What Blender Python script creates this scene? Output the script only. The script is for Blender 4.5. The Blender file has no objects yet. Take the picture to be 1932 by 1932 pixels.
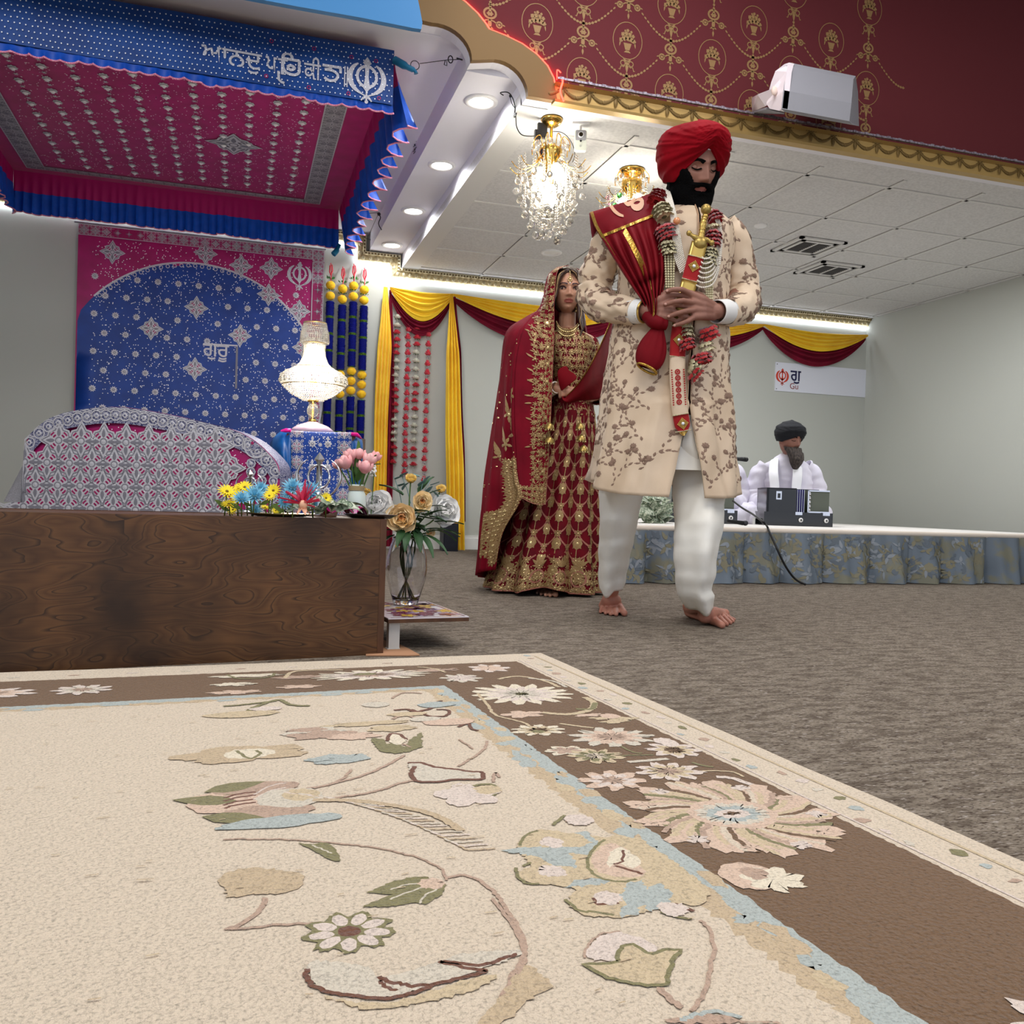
import bpy, math, random
import numpy as np
from math import *
from mathutils import Vector, Matrix, noise
from mathutils.geometry import tessellate_polygon
random.seed(7)
CAMH=.435;F_PX=1675.
_a=radians(17.2);_p=atan(18/1675.);_r=.03
def _v(a,b,s=1): return tuple(x+y*s for x,y in zip(a,b))
F0=(sin(_a),cos(_a),0.);H0=(cos(_a),-sin(_a),0.)
FW=(F0[0]*cos(_p),F0[1]*cos(_p),-sin(_p));U0=(F0[0]*sin(_p),F0[1]*sin(_p),cos(_p))
RT=tuple(H0[i]*cos(_r)+U0[i]*sin(_r) for i in range(3));UP=tuple(-H0[i]*sin(_r)+U0[i]*cos(_r) for i in range(3))
def ray(px,py):
    u=(px-966)/F_PX;v=-(py-966)/F_PX
    return tuple(FW[i]+RT[i]*u+UP[i]*v for i in range(3))
def at(px,py,D):
    d=ray(px,py);return (d[0]*D,d[1]*D,CAMH+d[2]*D)
def atY(px,py,Y): d=ray(px,py);return at(px,py,Y/d[1])
def atX(px,py,X): d=ray(px,py);return at(px,py,X/d[0])
def atZ(px,py,Z): d=ray(px,py);return at(px,py,(Z-CAMH)/d[2])
def proj(p):
    q=(p[0],p[1],p[2]-CAMH);d=sum(q[i]*FW[i] for i in range(3))
    return (966+F_PX*sum(q[i]*RT[i] for i in range(3))/d,966-F_PX*sum(q[i]*UP[i] for i in range(3))/d,d)
SC=bpy.context.scene; COL=SC.collection
V=Vector
def rot2(a): return (cos(a),sin(a))
# ---------------------------------------------------------------- materials
def lin(c):
    o=[]
    for x in c[:3]:
        x=x/255.; o.append(x/12.92 if x<=.04045 else ((x+.055)/1.055)**2.4)
    return (*o,1.)
_M={}
def mat(name,c=(128,128,128),rough=.7,metal=0,c2=None,scale=30,det=3,bump=0,bscale=None,emit=0,stretch=(1,1,1),trans=0,ior=1.45,sheen=0,lo=.35,hi=.65,spec=.5,coat=0,sss=0,alpha=1,kind='noise',bdist=.002):
    if name in _M: return _M[name]
    m=bpy.data.materials.new(name); m.use_nodes=True; nt=m.node_tree; N=nt.nodes; L=nt.links
    b=N['Principled BSDF']; b.inputs['Base Color'].default_value=lin(c); b.inputs['Roughness'].default_value=rough; b.inputs['Metallic'].default_value=metal
    b.inputs['Specular IOR Level'].default_value=spec; b.inputs['IOR'].default_value=ior
    if trans: b.inputs['Transmission Weight'].default_value=trans
    if sheen: b.inputs['Sheen Weight'].default_value=sheen; b.inputs['Sheen Roughness'].default_value=.4
    if coat: b.inputs['Coat Weight'].default_value=coat; b.inputs['Coat Roughness'].default_value=.15
    if sss: b.inputs['Subsurface Weight'].default_value=sss; b.inputs['Subsurface Radius'].default_value=(.01,.004,.002)
    if alpha<1: b.inputs['Alpha'].default_value=alpha
    if emit: b.inputs['Emission Color'].default_value=lin(c if not c2 else c2); b.inputs['Emission Strength'].default_value=emit
    tc=None
    def coords(st):
        t=N.new('ShaderNodeTexCoord'); mp=N.new('ShaderNodeMapping'); mp.inputs['Scale'].default_value=st
        L.new(t.outputs['Object'],mp.inputs['Vector']); return mp.outputs['Vector']
    if c2 and not emit:
        if kind=='noise':
            n=N.new('ShaderNodeTexNoise'); n.inputs['Scale'].default_value=scale; n.inputs['Detail'].default_value=det; out=n.outputs['Fac']
        elif kind=='wave':
            n=N.new('ShaderNodeTexWave'); n.inputs['Scale'].default_value=scale; n.inputs['Distortion'].default_value=det; n.inputs['Detail'].default_value=3; out=n.outputs['Fac']
        elif kind=='voro':
            n=N.new('ShaderNodeTexVoronoi'); n.inputs['Scale'].default_value=scale; out=n.outputs['Distance']
        L.new(coords(stretch),n.inputs['Vector'])
        r=N.new('ShaderNodeValToRGB'); r.color_ramp.elements[0].position=lo; r.color_ramp.elements[1].position=hi
        r.color_ramp.elements[0].color=lin(c); r.color_ramp.elements[1].color=lin(c2)
        L.new(out,r.inputs['Fac']); L.new(r.outputs['Color'],b.inputs['Base Color'])
    if bump:
        n=N.new('ShaderNodeTexNoise'); n.inputs['Scale'].default_value=bscale or scale; n.inputs['Detail'].default_value=4
        L.new(coords(stretch),n.inputs['Vector'])
        bp=N.new('ShaderNodeBump'); bp.inputs['Strength'].default_value=bump; bp.inputs['Distance'].default_value=bdist
        L.new(n.outputs['Fac'],bp.inputs['Height']); L.new(bp.outputs['Normal'],b.inputs['Normal'])
    _M[name]=m; return m
# ---------------------------------------------------------------- mesh builder
def orth(d):
    d=V(d).normalized(); a=V((0,0,1)) if abs(d.z)<.9 else V((1,0,0)); x=d.cross(a).normalized(); return x,d.cross(x).normalized()
class MB:
    def __init__(s): s.v=[];s.f=[];s.m=[];s.s=[]
    def pt(s,p): s.v.append(tuple(p)); return len(s.v)-1
    def face(s,idx,m=0,sm=False): s.f.append(tuple(idx)); s.m.append(m); s.s.append(sm)
    def poly(s,pts,m=0,sm=False): s.face([s.pt(p) for p in pts],m,sm)
    def grid(s,P,m=0,closeu=False,closev=False,sm=True,flip=False,capu=False):
        """P[i][j] grid of points"""
        nu=len(P);nv=len(P[0]);b=len(s.v)
        for r in P:
            for p in r: s.v.append(tuple(p))
        for i in range(nu if closeu else nu-1):
            for j in range(nv if closev else nv-1):
                a=b+i*nv+j; c=b+((i+1)%nu)*nv+j; d=b+((i+1)%nu)*nv+(j+1)%nv; e=b+i*nv+(j+1)%nv
                mm=m(i,j) if callable(m) else m
                s.face((a,e,d,c) if flip else (a,c,d,e),mm,sm)
        if capu:
            mm=m if not callable(m) else 0
            s.face([b+j for j in range(nv)][::-1] if not flip else [b+j for j in range(nv)],mm,False)
            s.face([b+(nu-1)*nv+j for j in range(nv)],mm,False)
        return b
    def box(s,c,d,m=0,rz=0,R=None,mz=None):
        hx,hy,hz=d[0]/2,d[1]/2,d[2]/2; R=R or Matrix.Rotation(rz,3,'Z'); c=V(c)
        P=[c+R@V((x*hx,y*hy,z*hz)) for z in(-1,1) for y in(-1,1) for x in(-1,1)]
        b=len(s.v); s.v+= [tuple(p) for p in P]
        for f in ((0,2,3,1),(4,5,7,6),(0,1,5,4),(2,6,7,3),(0,4,6,2),(1,3,7,5)): s.face([b+i for i in f],m,False)
    def bbox(s,a,b_,m=0): s.box([(a[i]+b_[i])/2 for i in range(3)],[abs(a[i]-b_[i]) for i in range(3)],m)
    def tube(s,pts,r,n=8,m=0,cap=True,flat=1,up=None):
        pts=[V(p) for p in pts]; K=len(pts); rr=r if hasattr(r,'__len__') else [r]*K
        ring=[];x=None
        for i,p in enumerate(pts):
            d=(pts[min(i+1,K-1)]-pts[max(i-1,0)]);
            if d.length<1e-9: d=V((0,0,1))
            d.normalize()
            if x is None:
                x=(V(up)-d*V(up).dot(d)).normalized() if up else orth(d)[0]
            else:
                x=(x-d*x.dot(d)); x=x.normalized() if x.length>1e-6 else orth(d)[0]
            y=d.cross(x)
            ring.append([p+(x*cos(2*pi*k/n)*rr[i]+y*sin(2*pi*k/n)*rr[i]*flat) for k in range(n)])
        s.grid(ring,m,closev=True,capu=cap,flip=True)
    def lathe(s,prof,c=(0,0,0),n=24,m=0,R=None,sx=1,sy=1,f=None,cap=False):
        c=V(c);P=[]
        for i,(r,z) in enumerate(prof):
            row=[]
            for k in range(n):
                a=2*pi*k/n; q=r*(f(a,z) if f else 1); p=V((q*cos(a)*sx,q*sin(a)*sy,z)); row.append(c+(R@p if R else p))
            P.append(row)
        s.grid(P,m,closev=True,flip=True,capu=cap)
    def sph(s,c,r,m=0,nu=8,nv=12,R=None):
        r=r if hasattr(r,'__len__') else (r,r,r); c=V(c)
        P=[]
        for i in range(nu+1):
            t=pi*(i/nu)
            st=max(sin(t),.001)
            row=[]
            for k in range(nv):
                p=V((r[0]*st*cos(2*pi*k/nv),r[1]*st*sin(2*pi*k/nv),-r[2]*cos(t))); row.append(c+(R@p if R else p))
            P.append(row)
        s.grid(P,m,closev=True,flip=True)
    def prism(s,pts,d,m=0,caps=True,sm=False):
        """extrude a closed polygon (list of 3D) by vector d"""
        pts=[V(p) for p in pts]; d=V(d); n=len(pts)
        b=len(s.v); s.v+=[tuple(p) for p in pts]+[tuple(p+d) for p in pts]
        for i in range(n): s.face((b+i,b+(i+1)%n,b+n+(i+1)%n,b+n+i),m,sm)
        if caps:
            for tri in tessellate_polygon([pts]):
                s.face([b+i for i in tri],m,False); s.face([b+n+i for i in tri][::-1],m,False)
    # ---- surface decals; M(u,v,h)->3D
    def dfill(s,M,pts,h,m):
        P=[V((p[0],p[1],0)) for p in pts]; b=len(s.v); s.v+=[tuple(M(p[0],p[1],h)) for p in pts]
        for tri in tessellate_polygon([P]): s.face([b+i for i in tri],m,False)
    def dfan(s,M,c,pts,h,m,dome=0):
        b=s.pt(M(c[0],c[1],h+dome)); n=len(pts)
        for p in pts: s.pt(M(p[0],p[1],h))
        for i in range(n): s.face((b,b+1+i,b+1+(i+1)%n),m,True)
    def ddisc(s,M,c,r,h,m,n=10,pet=0,dep=.3,dome=0,ph=0,ry=None):
        ry=ry or r; pts=[]
        for i in range(n):
            a=2*pi*i/n+ph; k=1-(dep*(.5-.5*cos(pet*(a-ph))) if pet else 0); pts.append((c[0]+r*k*cos(a),c[1]+ry*k*sin(a)))
        s.dfan(M,c,pts,h,m,dome)
    def dleaf(s,M,p,a,l,w,h,m,dome=0,n=3):
        ca,sa=cos(a),sin(a); pts=[]
        for t,y in [(0,0)]+[(k/(n+1),w*sin(pi*(k/(n+1))**.8)) for k in range(1,n+1)]+[(1,0)]+[(k/(n+1),-w*sin(pi*(k/(n+1))**.8)) for k in range(n,0,-1)]:
            x=t*l; pts.append((p[0]+x*ca-y*sa,p[1]+x*sa+y*ca))
        s.dfan(M,(p[0]+l*.5*ca,p[1]+l*.5*sa),pts,h,m,dome)
    def dstroke(s,M,pts,w,h,m,closed=False,taper=False,dome=0):
        n=len(pts);L=[];R=[];C=[]
        for i,p in enumerate(pts):
            a=pts[(i-1)%n] if (closed or i>0) else pts[i]; c=pts[(i+1)%n] if (closed or i<n-1) else pts[i]
            dx,dy=c[0]-a[0],c[1]-a[1]; l=hypot(dx,dy) or 1; ww=(w(i/(n-1)) if callable(w) else w)/2
            nx,ny=-dy/l*ww,dx/l*ww; L.append((p[0]+nx,p[1]+ny));R.append((p[0]-nx,p[1]-ny));C.append(p)
        rows=[[M(*q,h) for q in L]]+([[M(*q,h+dome) for q in C]] if dome else [])+[[M(*q,h) for q in R]]
        s.grid(rows,m,closev=closed,sm=bool(dome))
    def dring(s,M,c,r,w,h,m,n=16,ry=None):
        ry=ry or r; s.dstroke(M,[(c[0]+r*cos(2*pi*i/n),c[1]+ry*sin(2*pi*i/n)) for i in range(n)],w,h,m,closed=True)
    def text(s,M,txt,size,h,m,at=(0,0),align='LEFT',ext=0,font=None,xs=1,fit=None):
        cu=bpy.data.curves.new('t','FONT'); cu.body=txt; cu.size=size; cu.align_x=align; cu.resolution_u=3
        if font: cu.font=font
        cu.offset=ext
        ob=bpy.data.objects.new('t',cu); COL.objects.link(ob); dg=bpy.context.evaluated_depsgraph_get()
        me=bpy.data.meshes.new_from_object(ob.evaluated_get(dg)); b=len(s.v)
        if fit:
            a0=min(v.co.x for v in me.vertices);a1=max(v.co.x for v in me.vertices)
            for v in me.vertices: v.co.x=fit[0]-at[0]+(v.co.x-a0)/(a1-a0)*(fit[1]-fit[0])
        for v in me.vertices: s.v.append(tuple(M(at[0]+v.co.x*xs,at[1]+v.co.y,h)))
        for p in me.polygons: s.face([b+i for i in p.vertices],m,False)
        bpy.data.objects.remove(ob); bpy.data.meshes.remove(me); bpy.data.curves.remove(cu)
    def build(s,name,mats,parent=None,loc=None,sub=0,solid=0,auto=None):
        me=bpy.data.meshes.new(name); me.from_pydata(s.v,[],s.f); 
        mats=mats if isinstance(mats,(list,tuple)) else [mats]
        for m in mats: me.materials.append(m)
        me.polygons.foreach_set('material_index',s.m); me.polygons.foreach_set('use_smooth',s.s); me.update()
        o=bpy.data.objects.new(name,me); COL.objects.link(o)
        if parent: o.parent=parent
        if loc is not None: o.location=loc
        if solid:
            md=o.modifiers.new('s','SOLIDIFY'); md.thickness=solid; md.offset=0
        if sub:
            md=o.modifiers.new('d','SUBSURF'); md.levels=sub; md.render_levels=sub
        return o
def tag(o,label=None,cat=None,group=None,kind=None):
    if label: o['label']=label
    if cat: o['category']=cat
    if group: o['group']=group
    if kind: o['kind']=kind
    return o
def empty(name,loc,label,cat,group=None,rz=0):
    o=bpy.data.objects.new(name,None); COL.objects.link(o); o.location=loc; o.rotation_euler=(0,0,rz); o.empty_display_size=.05
    return tag(o,label,cat,group)
def struct(mb,name,mats,**k): return tag(mb.build(name,mats,**k),kind='structure')
def kids(o): return [c for c in bpy.data.objects if c.parent==o]
def copytree(o,parent=None,_t=None):
    c=o.copy(); COL.objects.link(c); c.parent=parent
    for ch in kids(o): copytree(ch,c)
    return c
def interp(tab,t):
    """tab: list of (t, value or tuple) piecewise smooth"""
    if t<=tab[0][0]: return tab[0][1]
    for i in range(len(tab)-1):
        a,b=tab[i],tab[i+1]
        if t<=b[0]:
            k=(t-a[0])/(b[0]-a[0]); k=k*k*(3-2*k)*.5+k*.5
            if hasattr(a[1],'__len__'): return tuple(x+(y-x)*k for x,y in zip(a[1],b[1]))
            return a[1]+(b[1]-a[1])*k
    return tab[-1][1]
def crom(P,n):
    """Catmull-Rom through points, n subdivisions"""
    P=[V(p) for p in P]; o=[]
    for i in range(len(P)-1):
        a=P[max(i-1,0)];b=P[i];c=P[i+1];d=P[min(i+2,len(P)-1)]
        for k in range(n):
            t=k/n; o.append(.5*((2*b)+(c-a)*t+(2*a-5*b+4*c-d)*t*t+(3*b-a-3*c+d)*t*t*t))
    o.append(P[-1]); return o
def nz(x,y=0,z=0): return noise.noise(V((x,y,z)))
# ---------------------------------------------------------------- camera
cam=bpy.data.cameras.new('camera'); cam.sensor_width=36; cam.sensor_fit='HORIZONTAL'; cam.lens=36*F_PX/1932; cam.clip_start=.02
co=bpy.data.objects.new('camera',cam); COL.objects.link(co)
co.matrix_world=Matrix(((RT[0],UP[0],-FW[0],0),(RT[1],UP[1],-FW[1],0),(RT[2],UP[2],-FW[2],CAMH),(0,0,0,1)))
SC.camera=co
SC.view_settings.view_transform='Standard'; SC.view_settings.look='None'; SC.view_settings.gamma=1; SC.view_settings.exposure=.16
SC.cycles.max_bounces=6; SC.cycles.transmission_bounces=6; SC.cycles.transparent_max_bounces=8
try: SC.cycles.use_denoising=True
except Exception: pass
SC.cycles.sample_clamp_indirect=4
SC.cycles.caustics_reflective=False; SC.cycles.caustics_refractive=False
# ================================================================ ROOM
YB=7.76; YH=4.24; ZA=2.445; ZB=2.565; ZC=2.71; XA=1.315; XB=1.03; XL=-3.2; XR=6.2; YF=-2.6; ZT=3.6
M_wall=mat('wall_paint',(186,188,180),.85,bump=.1,bscale=200)
M_ceilw=mat('ceiling_white',(230,228,234),.8)
M_tile=mat('ceiling_tile',(200,198,196),.9,c2=(216,214,212),scale=60,det=6,bump=.3,bscale=300)
M_tbar=mat('ceiling_tbar',(212,210,206),.6)
M_tshade=mat('ceiling_painted_shadow',(112,108,104),.8)  # dark strip along one side of each T-bar, shadow put in as colour
M_gold=mat('gold_paint',(184,152,92),.4,metal=.4,bump=.15,bscale=60)
M_goldd=mat('gold_relief',(112,88,44),.5,metal=.4)
M_white=mat('white_paint',(235,235,232),.45)
M_wp=mat('red_wallpaper',(96,30,36),.85,bump=.1,bscale=400)
M_wpg=mat('wallpaper_gold',(150,116,72),.6,metal=.1,c2=(144,112,70),scale=120)
M_brown=mat('bronze_arch_paint',(116,86,38),.55,metal=.1)
M_led=mat('cool_led',(235,242,255),emit=9)
M_ledr=mat('red_led',(255,40,30),emit=16)
# floor carpet
M_carpet=bpy.data.materials.new('carpet'); M_carpet.use_nodes=True
def _carpet():
    nt=M_carpet.node_tree;N=nt.nodes;L=nt.links;b=N['Principled BSDF'];b.inputs['Roughness'].default_value=.95;b.inputs['Specular IOR Level'].default_value=.1
    t=N.new('ShaderNodeTexCoord')
    def nzn(st,sc,det,lo,hi,rot=.0):
        mp=N.new('ShaderNodeMapping');mp.inputs['Scale'].default_value=st;mp.inputs['Rotation'].default_value=(0,0,rot);L.new(t.outputs['Object'],mp.inputs['Vector'])
        n=N.new('ShaderNodeTexNoise');n.inputs['Scale'].default_value=sc;n.inputs['Detail'].default_value=det;L.new(mp.outputs['Vector'],n.inputs['Vector'])
        r=N.new('ShaderNodeMapRange');r.inputs['From Min'].default_value=lo;r.inputs['From Max'].default_value=hi;L.new(n.outputs['Fac'],r.inputs['Value']);return r.outputs['Result']
    def mix(f,a,c):
        m=N.new('ShaderNodeMix');m.data_type='RGBA';L.new(f,m.inputs['Factor'])
        if isinstance(a,tuple): m.inputs['A'].default_value=lin(a)
        else: L.new(a,m.inputs['A'])
        m.inputs['B'].default_value=lin(c);return m.outputs['Result']
    c=mix(nzn((1,2.6,1),14,5,.42,.6),(138,128,115),(106,96,85))
    c=mix(nzn((1.2,3.4,1),42,4,.56,.66),c,(70,58,50))
    c=mix(nzn((1.2,3.4,1),48,4,.585,.67,.3),c,(164,156,148))
    c=mix(nzn((1,2.6,1),120,2,.52,.68),c,(70,60,52))
    L.new(c,b.inputs['Base Color'])
    n=N.new('ShaderNodeTexNoise');n.inputs['Scale'].default_value=260;L.new(t.outputs['Object'],n.inputs['Vector'])
    bp=N.new('ShaderNodeBump');bp.inputs['Strength'].default_value=.6;bp.inputs['Distance'].default_value=.004;L.new(n.outputs['Fac'],bp.inputs['Height']);L.new(bp.outputs['Normal'],b.inputs['Normal'])
_carpet()
b=MB(); b.bbox((XL,YF,-.06),(XR,YB,0)); struct(b,'floor',M_carpet)
b=MB(); b.bbox((XL,YB,0),(XR,YB+.1,3)); struct(b,'wall_back',M_wall)
b=MB(); b.bbox((XR,YF,0),(XR+.1,YB,ZT)); struct(b,'wall_right',M_wall)
b=MB(); b.bbox((XL-.1,YF,0),(XL,YB,ZT)); struct(b,'wall_left',M_wall)
b=MB(); b.bbox((XL,YB-.018,0),(XR,YB,.1)); b.bbox((XL,YB-.012,.1),(XR,YB,.125)); struct(b,'baseboard_back',M_white)
# front hall ceiling (higher, above the photographer)
b=MB(); b.bbox((XL,YF,ZT),(XR,YH+.2,ZT+.08)); struct(b,'ceiling',M_ceilw)
# rear ceiling: tiles with T-bars, step band, tray
b=MB(); b.bbox((XA,YH+.07,ZA),(XR,YB,ZA+.06),0)
xs=[2.02+.59*i for i in range(0,8)]; ys=[YH+.07+.15,4.58,5.2,5.79,6.38,6.97,7.6]
b.bbox((XA,YH+.07,ZA-.004),(1.46,YB,ZA),1)
for x in xs:
    b.bbox((x-.012,YH+.2,ZA-.006),(x+.012,YB,ZA),1); b.bbox((x-.0165,YH+.2,ZA-.0015),(x-.012,YB,ZA),2)
for y in ys[1:]:
    b.bbox((1.46,y-.012,ZA-.006),(XR,y+.012,ZA),1); b.bbox((1.46,y+.012,ZA-.0015),(XR,y+.0165,ZA),2)
struct(b,'ceiling',[M_tile,M_tbar,M_tshade])
b=MB(); b.bbox((XB+.03,YH+.07,ZB),(XA+.05,YB,ZB+.05)); b.bbox((XA,YH+.07,ZA),(XA+.03,YB,ZB))
b.bbox((XB,YH+.07,ZB),(XB+.03,YB,ZC)); b.bbox((XL,YH+.07,ZC),(XB,YB,ZC+.05)); b.bbox((XL,YH+.07,ZC),(XL+.02,YB,ZC+.4))
struct(b,'ceiling',M_ceilw)
# header wall with the scalloped arch
def arc(c,r,a0,a1,n=10): return [(c[0]+r[0]*cos(radians(a0+(a1-a0)*i/n)),c[1]+r[1]*sin(radians(a0+(a1-a0)*i/n))) for i in range(n+1)]
prof=[(XL,2.72),(.77,2.715)]+arc((.86,2.57),(.17,.145),100,0)+arc((1.16,2.445),(.16,.15),95,0)[0:]+[(1.47,2.445),(XR,2.445)]
# panel above profile
b=MB()
pts=[(x,YH,z) for x,z in prof]
for i in range(len(prof)-1):
    (x0,z0),(x1,z1)=prof[i],prof[i+1]
    if abs(x1-x0)<1e-6: continue
    b.poly([(x0,YH,z0),(x1,YH,z1),(x1,YH,ZT),(x0,YH,ZT)],0)
    b.poly([(x0,YH,z0),(x0,YH+.07,z0),(x1,YH+.07,z1),(x1,YH,z1)],1,True)
    b.poly([(x0,YH+.07,z0),(x0,YH+.07,ZT),(x1,YH+.07,ZT),(x1,YH+.07,z1)],1)
# wallpaper motif on the header
def MW(u,v,h): return (u,YH-h,v)
def wallmotif(b,u,v):
    g=1;h=.0015
    b.dring(MW,(u,v),.125,.006,h,g,28,ry=.145)
    # basket of fruit and flowers
    b.dfill(MW,[(u-.035,v-.02),(u+.035,v-.02),(u+.018,v-.075),(u-.018,v-.075)],h,g)
    b.dfill(MW,[(u-.03,v-.095),(u+.03,v-.095),(u+.012,v-.078),(u-.012,v-.078)],h,g)
    for dx,dy,r in ((-.055,.0,.02),(-.03,.015,.024),(0,.02,.026),(.03,.012,.024),(.055,0,.02),(-.04,.045,.02),(-.012,.052,.02),(.018,.05,.021),(.045,.04,.018),(0,.08,.014),(-.022,.075,.01),(.03,.072,.012)):
        b.ddisc(MW,(u+dx,v+dy),r,h,g,10,pet=5,dep=.25)
    for sx in(-1,1):
        b.dleaf(MW,(u+sx*.06,v-.005),-pi/2+sx*.2,.05,.006,h,g)
    # bow below
    yb=v-.19
    for sx in(-1,1):
        b.dring(MW,(u+sx*.035,yb+.01),.02,.008,h,g,10)
        b.dstroke(MW,[(u+sx*.01,yb),(u+sx*.03,yb-.02),(u+sx*.05,yb-.015),(u+sx*.06,yb-.045),(u+sx*.07,yb-.04)],.008,h,g)
        b.dleaf(MW,(u,yb+.02),pi/2+sx*.9,.05,.008,h,g)
    b.dleaf(MW,(u,yb+.04),-pi/2,.11,.014,h,g)
    for k in range(3): b.dleaf(MW,(u,yb-.06-.03*k),-pi/2,.03,.011,h,g)
    # cameo below the bow
    yc=v-.345
    b.dring(MW,(u,yc),.047,.016,h,g,16,ry=.038); b.ddisc(MW,(u,yc-.003),.03,h,g,12,pet=6,dep=.3,ry=.022)
    for sx in(-1,1):
        b.dring(MW,(u+sx*.075,yc-.075),.022,.012,h,g,10); b.ddisc(MW,(u+sx*.075,yc-.075),.011,h,g,8)
        b.dstroke(MW,[(u,yc-.05),(u+sx*.03,yc-.055),(u+sx*.055,yc-.07)],.01,h,g)
        b.dleaf(MW,(u+sx*.095,yc-.07),-.3 if sx>0 else pi+.3,.03,.006,h,g)
    b.dleaf(MW,(u,yc-.04),-pi/2,.09,.016,h,g)
    for sx in(-1,1): b.dleaf(MW,(u,yc-.1),-pi/2+sx*1.1,.035,.007,h,g)
    b.dleaf(MW,(u,yc-.13),-pi/2,.05,.009,h,g)
    # swags of husks to the neighbours (catenary from cameo side to next drop column)
    for sx in(-1,1):
        for k in range(11):
            t=(k+.5)/11; x=u+sx*(.1+t*(PX/2-.1)); z=yc-.09-.19*sin(t*pi/2)**1.0
            dt=.02; x2=u+sx*(.1+(t+dt)*(PX/2-.1)); z2=yc-.09-.19*sin((t+dt)*pi/2)
            b.dleaf(MW,(x,z),atan2(z2-z,x2-x),.03,.011*(.6+.5*t),h,g)
PX=.50
PX=.755
def archz(x):
    for i in range(len(prof)-1):
        (x0,z0),(x1,z1)=prof[i],prof[i+1]
        if x0<=x<=x1 and x1>x0: return z0+(z1-z0)*(x-x0)/(x1-x0)
    return 2.445
_old=MB()
for k in range(-1,9):
    cx=1.368+.2455*k
    for n in range(-1,3):
        cz=2.83+.45*n+(.225 if k%2 else 0)-(.45 if (k%2 and False) else 0)
        if cz<2.5 or cz>3.4 or (cx<1.25 and cz<2.7): continue
        MW=lambda u,v,h,cx=cx,cz=cz:(cx+.65*u,YH-h,max(cz+.65*v,archz(cx+.65*u)+.01))
        wallmotif(b,0,0)
struct(b,'wall_front',[M_wp,M_wpg][:1]+[M_wpg]) if False else None
# material slots: 0 wallpaper, 1 white soffit / gold motif are separate slots
for i,(f,m) in enumerate(zip(b.f,b.m)):
    pass
nfm=3*(len([1 for i in range(len(prof)-1) if abs(prof[i+1][0]-prof[i][0])>1e-6]))
b.m=[m if i<nfm else 2 for i,m in enumerate(b.m)]
struct(b,'wall_front',[M_wp,M_ceilw,M_wpg])
# bronze scalloped arch panel
lo=[prof[i] for i in range(1,len(prof)-1)]
out=[(1.475,2.445),(1.462,2.50),(1.45,2.555),(1.415,2.61),(1.36,2.655),(1.28,2.695),(1.19,2.72),(1.11,2.735),(1.095,2.755),(1.05,2.80),(.985,2.845),(.90,2.88),(.80,2.91),(.62,2.93),(.62,2.715)]
pl=[(x,z) for x,z in lo if x>=.62]
poly=[(.62,2.715)]+[(x,z) for x,z in pl if x<1.47]+out[:-1]
b=MB(); b.prism([(x,YH-.035,z) for x,z in poly],(0,.035,0)); struct(b,'trim_1',M_brown)
b=MB(); b.tube([(x+.010,YH-.009,z+.010) for x,z in out[1:-1]],.006,6); 
b.tube(crom([(1.475,YH-.02,2.56),(1.485,YH-.075,2.53),(1.47,YH-.085,2.47),(1.49,YH-.085,2.425)],4),.005,6)
b.tube(crom([(1.475,YH-.02,2.56),(1.47,YH-.03,2.60),(1.49,YH-.03,2.59)],4),.003,5); tag(b.build('led_rope',M_ledr),'glowing red light rope edging the bronze scalloped arch','light rope')
# gold frieze under the wallpaper
b=MB(); b.prism([(1.455,YH,2.433),(1.455,YH-.05,2.433),(1.455,YH-.055,2.445),(1.455,YH-.03,2.455),(1.455,YH-.035,2.515),(1.455,YH-.06,2.527),(1.455,YH,2.535)],(XR-1.455,0,0),0)
MG=lambda u,v,h:(u,YH-.0335-h+(.0 if v>2.45 else 0),v)
x=1.50
while x<4.4:
    for sx in(-1,1):
        for k in range(9):
            t=k/9; xx=x+sx*.0725*t; z=2.512-.036*sin(t*pi/2)
            b.ddisc(MG,(xx,z),.006+.0045*t,.004,1,6,dome=.004)
        b.dleaf(MG,(x,2.513),(.35 if sx>0 else pi-.35),.035,.006,.005,1,dome=.004)
        b.dleaf(MG,(x,2.508),(-.25 if sx>0 else pi+.25),.03,.005,.005,1,dome=.004)
        b.ddisc(MG,(x+sx*.03,2.518),.004,.006,1,6,dome=.003)
    b.dleaf(MG,(x,2.51),-pi/2,.055,.010,.006,1,dome=.005); b.ddisc(MG,(x,2.513),.007,.006,1,7,dome=.005)
    x+=.145
struct(b,'trim_2',[M_gold,M_goldd])
b=MB(); b.bbox((1.46,YH-.075,2.535),(XR,YH-.06,2.545)); 
for i in range(60):
    b.box((1.48+.075*i,YH-.0765,2.54),(.02,.006,.013))
tag(b.build('light_channel',mat('silver_channel',(170,165,175),.35,metal=.5,c2=(110,95,110),scale=80)),'silver plastic light channel running along the top of the gold frieze','light channel')
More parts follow.
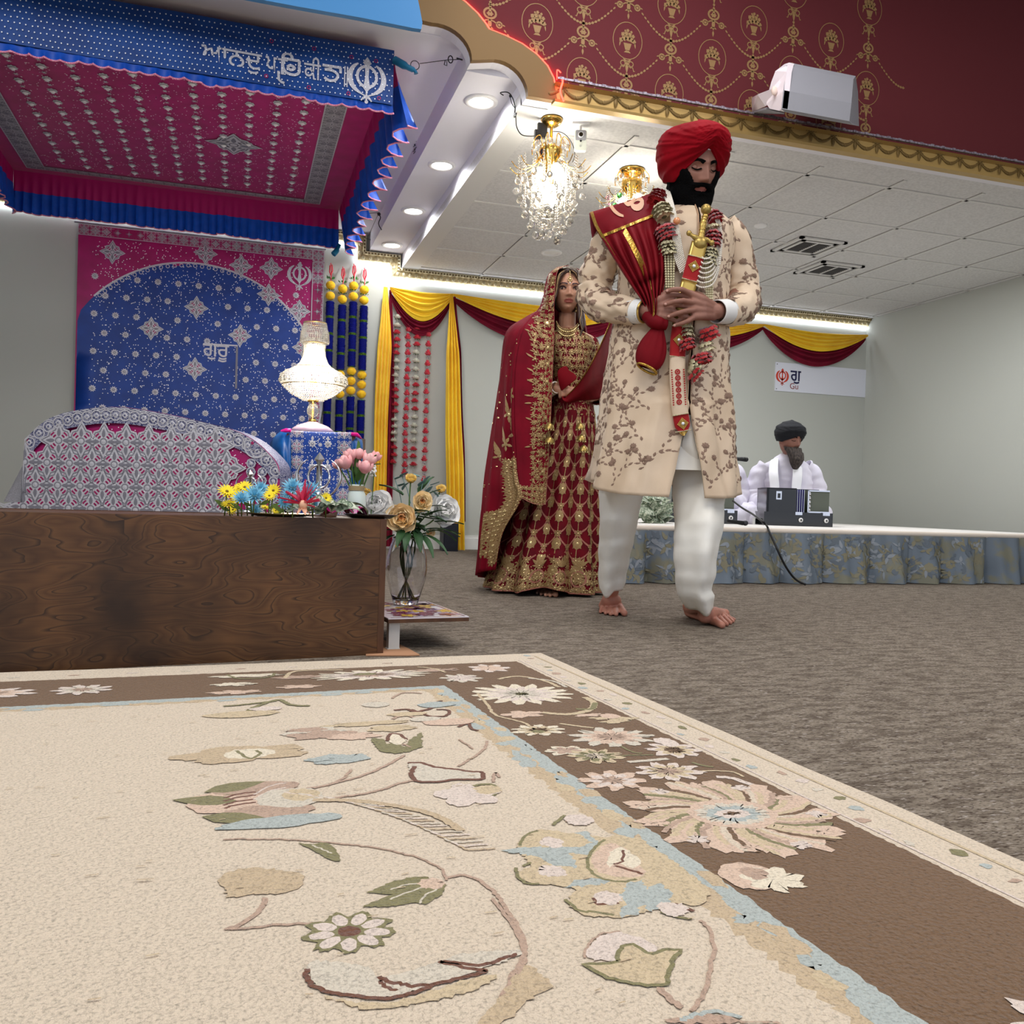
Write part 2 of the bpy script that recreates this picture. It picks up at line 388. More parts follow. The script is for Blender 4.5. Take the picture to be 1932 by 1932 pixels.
# cornice around the rear wall, following the stepped ceiling
path=[(XL,2.70),(1.0,2.70),(1.0,2.552),(1.3,2.552),(1.3,2.442),(XR,2.442)]
path2=[(XL,2.615),(.915,2.615),(.915,2.467),(1.215,2.467),(1.215,2.357),(XR,2.357)]
b=MB()
prof_c=[(0,.075),(.06,.072),(.25,.068),(.3,.05),(.75,.03),(.95,.012),(1,.0)]
rows=[[ (p[0]+(q[0]-p[0])*t,YB-d,p[1]+(q[1]-p[1])*t) for t,d in prof_c] for p,q in zip(path,path2)]
b.grid(rows,lambda i,j:2 if j<2 else 0,sm=False)
for i in range(5):
    p,q,p2,q2=path[i],path[i+1],path2[i],path2[i+1]; L_=hypot(q[0]-p[0],q[1]-p[1]); 
    if i==0: p=(-.2,p[1]);p2=(-.2,p2[1]);L_=hypot(q[0]-p[0],q[1]-p[1])
    n=int(L_/.026)
    for k in range(n):
        t=(k+.5)/n
        for w,r,mm in ((.17,.008,1),):
            c=[p[0]+(q[0]-p[0])*t,p[1]+(q[1]-p[1])*t]; e=[p2[0]+(q2[0]-p2[0])*t,p2[1]+(q2[1]-p2[1])*t]
            b.box((c[0]+(e[0]-c[0])*w,YB-.074,c[1]+(e[1]-c[1])*w),(.012,.01,.012),mm)
    n=int(L_/.055)
    for k in range(n):
        t=(k+.5)/n; c=[p[0]+(q[0]-p[0])*t,p[1]+(q[1]-p[1])*t]; e=[p2[0]+(q2[0]-p2[0])*t,p2[1]+(q2[1]-p2[1])*t]; w=.55
        b.sph((c[0]+(e[0]-c[0])*w,YB-.042,c[1]+(e[1]-c[1])*w),(.015,.012,.018),3,5,8)
struct(b,'trim_3',[mat('cornice_gold',(150,132,92),.45,metal=.4,c2=(196,180,140),scale=50),mat('cornice_dentil',(96,76,34),.5,metal=.4),mat('cornice_cream',(214,206,172),.5),mat('cornice_egg',(196,184,150),.4,metal=.2)])
b=MB(); b.tube([(x,YB-.022,z-.006) for x,z in path2],.009,6); struct(b,'trim_4',M_led)
# recessed downlights in the step band
M_rim=mat('downlight_rim',(232,230,228),.4); M_lamp=mat('downlight_glow',(255,252,246),emit=14)
def downlight(x,y,z,r,label,glow=True,grp=None):
    e=empty('downlight',(x,y,z),label,'ceiling light',grp)
    b=MB(); b.lathe([(r,0),(r,-.006),(r*.9,-.012),(r*.72,-.010),(r*.70,-.002)],n=32); b.build('rim',M_rim,e)
    b=MB(); b.lathe([(r*.70,-.004),(r*.35,-.005),(.0005,-.005)],n=28); b.build('diffuser',M_lamp if glow else M_rim,e)
    return e
for i,(y,w) in enumerate(((4.604,'largest in view, next to the bronze arch'),(5.56,'second from the bronze arch'),(6.51,'third from the bronze arch'),(7.45,'farthest, by the gold cornice'))):
    downlight(1.185,y-.02*0,ZB,.09,'round lit downlight in the soffit, '+w,True,'downlights in the soffit')
downlight(2.347,6.73,ZA,.085,'unlit round white downlight in the tiled ceiling above the bride',False)
b=MB(); b.lathe([(.045,0),(.045,-.008),(.038,-.012),(.0005,-.012)],n=24); tag(b.build('ceiling_cap',M_rim,loc=(3.48,5.51,ZA)),'small flat white cap on a ceiling tile right of the groom','cap')
# air vents
def vent(x,y,label):
    e=empty('air_vent',(x,y,ZA-.004),label,'air vent','square air vents in the tiled ceiling'); s=.2
    b=MB()
    for w0,w1,z0,z1 in ((s,s-.03,0,-.012),(s-.055,s-.08,-.004,-.012)):
        for sx,sy in ((1,0),(-1,0),(0,1),(0,-1)):
            q=(w0+w1)/2; b.box((sx*q,sy*q,(z0+z1)/2),((w0-w1) if sx else 2*w0,(w0-w1) if sy else 2*w0,abs(z1-z0)))
    b.box((0,0,-.008),(.012,2*s-.12,.01)); b.build('frame',M_tbar,e)
    b=MB(); b.box((0,0,-.002),(2*s-.06,2*s-.06,.004)); b.build('duct_opening',mat('duct_dark',(62,60,60),.8),e)
    b=MB()
    for k in range(12): b.box((0,-.13+.0236*k,-.006),(2*s-.14,.004,.008),0)
    b.build('louver',mat('louver_grey',(100,98,97),.6),e); return e
vent(4.08,5.80,'square louvred air vent in the tiled ceiling, the nearer and larger in view')
vent(4.62,6.28,'square louvred air vent in the tiled ceiling, farther one cut by the right edge')
# ---------------- lighting
W=bpy.data.worlds.new('world'); SC.world=W; W.use_nodes=True; W.node_tree.nodes['Background'].inputs[0].default_value=(.80,.87,1,1); W.node_tree.nodes['Background'].inputs[1].default_value=1.0
def area(loc,size,power,col=(1,1,1),rot=(0,0,0),sy=None,spread=None):
    l=bpy.data.lights.new('area','AREA'); l.energy=power; l.color=col; l.size=size
    if sy: l.shape='RECTANGLE'; l.size_y=sy
    if spread: l.spread=spread
    o=bpy.data.objects.new('area_light',l); COL.objects.link(o); o.location=loc; o.rotation_euler=rot; return o
def point(loc,power,r=.05,col=(1,1,1)):
    l=bpy.data.lights.new('p','POINT'); l.energy=power; l.color=col; l.shadow_soft_size=r
    o=bpy.data.objects.new('point_light',l); COL.objects.link(o); o.location=loc; return o
def spot(loc,power,ang,col=(1,1,1),r=.04,blend=.6):
    l=bpy.data.lights.new('s','SPOT'); l.energy=power; l.color=col; l.shadow_soft_size=r; l.spot_size=radians(ang); l.spot_blend=blend
    o=bpy.data.objects.new('spot_light',l); COL.objects.link(o); o.location=loc; return o
# added area lights under the hall ceiling above the photographer, no fixtures behind them
area((.2,.6,ZT-.05),1.2,58,(1,.95,.87),sy=2.4)
area((3.2,.8,ZT-.05),1.2,45,(1,.95,.9),sy=2.4)
area((1.6,3.0,ZT-.05),1.2,34,(.97,.97,1),sy=.6)
area((-1.35,1.9,2.5),.9,30,(.95,.97,1),rot=(radians(68),0,radians(-12)),sy=.5)  # added unseen fill light, tilted towards the altar to brighten it
for y in (4.604,5.56,6.51,7.45): spot((1.185,y,ZB-.02),17,165,(.92,.95,1),.05,.3)
area((3.6,6.3,ZA-.03),.55,26,(.95,.97,1),sy=.55)
area((4.8,5.2,ZA-.03),.55,22,(.95,.97,1),sy=.55)
area((-.8,6.6,ZC-.05),.5,18,(.95,.97,1),sy=.5)
# ================================================================ RUG
RZ=.016; _t4=radians(4); RC=V(atZ(1023.7,1231,RZ))
RU=V((-cos(_t4),-sin(_t4),0)); RV=V((sin(_t4),-cos(_t4),0))
_hc=[0.]
def MR(u,v,h): return RC+RU*u+RV*v+V((0,0,(_hc[0] if h>0 else h)))
def RP(px,py):
    p=V(atZ(px,py,RZ))-RC; return (p.dot(RU),p.dot(RV))
fA=lambda x,y:RP(423+x/3.348,1220+y/3.348)
fB=lambda x,y:RP(850+x/2.927,1220+y/2.927)
fC=lambda x,y:RP(423+x/3.348,1540+y/3.348)
fD=lambda x,y:RP(930+x/3.331,1540+y/3.331)
def jag(pts,amp=.0022,step=.004,closed=True):
    o=[];n=len(pts)
    for i in range(n if closed else n-1):
        a=pts[i];b=pts[(i+1)%n];L=hypot(b[0]-a[0],b[1]-a[1]);k=max(1,int(L/step))
        for j in range(k):
            t=j/k;x=a[0]+(b[0]-a[0])*t;y=a[1]+(b[1]-a[1])*t
            o.append((x+random.uniform(-amp,amp),y+random.uniform(-amp,amp)))
    if not closed:o.append(pts[-1])
    return o
def smooth2(pts,n=4,closed=False):
    P=[V((p[0],p[1],0)) for p in pts]
    if closed:
        P=[P[-1]]+P+[P[0],P[1]]; Q=crom(P,n)[n:-n*1-1]; 
    else: Q=crom(P,n)
    return [(q.x,q.y) for q in Q]
_rc=dict(cream=(226,210,188),brown=(124,98,74),blue=(186,194,190),tan=(208,186,154),olive=(142,136,98),whit=(232,216,204),mauve=(196,168,148),dark=(124,86,70),pale=(222,212,194),ivory=(240,228,204),pink=(226,198,176),gold=(216,196,162))
RN=list(_rc); M_rug=[mat('rug_'+k,c,.95,c2=tuple(int(x*.80) for x in c),scale=260,det=4,lo=.50,hi=.74,bump=1.0,bscale=170,spec=.08,sheen=.25,bdist=.006,stretch=(1,1,1)) for k,c in _rc.items()]
ri=lambda k:RN.index(k)
b=MB(); LU,LV=2.6,3.3
class RMB(MB):
    def dfill(s,*a): _hc[0]+=3e-6; MB.dfill(s,*a)
    def dfan(s,*a,**k): _hc[0]+=3e-6; MB.dfan(s,*a,**k)
    def dstroke(s,*a,**k): _hc[0]+=3e-6; MB.dstroke(s,*a,**k)
b=RMB()
# base slab with soft wavy bound edge
def edge(u,v): return (u+.004*nz(u*5,v*5),v+.004*nz(u*5+9,v*5))
E0=[(0,LV*i/60) for i in range(61)]; 
top=[MR(*edge(0.008,v),0) for u,v in E0]; mid=[MR(*edge(0,v),-.006) for u,v in E0]; bot=[MR(*edge(0.001,v),-RZ) for u,v in E0]
b.grid([top,mid,bot],ri('cream'))
E1=[(LU*i/60,0) for i in range(61)]
top=[MR(*edge(u,.008),0) for u,v in E1]; mid=[MR(*edge(u,0),-.006) for u,v in E1]; bot=[MR(*edge(u,.001),-RZ) for u,v in E1]
b.grid([top,mid,bot],ri('cream'),flip=True)
def rect(u0,v0,u1,v1,h,k):
    P=[(u0,v0),(u1,v0),(u1,v1),(u0,v1)]; b.dfill(MR,P,h,ri(k))
MB.dfill(b,MR,[edge(0.008,v) if 0 else edge(.008,max(v,.008)) for u,v in E0]+[(LU,LV)]+[edge(u,.008) for u,v in E1[::-1]][:-1],0,ri('cream'))
H1,H2,H3,H4,H5=.0012,.0024,.0036,.0048,.006
out=jag([(.124,.115),(.124,LV),(LU,LV),(LU,.118)],.002,.008)
b.dfill(MR,out,H1,ri('brown'))
b.dfill(MR,jag([(.397,.365),(.403,LV-.01),(LU-.01,LV-.01),(LU-.01,.369)],.0025,.008),H2,ri('blue'))
b.dfill(MR,jag([(.425,.392),(.43,LV-.02),(LU-.02,LV-.02),(LU-.02,.393)],.006,.01),H3,ri('tan'))
b.dfill(MR,jag([(.455,.41),(.462,LV-.03),(LU-.03,LV-.03),(LU-.03,.412)],.006,.01),H4,ri('cream'))
def blob(c,r,k,h,ry=None,pet=0,dep=.3,ph=None,j=.0025,n=28,rot=0):
    ph=random.random()*6 if ph is None else ph; ry=ry or r; pts=[]; n=max(n,pet*9)
    for i in range(n):
        a=2*pi*i/n; q=(1-dep*(1-abs(cos(pet*(a-ph)/2)))*1.3 if pet else 1)*random.uniform(.93,1.07)
        x,y=r*q*cos(a),ry*q*sin(a); pts.append((c[0]+x*cos(rot)-y*sin(rot)+random.uniform(-j,j),c[1]+x*sin(rot)+y*cos(rot)+random.uniform(-j,j)))
    b.dfan(MR,c,pts,h,ri(k))
# mottling of the blue/tan guard stripe
random.seed(11)
for i in range(90):
    v=.42+i*.031; u=.418+random.uniform(-.012,.03)
    blob((u,v),random.uniform(.008,.016),random.choice(['blue','blue','tan','gold']),H5,ry=random.uniform(.01,.026),j=.004,n=12)
for i in range(30):
    blob((.45+.07*i,.395+random.uniform(-.01,.012)),random.uniform(.012,.03),random.choice(['blue','tan']),H5,ry=.009,n=12)
# small sprigs on the outer cream band
for i in range(60):
    v=.04+i*.042; 
    blob((.082+random.uniform(-.02,.02),v),random.uniform(.006,.012),['blue','mauve','whit','pale','olive'][i%5],H1,ry=random.uniform(.006,.014),n=10)
    if i%2: blob((.4+.06*i,.075),.014,['pale','mauve','whit'][i%3],H1,ry=.005,n=10)
b.dstroke(MR,[(.045,.05+.1*i) for i in range(33)],.006,H1,ri('gold')); b.dstroke(MR,[(.112,.1+.1*i) for i in range(33)],.004,H1,ri('whit'))
def fill(pts,k,h,sm=True,amp=.0025):
    p=smooth2(pts,4,True) if sm else pts; b.dfill(MR,jag(p,amp,.004),h,ri(k))
def line(pts,w,k,h,sm=True,amp=.0012):
    p=smooth2(pts,5) if sm else pts; b.dstroke(MR,jag(p,amp*1.2,.005,False),w*.85,h,ri(k))
def bloom(c,r,cols,pets=8,ry=None):
    ry=ry or r
    for i,k in enumerate(cols):
        s=1-i*.3 if i<3 else .15; blob(c,r*s,k,H2+i*.0012,ry=ry*s,pet=pets,dep=.34,n=40)
# brown border flowers: (centre from photo crop B)
bloom(fB(215,120),.055,['whit','pink'],7); bloom(fB(60,175),.05,['pale','whit'],8)
bloom(fB(390,262),.118,['ivory','whit','pale','olive'],15,ry=.105)
for p,q,w,k in (([(260,180),(380,165),(520,190),(600,225)],0,.012,'gold'),([(150,260),(210,330),(250,380),(400,420),(450,450)],0,.008,'gold'),([(510,365),(650,375),(770,350),(790,310),(740,280)],0,.018,'gold'),([(690,345),(780,345),(800,310)],0,.014,'olive'),([(600,425),(700,440),(790,450)],0,.01,'gold'),([(640,225),(560,190),(430,175)],0,.01,'pale'),([(940,550),(1010,585),(1060,590)],0,.006,'olive'),([(930,605),(1060,600),(1120,600)],0,.006,'olive'),([(980,640),(1090,630),(1200,620)],0,.013,'pale'),([(1340,690),(1450,688),(1550,692),(1620,720)],0,.006,'gold'),([(1470,720),(1560,730),(1680,770)],0,.014,'whit'),([(1330,640),(1400,660),(1450,665)],0,.008,'olive')):
    line([fB(*x) for x in p],w,k,H3)
bloom(fB(400,375),.048,['pink'],5,ry=.03); bloom(fB(485,462),.055,['ivory','gold','brown'],9,ry=.04); blob(fB(485,470),.012,'olive',.0062)
bloom(fB(890,500),.082,['pale','pink','mauve'],11,ry=.068)
for c in ((850,395),(960,400),(900,415),(760,380)): blob(fB(*c),.034,'gold' if c[0]>800 else 'pink',H3,ry=.014,pet=4)
blob(fB(880,385),.02,'pink',H4); bloom(fB(1235,572),.05,['whit','gold','brown'],8,ry=.05); blob(fB(1195,530),.02,'whit',H3,ry=.03)
bloom(fB(640,575),.04,['ivory','mauve'],6,ry=.03); bloom(fB(805,605),.05,['gold','olive','cream'],9,ry=.045)
bloom(fB(1205,690),.058,['whit','gold','mauve'],9,ry=.05); bloom(fB(895,740),.055,['pink','whit','mauve'],8,ry=.05)
# large peony palmette
pc=fB(1560,925); 
blob(pc,.145,'pink',H2,ry=.15,pet=13,dep=.22,n=60,j=.004)
random.seed(5)
for i in range(46):
    a=2*pi*i/46+random.uniform(-.05,.05); r0=.055; r1=random.uniform(.11,.14)
    pts=[(pc[0]+(r0+(r1-r0)*t)*cos(a+.35*t),pc[1]+(r0+(r1-r0)*t)*sin(a+.35*t)*1.05) for t in (0,.33,.66,1)]
    line(pts,random.uniform(.007,.013),['gold','gold','olive','mauve','gold','cream','brown'][i%7],H3+.0003*(i%3),amp=.002)
for i in range(11):
    a=2*pi*i/11; blob((pc[0]+.118*cos(a),pc[1]+.122*sin(a)),.016,'whit' if i%2 else 'pink',H5,pet=4,ry=.013)
blob(pc,.062,'pink',H4,ry=.055); blob(pc,.054,'pale',H5,ry=.042,pet=12,dep=.12,n=40); blob(pc,.040,'blue',.0066,ry=.03,pet=9,dep=.1); blob(pc,.026,'whit',.0072,ry=.017); blob(pc,.014,'brown',.0078,ry=.006,pet=5)
pc2=fD(1620,380); blob(pc2,.034,'pink',H3,ry=.036); blob(fD(1760,400),.038,'ivory',H4,ry=.034,pet=7,dep=.25,n=40); blob(fD(1640,360),.016,'mauve',H5)
# far brown border (crop A)
bloom(fA(930,180),.15,['ivory','whit','mauve'],16,ry=.062); blob(fA(890,175),.03,'olive',H5,ry=.012)
for c,r,k in (((460,195),.06,'mauve'),((150,185),.09,'ivory'),((470,255),.05,'pink'),((70,290),.06,'pink'),((1330,150),.07,'mauve'),((1500,195),.04,'whit'),((60,240),.05,'ivory')): blob(fA(*c),r,k,H2,ry=.02,pet=6,dep=.3,n=30)
line([fA(380,200),fA(440,160),fA(600,150),fA(750,150)],.012,'gold',H3); line([fA(20,180),fA(100,205),fA(280,195),fA(320,170)],.009,'olive',H3); line([fA(1220,130),fA(1320,140),fA(1400,165)],.009,'gold',H3)
for k in range(9): bloom((1.15+.17*k,.24),.06+.03*(k%2),['whit','pink' if k%2 else 'pale','mauve'],9,ry=.05)
for k in range(6):
    bloom((.26+.02*(-1)**k,1.80+.2*k),.07,['whit','pale','mauve'],9)
# ---- field
F1,F2,F3=.0060,.0072,.0084
# near blossom + stems (crop C)
line([fC(0,720),fC(150,715),fC(300,695),fC(560,680)],.005,'mauve',F1); line([fC(20,715),fC(120,680),fC(200,620),fC(255,560),fC(260,520)],.007,'mauve',F1)
blob(fC(230,425),.045,'tan',F1,ry=.035,pet=5,dep=.18); blob(fC(150,400),.03,'tan',F1); blob(fC(330,420),.03,'tan',F1)
fc=fC(790,735)
blob(fc,.046,'olive',F1,ry=.042,pet=9,dep=.22,n=60,j=.001,ph=0)
for i in range(9):
    a=2*pi*i/9; q=(fc[0]+.027*cos(a),fc[1]+.025*sin(a)); blob(q,.0125,'whit',F2,ry=.0075,j=.0008,n=14,rot=a)
blob(fc,.011,'dark',F3,j=.001,n=14)
line([fC(0,150),fC(350,150),fC(620,170),fC(900,195),fC(1150,245),fC(1330,310),fC(1390,360),fC(1400,410)],.004,'mauve',F1)
line([fC(1400,390),fC(1550,385),fC(1700,480),fC(1800,620),fC(1880,760),fC(1900,880),fC(1830,1000),fC(1760,1160),fC(1680,1313)],.006,'mauve',F1)
fill([fC(900,490),fC(1060,420),fC(1180,390),fC(1290,390),fC(1330,420),fC(1250,430),fC(1400,440),fC(1380,500),fC(1270,560),fC(1180,555),fC(1060,575),fC(870,580),fC(980,535),fC(1060,500)],'olive',F2,sm=False,amp=.0015)
for p in ([(1060,470),(1150,440),(1240,430)],[(1050,530),(1150,490),(1260,455)],[(1230,560),(1280,500),(1360,460)]): line([fC(*x) for x in p],.003,'pale',F3)
blob(fC(1310,430),.014,'pink',F3)
fill([fC(470,175),fC(560,185),fC(620,170),fC(690,200),fC(735,285),fC(660,275),fC(560,220)],'olive',F2,amp=.001); line([fC(560,190),fC(620,215),fC(680,240)],.003,'pale',F3)
# swooping bud outlined in dark brown
fill([fC(520,960),fC(620,920),fC(900,960),fC(1000,1020),fC(1350,930),fC(1500,880),fC(1860,850),fC(1840,900),fC(1650,960),fC(1500,1020),fC(1250,1100),fC(1000,1155),fC(750,1130),fC(600,1090)],'pale',F1)
fill([fC(600,1130),fC(900,1190),fC(1200,1150),fC(1500,1050),fC(1720,1010),fC(1600,1100),fC(1250,1190),fC(900,1230)],'gold',F1)
line([fC(520,970),fC(520,1030),fC(580,1090),fC(680,1125),fC(850,1145),fC(1020,1160),fC(1200,1120),fC(1350,1065),fC(1520,1020),fC(1660,985),fC(1560,975),fC(1440,945),fC(1360,925),fC(1480,935),fC(1640,945),fC(1760,905),fC(1850,880)],.006,'dark',F2)
line([fC(970,1025),fC(1080,1060),fC(1190,1080),fC(1300,1075)],.006,'dark',F2); line([fC(990,1040),fC(1010,1080),fC(1090,1110)],.005,'dark',F2)
# tan shade of background leaf
fill([fC(1750,1150),fC(1850,1000),fC(1932,950),fD(300,1000),fD(380,1080),fD(250,1150),fD(50,1306),fC(1600,1313)],'tan',F1-.0006)
# lower right leaf (crop D)
fill([fD(580,860),fD(640,780),fD(760,735),fD(850,750),fD(1000,800),fD(1030,860),fD(900,870),fD(800,860),fD(790,920),fD(640,910)],'whit',F1)
fill([fD(570,940),fD(700,935),fD(790,920),fD(800,830),fD(870,815),fD(960,865),fD(1080,850),fD(1180,850),fD(1120,950),fD(1090,1070),fD(900,1060),fD(760,1030)],'gold',F2,sm=False,amp=.001)
line([fD(790,915),fD(780,870),fD(810,820),fD(880,810),fD(960,860),fD(1000,870),fD(1080,845),fD(1180,845),fD(1130,900),fD(1110,1000),fD(1090,1070),fD(960,1070),fD(850,1050),fD(720,1020),fD(640,975),fD(560,940),fD(660,935),fD(790,920)],.0055,'olive',F3,sm=False)
line([fD(580,900),fD(590,830),fD(680,750),fD(800,730)],.003,'mauve',F2)
line([fD(1050,1090),fD(1120,1160),fD(1190,1210)],.008,'mauve',F1); line([fD(1250,1230),fD(1310,1150),fD(1360,1000),fD(1385,840),fD(1360,720),fD(1300,660)],.005,'mauve',F1)
fill([fD(1100,1306),fD(1200,1270),fD(1400,1250),fD(1600,1290),fD(1800,1306)],'mauve',F1); line([fD(1180,1290),fD(1280,1255),fD(1420,1240),fD(1560,1275)],.006,'blue',F2)
line([fD(0,520),fD(60,600),fD(140,720),fD(190,830),fD(200,920),fD(150,1000)],.005,'mauve',F1)
# acanthus cluster with blue
fill([fD(150,190),fD(230,110),fD(330,90),fD(480,110),fD(600,120),fD(700,140),fD(800,120),fD(1000,200),fD(1150,300),fD(1350,470),fD(1300,560),fD(1150,560),fD(1000,600),fD(800,640),fD(560,620),fD(470,540),fD(520,470),fD(400,440),fD(250,430),fD(150,370),fD(230,310)],'gold',F1-.0004)
for p,k in (([(60,225),(150,200),(380,200),(560,195),(620,170),(520,110),(600,100),(660,170),(600,250),(480,240),(540,330),(400,320),(280,260),(180,240)],'blue'),([(440,460),(520,410),(660,395),(770,415),(640,440)],'blue'),([(800,640),(830,560),(800,500),(840,430),(950,400),(960,470),(1060,430),(1130,500),(1100,560),(1000,610),(940,560),(900,620)],'blue')):
    fill([fD(*x) for x in p],k,F2,sm=False,amp=.003)
fill([fD(640,330),fD(620,260),fD(720,180),fD(820,200),fD(900,280),fD(950,370),fD(820,390),fD(700,370)],'pink',F2); fill([fD(720,330),fD(740,230),fD(820,200),fD(930,300),fD(860,330),fD(780,300)],'ivory',F3)
line([fD(760,320),fD(840,340),fD(940,370)],.006,'dark',.0092); line([fD(820,220),fD(810,290),fD(760,310)],.004,'dark',.0092)
line([fD(700,150),fD(620,230),fD(590,300),fD(650,380),fD(780,420),fD(900,400)],.005,'olive',.009)
for p in ([(170,190),(200,130),(280,95)],[(150,330),(150,380),(220,430),(290,430)],[(460,530),(540,600),(650,610),(760,630)],[(1060,610),(1160,640),(1250,650)],[(190,320),(240,300)]): line([fD(*x) for x in p],.005,'olive',F2)
for p in ([(310,180),(340,140),(370,145)],[(330,340),(345,365),(380,380)],[(640,520),(670,560),(790,550)],[(1150,560),(1190,590),(1260,595)]): line([fD(*x) for x in p],.007,'dark',F3)
for c in ((370,170),(370,350),(720,520),(1130,590)): blob(fD(*c),.016,'whit',F2)
# middle field (crop B/A)
line([fA(450,985),fA(700,960),fA(950,920),fA(1100,870),fA(1200,850)],.007,'mauve',F1); line([fA(560,900),fA(760,850),fA(900,810),fA(1030,750),fA(1140,690)],.007,'mauve',F1)
line([fA(520,900),fA(650,880),fA(760,830),fA(800,780)],.006,'mauve',F1); line([fA(1660,600),fA(1640,650),fA(1560,710),fA(1480,760)],.006,'mauve',F1); line([fA(1740,830),fA(1710,800),fA(1700,860)],.006,'mauve',F1)
fill([fA(1165,740),fA(1240,735),fA(1330,765),fA(1450,775),fA(1560,795),fA(1630,800),fA(1620,840),fA(1480,840),fA(1350,855),fA(1230,855),fA(1185,820)],'pale',F1)
line([fA(1165,740),fA(1240,738),fA(1330,765),fA(1450,778),fA(1560,795),fA(1630,800),fA(1620,842),fA(1480,842),fA(1350,857),fA(1230,857),fA(1185,815),fA(1200,760)],.009,'dark',F2)
line([fA(1460,905),fA(1560,885),fA(1680,875),fA(1720,900),fA(1700,940),fA(1650,940),fA(1610,915),fA(1640,885)],.008,'olive',F2); blob(fA(1540,940),.05,'whit',F1,pet=5); blob(fA(1665,908),.02,'gold',F1)
fill([fA(920,580),fA(1000,590),fA(1030,620),fA(1080,610),fA(1140,640),fA(1160,600),fA(1250,545),fA(1250,640),fA(1180,665),fA(1080,680),fA(980,665)],'olive',F2,sm=False); fill([fA(1040,560),fA(1110,560),fA(1150,600),fA(1100,625),fA(1040,600)],'ivory',F3); line([fA(1030,600),fA(1050,555),fA(1110,560),fA(1150,590)],.008,'dark',.009)
for c,r,ry,k in (((560,540),.075,.04,'pale'),((620,560),.08,.035,'mauve'),((820,570),.06,.03,'pink'),((520,530),.05,.02,'mauve'),((700,715),.06,.035,'blue'),((780,710),.05,.03,'blue'),((120,680),.14,.06,'tan'),((300,660),.06,.03,'tan'),((900,490),.11,.02,'gold'),((1060,520),.06,.03,'gold')): blob(fA(*c),r*.8,k,F1-.0003 if k!='mauve' else F1,ry=ry*.8,pet=5,dep=.2,n=30)
blob(fA(160,680),.04,'ivory',F2,ry=.028); line([fA(80,660),fA(130,700),fA(180,710),fA(230,680),fA(200,660)],.007,'olive',F3)
for p,k,w in (([(1070,405),(1160,400),(1200,415),(1300,395),(1370,345),(1300,385)],'dark',.01),([(1060,460),(1130,440),(1180,445),(1250,475),(1330,488)],'mauve',.009),([(1180,400),(1290,440),(1400,440),(1420,405),(1340,400)],'dark',.008),([(1480,510),(1540,490),(1560,520),(1600,535)],'dark',.008),([(170,420),(160,400),(260,360),(350,340),(420,370),(540,378)],'olive',.012),([(0,380),(120,370),(330,345)],'olive',.01),([(180,415),(250,435),(330,420)],'olive',.01),([(1060,330),(1130,295),(1250,298)],'mauve',.007),([(920,360),(985,352)],'dark',.01)): line([fA(*x) for x in p],w,k,F2)
for c,r,ry,k in (((1340,370),.05,.03,'blue'),((1160,430),.05,.02,'gold'),((1420,480),.06,.03,'pink'),((1270,460),.04,.02,'pale'),((960,370),.035,.03,'pale'),((120,430),.09,.03,'gold'),((260,395),.04,.02,'whit')): blob(fA(*c),r*.8,k,F1,ry=ry*.8,n=20)
# left palmette (crop A bottom-left)
blob(fA(60,980),.06,'pink',F1,ry=.05); blob(fA(200,900),.06,'mauve',F1,ry=.03); blob(fA(270,1050),.06,'mauve',F1-.0003,ry=.03)
for c,a in (((60,910),.3),((280,965),2.8),((60,1060),-.4)): q=fA(*c); b.dleaf(MR,(q[0]+.04,q[1]),pi+a,.09,.02,F2,ri('olive'))
for y in (940,960,985,1005): line([fA(0,y+25),fA(80,y),fA(200,y-15)],.006,'dark',F2)
for y in (880,910): line([fA(190,y+60),fA(280,y+10),fA(390,y-15)],.004,'whit',F2)
blob(fA(420,960),.045,'pale',F1,ry=.04); blob(fA(360,1110),.08,'blue',F1-.0003,ry=.02); blob(fA(480,940),.025,'gold',F2)
# feathered leaf to the right of it
random.seed(9)
for i in range(26):
    t=i/25; x=620+1100*t; y=960+60*t+260*t*t
    line([fA(x,y),fA(x-120-60*t,y-18+30*t),fA(x-240,y-35+20*t)],.004,['whit','tan','pale'][i%3],F1+.0001*i,sm=False)
line([fA(560,975),fA(900,985),fA(1300,1060),fA(1500,1170)],.014,'tan',F1)
for p in ([(1130,620),(1180,640)],[(1480,590),(1530,620),(1570,650)]): line([fA(*x) for x in p],.005,'mauve',F1)
line([fD(380,60),fD(430,20),fD(450,0)],.006,'olive',F2); line([fD(460,40),fD(510,5)],.006,'mauve',F2); blob(fD(540,30),.02,'whit',F2)
# scatter of loose tufts
for i in range(420):
    u=random.uniform(.48,2.3); v=random.uniform(.45,3.0); b.dstroke(MR,[(u,v),(u+random.uniform(.006,.016),v+random.uniform(-.002,.002))],.0018,F1,ri(random.choice(['tan','tan','gold'])))
rug=b.build('floral_rug',M_rug); tag(rug,'cream tufted floral rug with brown flowered border covering the near floor','rug')
